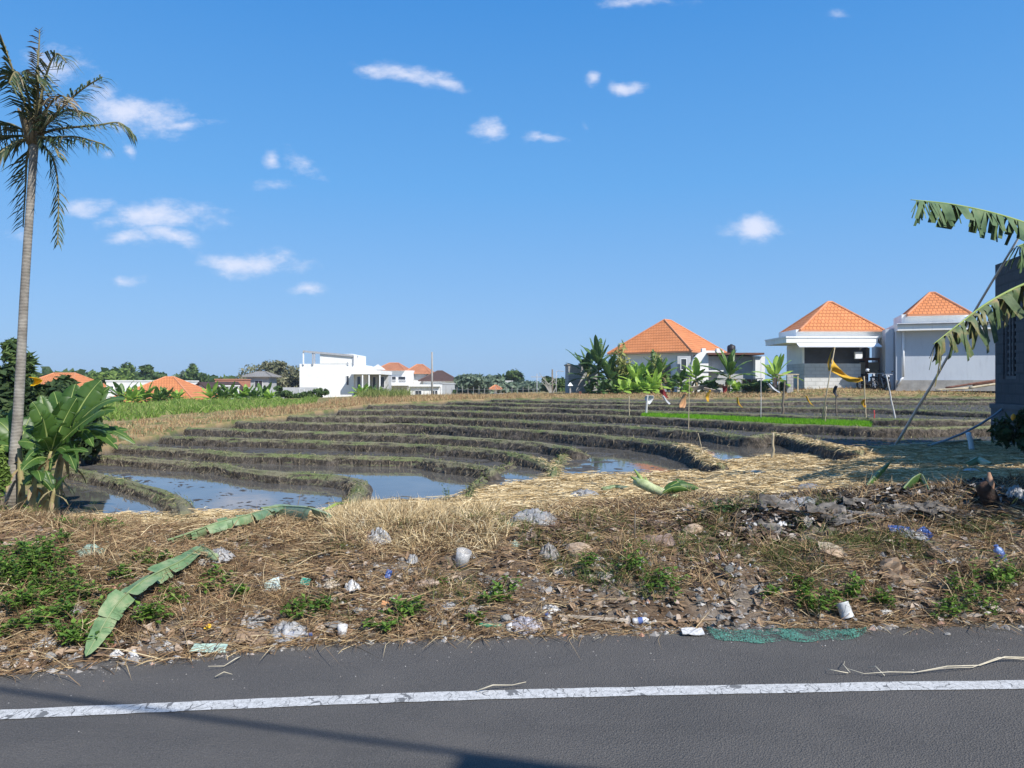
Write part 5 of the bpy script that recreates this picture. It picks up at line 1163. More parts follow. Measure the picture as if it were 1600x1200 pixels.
mb.tube([(o.x - .7, o.y - .04, o.z + .95), (o.x + .9, o.y - .04, o.z + .98)], .035, 6); tag(mb.build('post_fence', M_CEM, None, o), 'thin grey post and rail fence behind the weedy bush', 'fence')
# low block wall beside the dark bananas
o = P(888, 618, 60); o.z = .75; s = 60 / F; fr = Frame(o); wl = empty('block_wall', o, 'grey concrete block wall with a small white gabled shrine lamp before it'.replace(' with a small white gabled shrine lamp before it', ' standing alone beside the dark banana plants'), 'wall')
mb = MB(); fbox(mb, fr, (0, 0, 0), (45 * s, 3.5, 46.5 * s)); mb.build('wall', M_BLOCK, wl)
mb = MB(); fbox(mb, fr, (-.1, -.06, 46.5 * s), (4 * s, 3.6, 48.5 * s)); fbox(mb, fr, (16 * s, -.04, 46.5 * s), (27 * s, .25, 49 * s)); mb.build('coping', M_CEM, wl)
o = P(891, 616, 56); o.z = .85; sh_ = empty('shrine', o, 'tiny white roofed offering shrine on a post before the grey wall', 'shrine')
mb = MB(); mb.box((o.x - .05, o.y - .05, o.z), (o.x + .05, o.y + .05, o.z + .62)); mb.build('post', M_CEM, sh_)
mb = MB(); c = o + Vector((0, 0, .62)); mb.face([c + Vector((-.2,-.2,0)), c + Vector((.2,-.2,0)), c + Vector((0,0,.26))]); mb.face([c + Vector((.2,-.2,0)), c + Vector((.2,.2,0)), c + Vector((0,0,.26))]); mb.face([c + Vector((.2,.2,0)), c + Vector((-.2,.2,0)), c + Vector((0,0,.26))]); mb.face([c + Vector((-.2,.2,0)), c + Vector((-.2,-.2,0)), c + Vector((0,0,.26))]); mb.face([c + Vector((-.2,.2,0)), c + Vector((.2,.2,0)), c + Vector((.2,-.2,0)), c + Vector((-.2,-.2,0))]); mb.build('roof', M_WHITE, sh_)
mb = MB(); o = P(906.5, 618, 54); o.z = .8; mb.box((o.x - .09, o.y - .08, o.z), (o.x + .09, o.y + .08, o.z + .22)); mb.box((o.x - .11, o.y - .10, o.z + .222), (o.x + .11, o.y + .10, o.z + .26)); mb.box((o.x - .12, o.y - .11, o.z - .06), (o.x + .12, o.y + .11, o.z - .002)); tag(mb.build('brick_pillar', m_noise('brown_brick', (.16,.07,.045), (.26,.12,.08), 8, .9), None, o), 'short brown brick pillar on the straw edge before the banana plants', 'pillar')

# --- white modern house
d = 110.0; s = d / F; o = P(468, 620, d); o.z = -.6; fr = Frame(o); wh = empty('house', o, 'large plain white flat roofed house with rooftop pergola and veranda', 'house')
lx = lambda px: (px - 468) * s
lz = lambda py: EYE - (py - 600) / F * d - o.z
mb = MB(); fbox(mb, fr, (0, 0, 0), (lx(553), 14, lz(568.5))); mb.build('wall', M_WHITE, wh)
mb = MB(); fbox(mb, fr, (lx(500), -.04, lz(568.4)), (lx(551), 10, lz(553))); mb.build('upper_wall', M_WHITE, wh)
mb = MB(); fbox(mb, fr, (lx(553) + .003, .4, 0), (lx(566), 12, lz(570.5))); fbox(mb, fr, (lx(561), .36, lz(570.4)), (lx(566), .9, lz(566))); mb.build('parapet', M_WHITE, wh)
mb = MB(); fbox(mb, fr, (lx(553) + .003, -2.2, lz(585)), (lx(599), 8, lz(579))); mb.build('veranda_roof', M_WHITE, wh)
mb = MB(); fbox(mb, fr, (lx(566), 5, 0), (lx(598), 8, lz(585) - .003)); mb.build('veranda_wall', M_GREYW, wh)
for a, b in ((557, 563), (564, 568), (572, 578), (583, 592)): window(Frame(fr(0, 5 if a > 566 else .4, 0)), wh, lx(a), lx(b), lz(606), lz(588), -.05)
for a in (570, 580, 596.5):
    mb = MB(); fbox(mb, fr, (lx(a), -2.1, 0), (lx(a) + .16, -1.94, lz(585) - .003)); mb.build('column', M_WHITE, wh)
window(fr, wh, lx(541), lx(545.5), lz(602), lz(587), -.05)
window(fr, wh, lx(543), lx(545), lz(570), lz(565.5), -.1)
pg = MB()
for x, y in ((474, 0), (483, 4), (489, 0), (552.5, .3), (474, 8)): fbox(pg, fr, (lx(x) - .06, y, lz(568.4) if x < 500 else lz(570)), (lx(x) + .06, y + .12, lz(549.5) if x < 500 else lz(556.5)))
pg.build('pergola_post', M_PIPE, wh) if False else None
for x, y, z1 in ((474.5, -.2, 549.5), (483, 3, 550), (489, -.2, 550), (552.5, -.2, 556.5)):
    mb = MB(); fbox(mb, fr, (lx(x) - .09, y, lz(570)), (lx(x) + .09, y + .18, lz(z1))); mb.build('pergola_post', M_PIPE if x < 480 else M_METAL, wh)
mb = MB()
for y0 in (-.3, 3): mb.box((0, 0, 0), (1, 1, 1), 0, Matrix.Translation((0, 0, 0)) @ Matrix(((lx(553) - lx(474), 0, 0, fr.o.x + lx(474)), (0, .2, 0, fr.o.y + y0), (lz(556.5) - lz(549.5), 0, .28, fr.o.z + lz(550.5)), (0, 0, 0, 1))))
mb.build('pergola_roof', M_METAL, wh)
mb = MB(); d2 = 100.; o2 = P(365, 618, d2); o2.z = -.8; s2 = d2 / F; f2 = Frame(o2); gw = empty('boundary_wall', o2, 'long smooth grey boundary wall beside the white house', 'wall')
fbox(mb, f2, (0, 0, 0), ((495 - 365) * s2, .4, (618 - 598.5) * s2 + .3)); mb.build('wall', M_GREYW, gw)
window(f2, gw, (468 - 365) * s2, (475.5 - 365) * s2, (618 - 608) * s2 + .3, (618 - 601) * s2 + .3, -.05, gm=M_GREYW)
# --- double storey house with two orange roofs, and its brown roofed neighbour
d = 125.0; s = d / F; o = P(598, 622, d); o.z = -.7; fr = Frame(o); bh = empty('house', o, 'white two storey house with balcony and two weathered orange roofs', 'house')
lx = lambda px: (px - 598) * s
lz = lambda py: EYE - (py - 600) / F * d - o.z
mb = MB(); fbox(mb, fr, (0, 0, 0), (lx(645), 10, lz(579))); mb.build('wall', M_WHITE, bh)
mb = MB(); fbox(mb, fr, (lx(645) + .003, 2, 0), (lx(664), 10, lz(582))); mb.build('side_block', M_WHITE, bh)
hip(fr, bh, lx(586), lx(633), -.8, 9, lz(578), lz(566) - lz(578), 1.5, mat=M_TILEO)
hip(fr, bh, lx(627), lx(672), 1.2, 10, lz(583), lz(568) - lz(583), 1.0, mat=M_TILEO)
mb = MB(); a, b, c = fr(lx(578), -1, lz(578)), fr(lx(604), -1, lz(578)), fr(lx(592), -1, lz(569.5)); mb.face([a, b, c]); mb.face([c + Vector((0, .4, 0)), b + Vector((0, .4, 0)), a + Vector((0, .4, 0))]); mb.face([a, c, c + Vector((0, .4, 0)), a + Vector((0, .4, 0))]); mb.build('gable', M_WHITE, bh)
mb = MB(); fbox(mb, fr, (-.3, -2.2, lz(602.5)), (lx(641), -.003, lz(600.5))); mb.build('balcony_slab', M_WHITE, bh)
mb = MB(); fbox(mb, fr, (-.3, -2.2, lz(594.5)), (lx(641), -2.08, lz(593.5)))
for i in range(24): fbox(mb, fr, (-.3 + i * .19, -2.18, lz(600.4)), (-.3 + i * .19 + .07, -2.1, lz(594.5)))
mb.build('balustrade', M_PIPE, bh)
for x0, x1, a, b in ((600, 608, 592, 583), (612, 619, 598, 588), (622, 634, 598, 588), (607, 614, 615, 608), (627, 632, 621, 607.5)): window(fr, bh, lx(x0), lx(x1), lz(a), lz(b), -.05)
d = 118.0; s = d / F; o = P(640, 622, d); o.z = -.7; fr = Frame(o); kh = empty('house', o, 'low white house under a dark brown hip roof behind the tall pole', 'house')
lx = lambda px: (px - 640) * s
mb = MB(); fbox(mb, fr, (0, 0, 0), (lx(690), 5, lz(601))); fbox(mb, fr, (-.1, -.5, lz(604)), (lx(688), -.003, lz(600.5))); mb.build('wall', M_WHITE, kh)
mb = MB(); fbox(mb, fr, (lx(655), 5.3, lz(601)), (lx(706), 10, lz(593.5))); mb.build('upper_wall', M_WHITE, kh)
hip(fr, kh, lx(648), lx(711), 4.5, 11.5, lz(594.5), lz(578) - lz(594.5), .8, mat=M_TILEB, rmat=M_RIDGEB)
for x0, x1 in ((648.5, 659), (674, 684)): window(fr, kh, lx(x0), lx(x1), lz(617), lz(610), -.05, mull=1)
mb = MB(); o = P(691, 621, 112); o.z = -.6; s3 = 112 / F; mb.box((o.x, o.y, o.z), (o.x + 30 * s3, o.y + 4, o.z + 20.5 * s3 + .2)); mb.box((o.x - .05, o.y - .05, o.z + 20.5 * s3 + .2), (o.x + 30.2 * s3, o.y + 4.05, o.z + 20.5 * s3 + .4)); tag(mb.build('boundary_wall', M_GREYW, None, o), 'pale grey boundary wall at the end of the brown roofed house', 'wall')

# --- houses lying low beyond the green rice
def hip_house(px0, px1, apx, ay, ey, d, dep, wallm, mat, rmat, label, base=-2.6, ridge=.6):
    s = d / F; o = P(px0, ey, d); o.z = base; fr = Frame(o); r = empty('house', o, label, 'house'); w = (px1 - px0) * s
    ez = EYE - (ey - 600) / F * d - base; az = EYE - (ay - 600) / F * (d + dep / 2) - base
    hip(fr, r, 0, w, 0, dep, ez, az - ez, ridge, mat=mat, rmat=rmat)
    mb = MB(); fbox(mb, fr, (.6, .6, 0), (w - .6, dep - .6, ez - .13)); mb.build('wall', wallm, r)
    window(Frame(fr(0, .6, 0)), r, w * .4, w * .4 + 1.2, max(.2, ez - 1.9), ez - .6, mull=1); return r
hip_house(155, 306, 221, 589, 629, 70, 9, M_WHITE, M_TILE, M_RIDGE, 'low house whose orange hip roof rises just above the green rice field', -3.0, .8)
hip_house(18, 112, 65, 583, 606, 88, 9, M_WHITE, M_TILE, M_RIDGE, 'low orange roofed house behind the shrubs with the yellow cloth', -3.0, 2.6)
hip_house(377, 424, 400, 580.5, 588, 112, 5, M_GREYW, M_TILEG, M_TILEG, 'small grey hip roofed house showing above the grey boundary wall', -2.0, 1.0)
gW = 'white flat buildings beyond the green rice field'
def flat_house(px0, px1, ty, by, d, dep, label, mat=M_WHITE, win=()):
    s = d / F; o = P(px0, by, d); o.z = -3.0; fr = Frame(o); r = empty('flat_building', o, label, 'building', gW); h = EYE - (ty - 600) / F * d + 3.0
    mb = MB(); fbox(mb, fr, (0, 0, 0), ((px1 - px0) * s, dep, h)); mb.build('wall', mat, r)
    mb = MB(); fbox(mb, fr, (-.08, -.08, h), ((px1 - px0) * s + .08, dep + .08, h + .14)); mb.build('coping', mat, r)
    for a, b, t0, t1 in win: window(fr, r, (a - px0) * s, (b - px0) * s, EYE - (t0 - 600) / F * d + 3, EYE - (t1 - 600) / F * d + 3, -.05)
    return r
flat_house(166, 267, 596, 612, 92, 8, 'long low white flat roofed building behind the low orange hip roof', win=((172, 178, 610, 603), (240, 247, 607, 600)))
flat_house(269, 303, 601, 628, 84, 6, 'tall plain white box of a building next to the orange roof end', win=((292, 298, 622, 610),))
flat_house(322, 344, 604, 626, 86, 6, 'small white flat roofed building behind the small gable', win=((330, 334, 618, 610),))
flat_house(336, 368, 593.5, 606, 105, 6, 'red brown flat building with white roof edge on the skyline', m_wall('red_brown_wall', (.42,.18,.11), (.5,.24,.16)), win=((345, 350, 604, 598),))
flat_house(790, 801, 596, 604, 140, 5, 'tiny white building among the far trees', win=((794, 797, 602, 598),))
def gable_house(px0, px1, ay, ey, by, d, dep, mat, rm, label):
    s = d / F; o = P(px0, by, d); o.z = -3.0; fr = Frame(o); r = empty('gable_house', o, label, 'house'); w = (px1 - px0) * s; ez = EYE - (ey - 600) / F * d + 3; az = EYE - (ay - 600) / F * d + 3
    mb = MB(); ol = [(0, 0), (w, 0), (w, ez), (w / 2, az), (0, ez)]; mb.face([fr(x, 0, z) for x, z in ol]); mb.face([fr(x, dep, z) for x, z in ol[::-1]]); mb.face([fr(0, 0, 0), fr(0, 0, ez), fr(0, dep, ez), fr(0, dep, 0)]); mb.face([fr(w, dep, 0), fr(w, dep, ez), fr(w, 0, ez), fr(w, 0, 0)]); mb.build('wall', mat, r)
    mb = MB()
    for a, b in (((-.25, ez - .2), (w / 2, az + .1)), ((w / 2, az + .1), (w + .25, ez - .2))):
        p = [fr(a[0], -.35, a[1]), fr(b[0], -.35, b[1]), fr(b[0], dep + .3, b[1]), fr(a[0], dep + .3, a[1])]; mb.face(p); mb.face([q + Vector((0, 0, .12)) for q in p[::-1]]); mb.face([p[0], p[0] + Vector((0, 0, .12)), p[1] + Vector((0, 0, .12)), p[1]])
    mb.build('roof', rm, r); window(fr, r, w * .35, w * .65, ez - 1.3, ez - .4, -.05); return r
gable_house(305, 320, 600, 605, 626, 82, 6, M_WHITE, M_TILEB, 'small white gable house with a brown roof beside the white box')
gable_house(332, 352, 599, 608, 614, 90, 6, M_BROWN, M_TILEB, 'small brown gabled hut with white verge boards')
r = hip_house(764, 784, 774, 602, 607.5, 95, 1.8, M_WHITE, M_TILEO, M_RIDGE, 'tiny orange roofed hut in front of the far bamboo', 0.0, .2)

# --- concrete block building at the edge of the plateau, gable towards the road out of view
o = P(1555, 690, 15.6); o.z = .35; bb = empty('block_building', o, 'dark weathered concrete block building with barred window in shade', 'building')
fr = Frame(o, math.atan2(-1.30, -.29) ); fr.M = Matrix.Translation(o) @ Matrix.Rotation(math.atan2(-1.3, -.29), 4, 'Z')   # local x runs along the seen wall towards the road
H_ = EYE + 15.6 * 186 / F - o.z; LEN = 7.6
WX0, WX1, WZ0, WZ1 = .38, .98, 1.35, 2.75
def wall_piece(mb, a, b): fbox(mb, fr, a, b)
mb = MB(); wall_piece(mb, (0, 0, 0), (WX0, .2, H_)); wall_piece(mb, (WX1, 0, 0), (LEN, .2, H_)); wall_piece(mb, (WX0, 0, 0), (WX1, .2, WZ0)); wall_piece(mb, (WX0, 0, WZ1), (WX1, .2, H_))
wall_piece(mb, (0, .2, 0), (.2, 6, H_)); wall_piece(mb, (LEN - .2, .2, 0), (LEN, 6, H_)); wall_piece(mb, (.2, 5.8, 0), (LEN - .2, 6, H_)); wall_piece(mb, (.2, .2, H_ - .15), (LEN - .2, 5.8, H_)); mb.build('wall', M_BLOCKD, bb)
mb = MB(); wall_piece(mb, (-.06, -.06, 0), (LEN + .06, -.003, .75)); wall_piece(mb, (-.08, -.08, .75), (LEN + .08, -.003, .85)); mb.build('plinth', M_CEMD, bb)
mb = MB()
for x in (.55, 2.6, 4.7): wall_piece(mb, (x + .5, -.05, .853), (x + .75, -.003, H_ - .1))
mb.build('pilaster', M_CEM, bb) if False else None
mb = MB()
for a, b in (((WX0, .04, WZ0), (WX0 + .06, .14, WZ1)), ((WX1 - .06, .04, WZ0), (WX1, .14, WZ1)), ((WX0 + .06, .04, WZ0), (WX1 - .06, .14, WZ0 + .06)), ((WX0 + .06, .04, WZ1 - .06), (WX1 - .06, .14, WZ1))): wall_piece(mb, a, b)
w = mb.build('window', M_CEMD, bb)
mb = MB()
for i in range(9): wall_piece(mb, (WX0 + .06, .06, WZ0 + .1 + i * .14), (WX1 - .06, .12, WZ0 + .15 + i * .14))
for x in (WX0 + .22, WX0 + .36): wall_piece(mb, (x, .03, WZ0 + .06), (x + .035, .058, WZ1 - .06))
mb.build('slats', M_CEMD, w)
# --- poles
def pole(px, top, base, d, r, label, mat=M_METAL, arms=(), g=None, zb=None):
    b = P(px, base, d); b.z = min(b.z, 0) - .6 if zb is None else zb; t = P(px, top, d); ro = empty('utility_pole', b, label, 'pole', g)
    mb = MB(); mb.tube([b, t], [r, r * .7], 8); mb.build('shaft', mat, ro, smooth=True)
    for (z, w) in arms:
        mb = MB(); zz = EYE - (z - 600) / F * d; mb.box((t.x - w, t.y - .05, zz - .05), (t.x + w, t.y + .05, zz + .05)); mb.build('crossarm', mat, ro)
    return ro
pole(675, 550, 620, 105, .16, 'tall bare grey pole in front of the brown roofed house', M_CEM)
pole(839, 584, 618, 100, .07, 'thin pale pole with a crossarm above the far treeline', M_METAL, ((589, .8),))
pole(863, 577, 619, 80, .11, 'dark leaning street pole near the grey block wall', M_BARK)
o = pole(869, 580, 619, 82, .05, 'thin street lamp post beside the dark street pole', M_METAL)
mb = MB(); t = P(869, 581, 82); mb.tube([t, t + Vector((.25, 0, .12)), t + Vector((.55, 0, .08))], .04, 6); mb.box((t.x + .5, t.y - .09, t.z + .02), (t.x + .85, t.y + .09, t.z + .1)); mb.build('lamp_arm', M_METAL, o)
# bare branch pile near it
mb = MB(); b = P(862, 617, 70); b.z = .5
for j in range(9): mb.tube([b, b + Vector((random.uniform(-.6, .5), 0, .9)), b + Vector((random.uniform(-1.2, 1.0), random.uniform(-.4, .4), random.uniform(1.4, 2.6)))], [.06, .04, .015], 5)
tag(mb.build('bare_bush', m_noise('grey_twigs', (.3,.28,.25), (.42,.4,.36), 5), None, b), 'bare grey branched bush beside the grey block wall', 'bush')
# fence line in front of the far houses
mb = MB(); r = empty('wire_fence', P(700, 618, 90), 'thin post and wire fence along the far edge of the terraces', 'fence')
for i in range(26): 
    q = P(628 + i * 8.6, 619, 90); mb.tube([(q.x, q.y, -.2), (q.x, q.y, 1.5 + .1 * (i % 3))], .035, 5)
mb.build('posts', M_CEM, r) if False else None
for i in range(26):
    q = P(628 + i * 8.6, 619, 90); mb = MB(); mb.tube([(q.x, q.y, -.2), (q.x, q.y, 1.15 + .1 * (i % 3))], .03, 5); mb.build('post', M_CEM, r)
mb = MB(); a = P(628, 619, 90); b = P(843, 619, 90)
for z in (.5, .95): mb.tube([(a.x, a.y - .04, z), (b.x, b.y - .04, z)], .008, 4)
mb.build('wire', M_METAL, r)
# ================================================================== SMALL THINGS
M_BAMB = m_noise('dry_bamboo', (.33,.27,.17), (.50,.43,.30), 5, .6, .2, .005)
M_BAMBG = m_noise('grey_bamboo', (.46,.45,.43), (.62,.60,.57), 5, .6, .2, .005)
def stick(px0, py0, px1, py1, d, r, label, mat=M_BAMB, name='bamboo_stick', cat='stick', g=None, d1=None, taper=.7, ground=True, n=7):
    a = P(px0, py0, d); b = P(px1, py1, d if d1 is None else d1); mb = MB()
    if ground: a = a + (a - b).normalized() * .15
    k = 8; pts = [a.lerp(b, i / k) + Vector((random.gauss(0, r * .25), 0, 0)) * (0 < i < k) for i in range(k + 1)]
    mb.tube(pts, [r * (1 - (1 - taper) * i / k) for i in range(k + 1)], n); o = mb.build(name, mat, None, a, True); return tag(o, label, cat, g)
gP = 'thin sticks planted along the terraces'
lp_ = stick(1398, 697, 1597, 362, 14.6, .026, 'long grey bamboo pole leaning across the block building', M_BAMBG, 'bamboo_pole', 'pole', None, 10.5, .6)
stick(1364, 700, 1532, 687, 14.4, .028, 'bamboo pole lying flat at the foot of the leaning pole', M_BAMB, 'bamboo_pole', 'pole', None, 14.9, .8, False)
stick(1519, 700, 1513, 676, 13.6, .045, 'short white pipe standing in the shaded straw', M_PIPE, 'white_pipe', 'pipe', None, None, 1)
mb = MB(); hp = [(1449,697,14.5),(1475,689,14.4),(1505,677,14.4),(1530,664,14.6),(1555,648,15),(1572,634,15.2),(1584,618,15.2),(1586,600,15.3)]
mb.tube([P(*q) for q in hp], .022, 7); tag(mb.build('hose', m_noise('grey_hose', (.22,.25,.28), (.32,.36,.40), 6, .6, 0), None, P(*hp[0]), True), 'grey hose sagging from the block building down to the straw', 'hose')
stick(1207, 717, 1208, 676, 13.9, .028, 'stout weathered post standing at the shore of the muddy pool', M_BAMB, 'wooden_post', 'post')
SD = lambda y, T: F * (EYE - T) / (y - 600)
for a, b, c, e, d, r, lab, mt in [
 (983,649,983,619,29,.022,'bare stick just before the start of the bright seedling bed',M_BAMB),
 (1076,670,1077,590,19.5,.013,'tall thin pole rising from the bund between seedlings and pool',M_BAMB),
 (1189,653,1189,559,24.5,.013,'very tall thin pole behind the middle of the seedling bed',M_BAMBG),
 (1223,647,1226,596,25.5,.045,'thick dark wrapped post behind the seedling bed',M_BARK),
 (1289,663,1291,635,22,.02,'short stick beside the tall yellow flag pole',M_BAMB),
 (1307,648,1306,602,25.5,.028,'stick with a dark rag top before the block base wall',M_BARK),
 (1353,655,1350,588,24,.026,'stick carrying a small orange cloth near the seedling bed end',M_BAMB),
 (1399,655,1385,586,24,.028,'bare pale stick leaning before the pale blue wall',M_BAMBG),
 (1366,658,1366,641,23.5,.022,'short red stick on the green bund at the seedling bed end',None),
 (1095,695,1091,677,16.2,.012,'little stick with a wilted leaf at the water edge',M_BAMB)]:
    stick(a, b, c, e, d, r, lab, mt or m_noise('red_paint', (.5,.06,.06), (.6,.1,.1), 4), g=gP)
# flags and rags
def m_cloth(name, c, tr=.3):
    t = NT(name); col = t.ramp(t.noise(6, 3), [(.3, tuple(x * .85 for x in c)), (.7, c)]); t.set(col, .8, .2)
    tl_ = t.n('ShaderNodeBsdfTranslucent'); t.l(col, tl_.inputs['Color']); mx = t.n('ShaderNodeMixShader'); mx.inputs[0].default_value = tr; t.l(t.b.outputs[0], mx.inputs[1]); t.l(tl_.outputs[0], mx.inputs[2]); t.l(mx.outputs[0], t.out.inputs['Surface']); return t.mat
M_YEL = m_cloth('yellow_cloth', (.78,.48,.06)); M_ORA = m_cloth('orange_cloth', (.72,.36,.12)); M_WHC = m_cloth('white_plastic_film', (.78,.79,.80)); M_RED = m_cloth('red_cloth', (.34,.05,.055)); M_SAL = m_cloth('faded_orange_cloth', (.75,.45,.25))
def cloth(name, strip, d, mat, label, cat='flag', fold=.05, g=None, parent=None, bulge=.12):
    """strip: rows of (px0,py0,px1,py1); each row runs across the cloth"""
    rows = []; k = len(strip); n = 9; mb = MB()
    S = [strip[int(i)] for i in range(k)]; m = 4 * (k - 1) + 1
    for i in range(m):
        t = i / 4; q = min(int(t), k - 2); f = t - q; r = [S[q][j] * (1 - f) + S[q + 1][j] * f for j in range(4)]
        row = []
        for j in range(n):
            u = j / (n - 1); p = P(r[0] + (r[2] - r[0]) * u, r[1] + (r[3] - r[1]) * u, d); p.y += math.sin(u * 6.5 + i * .5) * fold + math.sin(i / m * math.pi) * bulge; row.append(p)
        rows.append(row)
    mb.grid(rows); o = mb.build(name, mat, parent, rows[0][0] if parent is None else None, True)
    md = o.modifiers.new('thick', 'SOLIDIFY'); md.thickness = .006
    return tag(o, label, cat, g) if parent is None else o
fl = empty('flag', P(1284, 665, 22.5), 'large yellow flag streaming from a thin tall pole behind the seedling bed', 'flag')
mb = MB(); mb.tube([P(1283, 667, 22.5), P(1294, 600, 22.5), P(1304.5, 543, 22.5)], [.022, .018, .012], 7); mb.build('flagpole', M_BAMB, fl, smooth=True)
cloth('flag_cloth', [(1301,558,1296,579),(1306,566,1302,581),(1313,575,1309,585),(1321,582.5,1318,591),(1331,588,1329,596.5),(1341,590.5,1341,597.5),(1347,591,1348,595)], 22.5, M_YEL, None, parent=fl, fold=.05)
cloth('flag_cloth', [(1304,542,1303,544),(1301.5,550,1300,552),(1298.5,566,1295.5,568),(1298,578,1295,580)], 22.48, M_YEL, None, parent=fl, fold=.01)
fw = empty('rag_flag', P(1010, 648, 28), 'white plastic rag on a stick at the start of the seedling bed', 'flag'); mb = MB(); mb.tube([P(1009.5, 649, 28), P(1011, 630, 28), P(1012, 617, 28)], [.04, .035, .03], 7); mb.build('stick', M_BAMBG, fw)
cloth('rag', [(1009,618,1021,618),(1008,622,1023,622),(1010,627,1019,628),(1010,631,1015,632)], 27.95, M_WHC, None, parent=fw, fold=.04)
gR = 'small rags hung on the terraces to scare birds'
cloth('rag', [(1034,619,1037,618),(1039,625,1042,624),(1044,630,1047,629),(1046,632,1048,631)], 30, M_WHC, 'slanting white plastic strip below the red cloth of the brown banana trunk', 'rag', .01, gR)
cloth('rag', [(1030,609,1037,608),(1033,614,1041,613),(1038,618,1043,619),(1042,622,1045,622)], 31, M_RED, 'dark red cloth hanging at the brown banana trunk', 'rag', .02, gR)
cloth('rag', [(1069,614,1073,614),(1066,622,1073,622),(1062,632,1073,631),(1062,637,1070,638)], 26, M_SAL, 'faded orange bag tied beside the tall thin pole', 'rag', .05, gR)
cloth('rag', [(1109,609,1111,610),(1104,617,1109,619),(1104,622,1109,623),(1105.5,628,1107.5,628)], 28, M_YEL, 'small yellow pennant with two tails between the orange bag and the big banana', 'rag', .02, gR)
cloth('rag', [(1151,620,1153,621),(1153,630,1157,630),(1157,634,1160,635),(1159,636,1161,637)], 27, M_YEL, 'small yellow strip above the dark bund', 'rag', .02, gR)
cloth('rag', [(1258,618,1261,619),(1264,627,1267,627),(1269,632,1272,633),(1272,634,1273,635)], 27, M_YEL, 'slanting orange strip on the straw edge before the block base', 'rag', .01, gR)
cloth('rag', [(1349,624,1352,624),(1348,629,1355,628),(1350,634,1355,633),(1351,637,1353,637)], 23.9, M_YEL, 'small orange cloth tied round its stick', 'rag', .04, gR)
cloth('rag', [(1199,600,1202,599),(1206,607,1210,605),(1214,611,1218,611),(1218,614,1220,614)], 29, M_WHC, 'white plastic strip fluttering over the weedy bush', 'rag', .02, gR)
cloth('rag', [(1129,603,1136,603),(1130,610,1137,610),(1131,616,1136,617),(1132,621,1135,621)], 52.4, M_RED, 'bright red cloth wrapped round the big banana trunk', 'rag', .05, gR)
cloth('rag', [(1209,590,1215,590),(1210,600,1216,600),(1211,606,1215,606)], 50.2, M_cloth if False else m_cloth('pink_cloth', (.62,.42,.36)), 'pale pink cloth round the stem beside the wooden frame', 'rag', .04, gR)
cloth('rag', [(45,589,57,590),(46,594,59,595),(47,599,56,600),(46,603,52,603)], 13.0, m_cloth('bright_yellow', (.85,.55,.02)), 'bright yellow cloth hung on the dark shrub below the far orange roof', 'cloth', .05)
cloth('rag', [(1304,603,1309,603),(1304,612,1310,613),(1306,619,1311,620)], 25.4, m_cloth('dark_rag', (.06,.07,.09)), 'dark rag hanging from a stick before the block base wall', 'rag', .03, gR)
# light wooden frame by the block base
o = P(1217, 621, 50); o.z = gz(1230, 50) - .05; s = 50 / F; gf = empty('wooden_gate', o, 'light wooden open frame standing beside the bright banana plant', 'gate')
hh = EYE - (586 - 600) / F * 50 - o.z
for x, y in ((0, 0), (1.25, 0), (0, 1.1), (1.25, 1.1), (.62, 0)):
    mb = MB(); mb.box((o.x + x - .04, o.y + y - .04, o.z), (o.x + x + .04, o.y + y + .04, o.z + hh)); mb.build('post', M_BAMB, gf)
mb = MB(); mb.box((o.x - .06, o.y - .09, o.z + hh), (o.x + 1.31, o.y - .01, o.z + hh + .08)); mb.box((o.x - .06, o.y + 1.05, o.z + hh), (o.x + 1.31, o.y + 1.13, o.z + hh + .08)); mb.box((o.x - .1, o.y - .01, o.z + hh + .005), (o.x - .02, o.y + 1.05, o.z + hh + .085)); mb.build('rail', M_BAMB, gf)
o = P(1234, 620, 49.6); o.z = gz(1234, 49.6) - .05; cs = empty('block_stack', o, 'grey hollow blocks stacked in front of the light wooden frame', 'blocks')
for i in range(6):
    mb = MB(); mb.box((o.x - .2, o.y - .1, o.z + i * .2), (o.x + .2, o.y + .1, o.z + i * .2 + .19)); mb.build('block', M_BLOCK, cs)
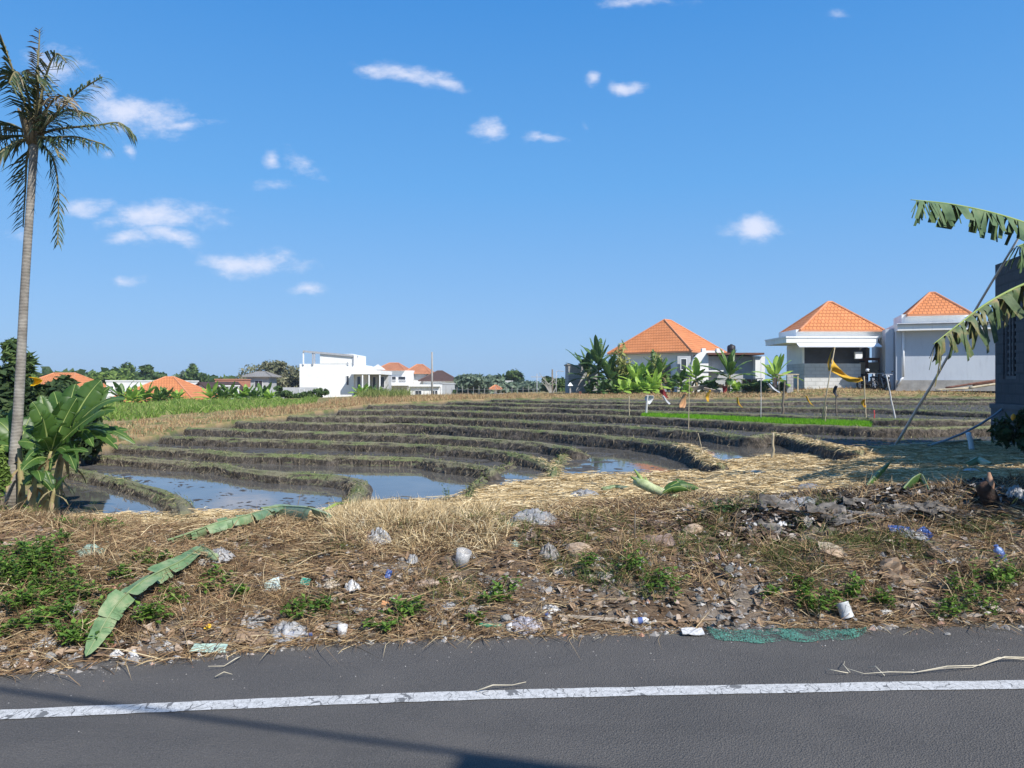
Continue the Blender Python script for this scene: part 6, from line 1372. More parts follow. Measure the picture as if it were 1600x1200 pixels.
# parked motorbikes behind the straw rise
M_BLK = m_noise('black_rubber', (.012,.012,.013), (.03,.03,.032), 6, .7, 0); M_PAINT = m_noise('dark_blue_paint', (.02,.025,.05), (.03,.04,.07), 3, .3, 0, spec=.6); M_CHR = m_noise('silver_metal', (.5,.5,.52), (.65,.65,.67), 3, .3, 0)
def motorbike(px, d, rz, label):
    o = P(px, 605, d); o.z = gz(px, d); r = empty('motorbike', (0, 0, 0), label, 'motorbike', 'motorbikes parked by the carport')
    for y in (-.62, .62):
        mb = MB(); n = 20; ring = []
        for i in range(n): a = 6.2832 * i / n; ring.append([Vector(((.045 + .0) * math.cos(b), y + (.27 + .05 * math.sin(b)) * math.cos(a), .31 + (.27 + .05 * math.sin(b)) * math.sin(a))) for b in [6.2832 * j / 6 for j in range(6)]])
        ring.append(ring[0]); mb.grid(ring, 0, True); w = mb.build('wheel', M_BLK, r, smooth=True)
        mb = MB()
        for k in range(5): a = 1.2566 * k; mb.tube([(0, y, .31), (0, y + .25 * math.cos(a), .31 + .25 * math.sin(a))], .018, 5)
        mb.build('rim', M_CHR, w)
    mb = MB(); rows = []
    for y, z0, z1, w in ((-.72,.62,.74,.05),(-.5,.5,.78,.11),(-.2,.36,.74,.13),(.1,.3,.5,.12),(.35,.35,.62,.13),(.48,.5,.95,.12),(.52,.75,1.02,.07)): rows.append([Vector((w * math.cos(b), y, (z0 + z1) / 2 + (z1 - z0) / 2 * math.sin(b))) for b in [6.2832 * j / 10 for j in range(10)]])
    mb.grid(rows, 0, True); mb.build('body', M_PAINT, r, smooth=True)
    mb = MB(); rows = [[Vector((w * math.cos(b), y, z + .05 * math.sin(b))) for b in [6.2832 * j / 8 for j in range(8)]] for y, z, w in ((-.75,.8,.06),(-.5,.83,.13),(-.2,.8,.14),(.0,.76,.08))]; mb.grid(rows, 0, True); mb.build('seat', M_BLK, r, smooth=True)
    mb = MB(); mb.tube([(-.34,.36,1.04),(-.15,.46,1.06),(.15,.46,1.06),(.34,.36,1.04)], .018, 6); mb.build('handlebar', M_CHR, r)
    for s_ in (-1, 1):
        mb = MB(); mb.tube([(s_ * .2,.44,1.06),(s_ * .26,.46,1.22)], .008, 5); mb.lathe([(.0,-.01),(.055,-.006),(.055,.006),(0,.01)], (s_ * .27,.47,1.25), Vector((0,1,0)), 10); mb.build('mirror', M_BLK, r)
    mb = MB(); mb.lathe([(.02,-.04),(.075,0),(.07,.03),(0,.045)], (0,.56,.93), Vector((0,1,0)), 12); mb.build('headlight', M_CHR, r, smooth=True)
    mb = MB(); mb.tube([(.05,.5,.75),(.06,.62,.31)], .02, 6); mb.tube([(-.05,.5,.75),(-.06,.62,.31)], .02, 6); mb.build('fork', M_CHR, r)
    r.location = o; r.rotation_euler = (0, 0, rz); return r
motorbike(1355, 51.0, R(200), 'dark motorbike with a white helmet on its mirror, nearest the yellow flag')
motorbike(1371, 51.4, R(190), 'dark motorbike parked between its neighbour and the pale blue side wall')
motorbike(1384, 50.6, R(170), 'dark motorbike parked closest to the pale blue side wall')
mb = MB(); c = P(1355.5, 578.5, 51); mb.lathe([(.11,-.08),(.135,-.02),(.13,.05),(.09,.11),(0,.135)], c, n=14); tag(mb.build('helmet', M_PIPE, None, c, True), 'white helmet sitting on the dark motorbike by the yellow flag', 'helmet')
# timber and scrap on the far straw edge
gT = 'scrap timber by the pale blue wall'
for i, (a, b, c, e, d, r, lab) in enumerate([(1478,606,1556,594,47,.07,'long scrap timber uppermost on the heap by the pale blue wall'),(1490,608,1540,603,46.5,.06,'short scrap timber low on the heap by the pale blue wall'),(1462,609,1512,607,46,.05,'thin scrap timber lying flat before the heap by the pale blue wall'),(1515,606,1556,600,46,.08,'thick pale scrap timber at the heap end by the block building'),(1520,602,1555,597,47.2,.05,'thin brown timber resting high on the heap by the block building')]):
    stick(a, b, c, e, d, r, lab, M_BROWN if i in (0, 4) else M_BAMB, 'timber', 'timber', gT, None, .9, False)
for i, (px, py, w, h, d, lab) in enumerate([(1090,606,34,8,54,'pale scrap sheet leaning among the low dark bananas'),(1120,603,22,7,54.5,'pinkish scrap sheet behind the low dark banana'),(1112,610,26,5,53,'flat scrap sheet lying before the low dark banana')]):
    p = P(px, py, d); mb = MB(); a = w / 2 / F * d; b = h / F * d; q = Matrix.Translation(p) @ Matrix.Rotation(R(10 * i - 8), 4, 'Y') @ Matrix.Rotation(R(35), 4, 'X'); mb.box((-a, -.02, -b / 2), (a, .02, b / 2), 0, q); tag(mb.build('scrap_sheet', M_SHEET if False else m_noise('scrap_sheet_paint', (.45,.36,.30), (.6,.5,.44), 2), None, p), lab, 'scrap sheet', 'scrap sheets by the bananas')

# ------------------------------------------------------------------ litter on the bank
def ico(sub, seed, amp, freq, flat=(1, 1, 1), ridged=False):
    bm = bmesh.new(); bmesh.ops.create_icosphere(bm, subdivisions=sub, radius=1); V = np.array([v.co[:] for v in bm.verts]); Fc = np.array([[v.index for v in f.verts] for f in bm.faces]); bm.free()
    nx = fbm(V[:, 0] * freq + V[:, 2] * 1.7 * freq + seed * 9.1, V[:, 1] * freq - V[:, 2] * 1.3 * freq + seed, seed, 4)
    if ridged:
        n2 = fbm(V[:, 1] * freq * 1.6 + V[:, 2] * freq + seed, V[:, 0] * freq * 1.6 - V[:, 2] * freq, seed + 50, 3); nx = .25 - np.abs(nx) * 1.7 + (.12 - np.abs(n2)) * .9
    return V * (1 + amp * nx * 2)[:, None] * np.array(flat), Fc
def hullrock(seed, flat):
    rs = np.random.default_rng(seed); bm = bmesh.new()
    for v in unit(rs.normal(size=(16, 3))) * rs.uniform(.75, 1.08, (16, 1)): bm.verts.new(v * np.array(flat))
    bmesh.ops.convex_hull(bm, input=bm.verts); loose = [v for v in bm.verts if not v.link_faces]; bmesh.ops.delete(bm, geom=loose, context='VERTS')
    bmesh.ops.bevel(bm, geom=bm.edges[:], offset=min(flat) * .16, segments=2, affect='EDGES'); bmesh.ops.subdivide_edges(bm, edges=bm.edges[:], cuts=1, use_grid_fill=True); bmesh.ops.triangulate(bm, faces=bm.faces[:])
    bm.normal_update(); [setattr(v, 'co', v.co + v.normal * min(flat) * float(rs.normal(0, .045))) for v in bm.verts]
    bm.verts.index_update(); V = np.array([v.co[:] for v in bm.verts]); Fc = np.array([[v.index for v in f.verts] for f in bm.faces]); bm.free(); return V, Fc
def blob(name, px, py, wpx, hpx, mat, label, cat, seed, amp=.25, freq=1.2, ridged=False, sub=3, g=None, sink=.3, deep=.8, rot=None, smooth=None):
    p = G(px, py + hpx * .3); s = p.y / F; w = wpx * s / 2; h = hpx * s / 2
    V, Fc = hullrock(seed, (w, w * deep, h)) if name == 'rock' else ico(sub, seed, amp, freq, (w, w * deep, h)); rs = random.Random(seed); a = rs.uniform(-.5, .5) if rot is None else rot
    V = V @ np.array([[math.cos(a), math.sin(a), 0], [-math.sin(a), math.cos(a), 0], [0, 0, 1]])
    tl = rs.uniform(-.25, .25); V = V @ np.array([[math.cos(tl), 0, math.sin(tl)], [0, 1, 0], [-math.sin(tl), 0, math.cos(tl)]])
    o = link(name, np_mesh(name, V, None, Fc, smooth=(name == 'rock' if smooth is None else smooth)), mat, None, p + Vector((0, 0, h * (1 - 2 * sink)))); return tag(o, label, cat, g)
def m_rock(name, c0, c1): 
    t = NT(name); v = t.pos(); col = t.ramp(t.noise(14, 6, .7, v), [(.3, c0), (.7, c1)]); t.set(t.mix(t.ramp(t.noise(5, 3, .6, v), [(.55, (0,0,0)), (.75, (1,1,1))]), col, tuple(x * .6 for x in c0)), .9, .25); t.bump(t.noise(45, 5, .7, v), .8, .012); return t.mat
M_ROCK = m_rock('grey_rock', (.19,.18,.165), (.36,.345,.32)); M_ROCKD = m_rock('dark_rock', (.09,.09,.085), (.2,.2,.19)); M_ROCKW = m_rock('pale_rock', (.34,.32,.29), (.5,.48,.44)); M_BRICK = m_rock('broken_brick', (.40,.17,.10), (.55,.28,.18)); M_CLAY = m_rock('pinkish_rubble', (.34,.25,.19), (.48,.38,.30))
def m_bag(name, c, tr=.35, rough=.28):
    t = NT(name); v = t.pos(); n = t.noise(22, 5, .65, v, 1.5); col = t.ramp(n, [(.3, tuple(x * .62 for x in c)), (.65, c)]); t.set(col, rough, .6); t.bump(n, .7, .008)
    tr_ = t.n('ShaderNodeBsdfTransparent'); mx = t.n('ShaderNodeMixShader'); mx.inputs[0].default_value = tr; t.l(t.b.outputs[0], mx.inputs[1]); t.l(tr_.outputs[0], mx.inputs[2]); t.l(mx.outputs[0], t.out.inputs['Surface']); return t.mat
M_CLEAR = m_bag('clear_plastic', (.62,.62,.62), .4, .2); M_LILAC = m_bag('lilac_clear_plastic', (.58,.56,.62), .35); M_GREYP = m_bag('grey_plastic', (.42,.415,.41), .2, .3); M_WBAG = m_bag('white_plastic', (.72,.71,.69), .08, .4); M_DBAG = m_bag('dirty_plastic', (.30,.28,.26), .1, .4); M_PGREEN = m_bag('pale_green_plastic', (.42,.55,.44), .25); M_TEAL = m_bag('teal_plastic', (.05,.42,.30), .1); M_TANP = m_bag('tan_sack', (.55,.46,.35), 0, .7)
gK = 'stones and rubble along the bank'; gG = 'plastic bags and wrappers on the bank'
for i, (px, py, w, h, m, lab) in enumerate([
 (80,1026,27,24,M_ROCK,'grey stone at the road edge below the pale clear bag'),(4,1014,22,20,M_ROCKW,'pale stone cut by the picture edge beside the road'.replace('cut by the picture edge beside the road','lowest down the bank beside the weeds')),(40,1031,16,12,M_ROCKW,'small pale stone between two grey stones at the road edge'),
 (58,1008,22,16,M_ROCK,'grey stone half under the weeds near the road edge'),(110,1012,20,16,M_CLAY,'pinkish rubble lump beside the big fallen leaf tip'),(234,1003,14,13,M_CLAY,'small pinkish rubble lump under the big fallen leaf'),(345,934,22,17,M_BRICK,'orange broken brick above the folded green card'),(309,973,22,15,M_BRICK,'pale orange brick chunk between leaf and cardboard'),(286,983,20,14,M_CLAY,'dusty pink rubble next to the pale orange brick'),
 (186,926,20,13,M_ROCK,'grey concrete chunk above the big fallen leaf'),(250,853,14,10,M_ROCK,'grey stone on the straw before the long folded leaf'),(282,915,22,20,M_ROCKW,'pale grey stone beside the big leaf stalk'),(317,879,22,24,M_ROCKW,'whitish stone under the folded leaf'),
 (575,898,18,15,M_ROCK,'grey stone in the dead straw near the whitish sack'),(562,955,36,17,M_ROCK,'long grey concrete chunk at the bottom of the bank'),(525,973,48,12,M_ROCK,'flat grey rubble slab beside the pale cup'),(407,972,34,20,M_ROCK,'grey rubble lump behind the clear water bottle'),(617,975,13,10,M_ROCKW,'small pale stone at the road edge right'.replace(' right','')+' by the green grass tangle'),
 (692,974,24,14,M_ROCK,'dull grey stone at the road edge below the brown stone'),(703,966,16,14,M_CLAY,'brownish stone above the dull grey stone'),(739,953,28,24,M_ROCK,'big grey rock at the foot of the bank'),(790,966,26,22,M_ROCK,'grey rock behind the lilac clear bag'),(774,910,18,16,M_ROCKD,'dark grey stone with a weed growing by it'),
 (940,899,28,14,M_ROCK,'flat concrete slab below the coconut husk'),(1185,921,27,26,M_ROCK,'rounded grey stone standing proud of the straw'),(1091,933,28,22,M_ROCKD,'rounded dark mossy stone in the grass'),(1127,965,26,18,M_ROCK,'grey stone by the end of the long thin strip'),(1139,890,22,18,M_ROCKD,'dark stone half buried under the bent grass'),(1200,965,10,10,M_ROCKW,'small pale stone near the leafy weed'),
 (1090,841,12,11,M_ROCKW,'round white stone below the grey basket'),(1282,962,16,12,M_ROCKW,'pale stone beside the upright tin can'),(1238,970,14,9,M_ROCKW,'small flat pale stone at the road edge beyond the green net'),(1480,990,13,7,M_ROCK,'flat stone lying in the straw at the road edge'),(665,908,54,26,M_CLAY,'large tan stone slab buried in dead straw')]):
    blob('rock', px, py, w, h, m, lab, 'stone', 700 + i, .22, 1.1, False, 2 if w < 16 else 3, gK, .34, .8)
def bag(name, px, py, wpx, hpx, mat, label, cat, seed, g=None):
    p = G(px, py + hpx * .3); s = p.y / F; w = wpx * s / 2 * 1.1; h = hpx * s; n = 17 if wpx < 24 else 23; rs = random.Random(seed)
    u, v = np.meshgrid(np.linspace(-1, 1, n), np.linspace(-1, 1, n)); r = np.maximum(np.abs(u), np.abs(v)); a = np.arctan2(v, u); rr = np.sqrt(u * u + v * v) + 1e-6
    k = r / rr; X = u * k; Y = v * k; out = 1 + .45 * fbm(np.cos(a) * 1.5 + seed, np.sin(a) * 1.5, seed, 3) * 2; X = X * out; Y = Y * out
    q = 2.6 + rs.random(); n1 = fbm(u * q + seed * 3.3, v * q, seed, 3); n2 = fbm(u * q * 2.1 + seed, v * q * 2.1 + 7, seed + 9, 3); n3 = fbm(u * q + 5, v * q + seed, seed + 20, 3)
    ridge = (.28 - np.abs(n1)) * 1.7 + (.2 - np.abs(n2)) * .9
    Z = (1 - r ** 2) * (.30 + .42 * ridge) * h + ridge * .2 * h - .01
    V = np.stack([(X + n3 * .35) * w, (Y * .75 + n2 * .5) * w, Z], -1).reshape(-1, 3); ii = np.arange(n * n).reshape(n, n)
    V[:, 2] += -V[:, 1] * 0 + V[:, 1] * .22
    o = link(name, np_mesh(name, V, np.stack([ii[:-1, :-1], ii[:-1, 1:], ii[1:, 1:], ii[1:, :-1]], -1).reshape(-1, 4), smooth=True), mat, None, p + Vector((0, 0, .014))); return tag(o, label, cat, g)
for i, (px, py, w, h, m, lab) in enumerate([
 (72,1004,28,20,M_CLEAR,'pale clear bag crumpled on the stones'),(210,1022,27,16,M_WBAG,'crumpled white wrapper at the road edge by the leaf tip'),(182,1022,19,14,M_WBAG,'round whitish wrapper next to the leaf tip'),(395,973,28,20,M_GREYP,'grey plastic crumpled beside the dried straw'),(140,860,42,22,M_PGREEN,'pale green plastic bag above the leafy weeds'),(112,956,36,12,M_GREYP,'dull grey plastic strip in the weeds'),(342,868,34,30,M_GREYP,'grey plastic heap under the folded leaf'),
 (567,819,21,19,M_CLEAR,'small clear bag nearest the end of the folded leaf'),(545,832,16,13,M_WBAG,'small white bag by the folded leaf end'),(590,838,38,40,M_CLEAR,'big clear crumpled bag in the straw'),(644,875,18,22,M_GREYP,'grey rag of plastic above the tan slab'),(517,914,26,14,M_TANP,'whitish sack lump in the straw'),(550,916,22,24,M_WBAG,'torn white bag hanging in the straw'),
 (450,984,54,30,M_CLEAR,'large clear plastic sheet behind the water bottle'),(739,870,14,10,M_GREYP,'scrap of grey plastic by the clear cup'),(837,808,64,30,M_GREYP,'wide grey crumpled plastic sheet near the crest'),(857,863,30,36,M_DBAG,'dark dirty bag beside the coconut husk'),(793,820,20,14,M_TEAL,'bright teal plastic bag near the crest'),(805,850,14,16,M_PGREEN,'pale teal scrap of plastic below the teal bag'),
 (820,976,48,26,M_LILAC,'big lilac clear bag at the road edge'),(860,951,26,12,M_WBAG,'white crumpled paper above the blue capped bottle'),(915,771,40,16,M_GREYP,'flat grey plastic on the crest by the cut banana stem'),(1177,822,20,16,M_WBAG,'white torn bag below the crest near the dark weed'),(1222,822,22,18,M_WBAG,'white bag under the heap of grey bark'),(1226,906,18,14,M_WBAG,'small white and red packet in the straw'),
 (1253,786,68,24,M_GREYP,'pale grey sheet of plastic on top of the dark heap'),(1335,806,56,16,M_DBAG,'dark dirty sheet on the ashy heap'),(1425,834,34,14,M_GREYP,'grey white bag beside the blue plastic'),(1384,956,19,9,M_WBAG,'white packet lying beside the tin can'),(1361,910,14,9,M_WBAG,'small white scrap under the leafy weed'),(1270,763,60,9,M_DBAG,'dark grey plastic sheet on the golden straw'),(1185,738,20,6,M_WBAG,'white scrap lying out on the golden straw'),
 (1492,877,26,13,M_WBAG,'white cup shaped wrapper near the blue bottle'),(1578,818,18,10,M_PGREEN,'pale green wrapper below the burnt stump'),(1520,735,24,8,M_WBAG,'white scrap in the shaded straw'),(877,892,20,10,M_WBAG,'white scrap under the dark dirty bag'),(877,848,14,10,M_WBAG,'white scrap above the dark dirty bag'),(935,873,16,8,M_WBAG,'white scrap beside the coconut husk'),(1085,886,12,10,M_WBAG,'small white scrap in the middle of the bank'),(185,902,13,9,M_WBAG,'small white chip above the grey concrete chunk'),(256,937,14,12,M_WBAG,'pair of small white shells beside the big leaf'.replace('pair of small white shells','small white lump')),(1590,770,26,34,M_GREYP,'grey plastic bundle beyond the burnt stump'),(700,948,26,10,M_CLEAR,'clear plastic scrap near the big grey rock')]):
    bag('plastic_bag', px, py, w, h, m, lab, 'plastic litter', 760 + i, gG)
def husk(px, py, w, h, label, seed, tilt):
    o = blob('coconut_husk', px, py, w, h, m_island('x', [(0,(0,0,0)),(1,(0,0,0))]) if False else M_HUSK, label, 'coconut husk', seed, .34, 1.3, True, 4, 'coconut husks', .3, .8, tilt, True); return o
t = NT('husk_fibre'); wv2 = t.n('ShaderNodeTexNoise'); wv2.inputs['Scale'].default_value = 60; t.l(t.scale((.12, 1, 1), t.pos()), wv2.inputs['Vector']); t.set(t.ramp(wv2.outputs['Fac'], [(.3, (.20,.13,.08)), (.65, (.50,.38,.27))]), .9, .2); t.bump(wv2.outputs['Fac'], 1, .01); M_HUSK = t.mat
husk(905, 862, 48, 32, 'tan fibrous coconut husk in the middle of the bank', 820, -.4); husk(337, 818, 30, 20, 'brown and white dried husk on the straw behind the folded leaf', 821, .4); husk(1082, 829, 34, 22, 'grey old coconut shell near the crest', 822, .1); husk(1300, 866, 36, 16, 'brown husk piece on the shaded side of the bank', 823, .2)
# cards, boards, paper : bent sheets with thickness
def sheet(name, px, py, w, h, mat, label, cat, seed, bend=.3, rot=0.0, pitch=.5, g=None, lift=.02, th=.004, crum=.25):
    p = G(px, py + h * .3); s = p.y / F; a = w * s / 2; b = h * s / 2 / max(.3, math.sin(pitch + .25)); rs = random.Random(seed); mb = MB(); n = 9; ph = rs.uniform(0, 6)
    q = Matrix.Translation(p + Vector((0, 0, lift + b * math.sin(pitch) * .6))) @ Matrix.Rotation(rot, 4, 'Y') @ Matrix.Rotation(pitch, 4, 'X')
    mb.grid([[q @ Vector((a * (2 * i / (n - 1) - 1) * (1 + .06 * rs.gauss(0, 1) * (j in (0, n - 1))), b * (2 * j / (n - 1) - 1), (math.sin(ph + 3 * i / n * 2 + j * .4) * .5 + rs.gauss(0, crum)) * bend * b * .6)) for i in range(n)] for j in range(n)])
    o = mb.build(name, mat, None, p); md = o.modifiers.new('thick', 'SOLIDIFY'); md.thickness = th; return tag(o, label, cat, g)
M_CARDG = m_noise('green_card', (.36,.50,.42), (.46,.58,.50), 4, .7, .1); M_CARD = m_noise('brown_card', (.22,.15,.10), (.42,.31,.21), 5, .9, .4); M_PAPER = m_noise('mint_paper', (.45,.62,.54), (.75,.78,.74), 6, .7, .1); M_BLUEP = m_bag('blue_plastic', (.06,.12,.36), 0); M_BARKS = m_noise('grey_bark', (.07,.062,.055), (.26,.235,.21), 9, .9, .6)
sheet('card', 327, 1016, 53, 11, M_CARDG, 'folded grey green card lying on the road edge', 'card', 1, .2, .02, .35)
sheet('cardboard', 393, 1000, 46, 18, M_CARD, 'crumpled brown cardboard at the road edge beside the water bottle', 'cardboard', 2, .8, .1, .5)
sheet('packet', 425, 920, 26, 20, M_PAPER, 'mint green and white packet standing in the straw', 'packet', 3, .3, -.4, .9)
sheet('packet', 477, 914, 14, 10, M_TEAL, 'small green wrapper near the mint packet', 'packet', 4, .4, .2, .8)
sheet('packet', 607, 902, 9, 13, M_BLUEP, 'tiny blue and white wrapper in the dead straw', 'packet', 5, .4, .3, 1.0)
sheet('packet', 602, 949, 12, 9, m_noise('orange_wrap', (.6,.28,.12), (.7,.36,.18), 4), 'small orange chip of plastic low on the bank', 'packet', 6, .4, .2, .8)
sheet('packet', 325, 985, 9, 8, m_noise('yellow_wrap', (.7,.42,.03), (.8,.5,.06), 4), 'small yellow lump in the soil below the broken brick', 'packet', 7, .6, .2, .8)
sheet('paper', 1082, 990, 34, 9, M_WBAG, 'white flattened paper lying on the asphalt beside the green net', 'paper', 8, .25, .02, .25)
sheet('leaf_sheath', 1402, 896, 50, 34, M_CARD, 'broad tan dried leaf sheath on the bank', 'dry leaf', 9, 1.1, .35, .75, None, .0, .004, .5)
sheet('leaf_sheath', 1030, 850, 46, 22, m_noise('grey_brown_sheath', (.16,.11,.09), (.30,.23,.19), 6, .9, .4), 'grey brown dried sheath in the middle of the bank', 'dry leaf', 10, .8, -.2, .8)
sheet('leaf_sheath', 1300, 862, 40, 18, M_TAN, 'pale tan sheath below the dark heap', 'dry leaf', 11, .6, .2, .7)
sheet('plastic_sheet', 1412, 832, 44, 12, M_BLUEP, 'bright blue plastic scrap on the dark heap', 'plastic litter', 12, .9, .15, .7)
sheet('plastic_sheet', 1444, 838, 18, 18, M_BLUEP, 'blue plastic corner standing beside the blue scrap', 'plastic litter', 13, .6, -.6, .9)
for i, (px, py, w, h, lab) in enumerate([(1218,792,60,18,'grey bark slab at the start of the dark heap'),(1290,800,64,20,'wide grey bark slab in the dark heap'),(1340,790,50,16,'dark bark slab high on the heap'),(1352,812,56,14,'grey bark strip low on the heap'),(1310,818,50,14,'pale bark strip under the wide slab'),(1395,800,60,18,'dark bark slab in the shade of the heap'),(1460,800,54,16,'dark bark slab beside the burnt stump'),(1205,830,44,22,'pale peeling sheath under the heap')]):
    sheet('bark', px, py, w, h, M_BARKS, lab, 'bark', 30 + i, .9, random.uniform(-.2, .2), .5, 'bark slabs on the dark heap', .03, .01, .4)
def plank(px0, py0, px1, py1, w, t_, mat, label, cat='plank', name='plank'):
    a = G(px0, py0); b = G(px1, py1); d = (b - a); L = d.length; q = Matrix.Translation((a + b) / 2 + Vector((0, 0, t_))) @ d.to_track_quat('X', 'Z').to_matrix().to_4x4(); mb = MB()
    n = 8; rows = []
    for i in range(n + 1): x = -L / 2 + L * i / n; e = random.gauss(0, w * .06); rows.append([q @ Vector((x, -w + e, 0)), q @ Vector((x, w + e, 0)), q @ Vector((x, w + e, t_)), q @ Vector((x, -w + e, t_))])
    k = len(mb.v); mb.grid(rows, 0, True); mb.f += [[k + 3, k + 2, k + 1, k], [k + n * 4, k + n * 4 + 1, k + n * 4 + 2, k + n * 4 + 3]]; mb.m += [0, 0]
    return tag(mb.build(name, mat, None, (a + b) / 2), label, cat)
plank(874, 967, 984, 975, .018, .012, m_noise('weathered_lath', (.34,.28,.21), (.52,.45,.36), 8, .9, .4), 'long weathered wooden lath at the road edge beside the blue capped bottle')
plank(1012, 976, 1128, 970, .012, .006, M_CARD, 'thin brown strip of sheath at the road edge', 'strip', 'sheath_strip')
def curve_thing(name, pts, r, mat, label, cat, onground=True, lift=.01, r1=None):
    q = [G(*p) + Vector((0, 0, lift)) for p in pts]
    if onground == 'road': q = [Vector(((px - 800) / F * (F * EYE / (py - 600)), F * EYE / (py - 600), .012 + .02 * (i % 2))) for i, (px, py) in enumerate(pts)]
    mb = MB(); k = len(q); mb.tube(q, [r + ((r1 if r1 is not None else r * .4) - r) * i / (k - 1) for i in range(k)], 6); return mb, q[0]
M_TWIG = m_noise('pale_twig', (.42,.37,.27), (.62,.56,.43), 10, .8, .2)
def road_twig(pts, r, label, extra=()):
    mb, o = curve_thing('twig', pts, r, M_TWIG, label, 'twig', 'road')
    for e in extra:
        m2, _ = curve_thing('twig', e, r * .7, M_TWIG, label, 'twig', 'road'); k = len(mb.v); mb.v += m2.v; mb.f += [[a + k for a in f] for f in m2.f]; mb.m += m2.m
    tag(mb.build('twig', M_TWIG, None, o, True), label, 'twig', 'dry twigs lying on the road')
road_twig([(1610,1031),(1570,1035),(1530,1043),(1480,1050),(1430,1054),(1390,1059),(1350,1056),(1325,1054)], .0042, 'long forked dry twig lying on the asphalt near the white line', [((1610,1034),(1560,1036),(1520,1046),(1475,1053),(1425,1055)), ((1328,1054),(1318,1048),(1320,1036)), ((1325,1055),(1300,1056),(1292,1048)), ((1382,1059),(1368,1050),(1355,1047))])
road_twig([(376,1029),(368,1038),(350,1044),(325,1050)], .004, 'curved pale twig on the asphalt below the green card')
road_twig([(336,1061),(350,1059),(363,1057)], .004, 'short straight twig on the asphalt below the curved twig')
road_twig([(745,1083),(770,1080),(800,1074),(822,1075)], .004, 'thin twig crossing the edge of the white line')
road_twig([(573,1004),(580,1010),(591,1001)], .004, 'small forked twig on the asphalt below the pale cup', [((580,1010),(570,1012))])
road_twig([(927,1002),(933,1005),(938,999)], .003, 'tiny twig on the asphalt left of the white paper'.replace('left of the white paper', 'between lath and white paper'))
mb, o = curve_thing('stick', [(155,828),(175,832),(195,838),(212,845)], .008, None, '', ''); tag(mb.build('stick', M_TWIG, None, o, True), 'pale stick lying on the straw near the paddy corner', 'stick')
a = G(991, 848); mb = MB(); mb.tube([a - Vector((0, 0, .05)), a + Vector((.005, 0, .14)), a + Vector((.012, .02, .25))], [.008, .007, .004], 6); tag(mb.build('stick', M_BARK, None, a, True), 'grey stick standing upright in the middle of the bank', 'stick')
a = G(460, 806); mb = MB(); mb.tube([a - Vector((0, 0, .05)), P(472, 760, a.y + .05)], [.006, .003], 5); tag(mb.build('stick', M_BARK, None, a, True), 'thin dark stick slanting against the bright water', 'stick')
# bottles, cups, cans
def bottle(px, py, L, r, ax, mat, capm, labm, label, g='bottles'):
    p = G(px, py); s = p.y / F; L = L * s; r = r * s / 2; ax = Vector(ax).normalized(); o = p + Vector((0, 0, r * .75)) - ax * L / 2; b = empty('bottle', o, label, 'bottle')
    mb = MB(); mb.lathe([(r * .6, 0), (r, L * .03), (r, L * .2), (r * .93, L * .23), (r, L * .26), (r, L * .6), (r * .93, L * .63), (r, L * .68), (r * .8, L * .8), (r * .4, L * .88), (r * .38, L * .93)], o, ax, 14); mb.build('body', mat, b, smooth=True)
    mb = MB(); mb.lathe([(r * .46, L * .93), (r * .46, L), (0, L)], o, ax, 12); mb.build('cap', capm, b, smooth=False)
    if labm: mb = MB(); mb.lathe([(r * 1.02, L * .32), (r * 1.02, L * .58)], o, ax, 14); mb.build('wrapper', labm, b, smooth=True)
    return b
M_BLUEL = m_noise('blue_label', (.05,.08,.26), (.12,.18,.38), 4, .5, 0); M_BLUECL = m_bag('blue_clear_plastic', (.25,.38,.72), .25); M_GREENP = m_bag('green_bottle_plastic', (.1,.35,.2), .2)
bottle(457, 998, 62, 13, (1, -.05, .08), M_CLEAR, M_BLUEL, M_BLUEL, 'clear crushed water bottle with blue label lying at the road edge')
bottle(857, 972, 20, 12, (-.3, -.3, .9), M_CLEAR, M_BLUEL, None, 'small clear bottle with blue cap beside the lilac bag')
bottle(1562, 873, 30, 15, (-.35, .1, .9), M_BLUECL, M_BLUEL, M_BLUEL, 'bluish clear bottle upright in the straw below the burnt stump')
bottle(762, 981, 44, 8, (-1, .1, .05), M_GREENP, m_noise('yellow_cap', (.7,.45,.03), (.8,.5,.05), 4), None, 'slim green bottle with yellow cap at the road edge')
bottle(1002, 975, 28, 11, (1, -.05, .12), M_WBAG, M_BLK, M_BLUEL, 'white carton bottle with dark cap at the end of the lath')
def cup(px, py, w, h, ax, mat, label, cat='cup', name='cup', rim=1.0):
    p = G(px, py + h * .4); s = p.y / F; r = w * s / 2; L = h * s; ax = Vector(ax).normalized(); o = p + Vector((0, 0, .005)); mb = MB()
    mb.lathe([(0, 0), (r * .8, 0), (r * .85, L * .02), (r * rim, L), (r * rim * .92, L), (r * .78, L * .05), (0, L * .04)], o, ax, 16); return tag(mb.build(name, mat, None, o, True), label, cat)
cup(534, 989, 16, 17, (.1, 0, 1), M_WBAG, 'pale plastic cup standing at the road edge'); cup(720, 876, 24, 24, (.25, -.2, 1), M_CLEAR, 'clear plastic cup in the dead straw'); cup(793, 982, 20, 9, (1, -.1, .2), M_WBAG, 'white plastic spoon shaped cup at the road edge by the lilac bag')
p = G(1322, 966); s = p.y / F; can = empty('tin_can', p, 'open grey tin can leaning at the road edge', 'tin can'); ax = Vector((-.25, .35, .9)).normalized(); L = 24 * s; r = 10 * s; o = p + Vector((.0, -.03, .008)); mb = MB()
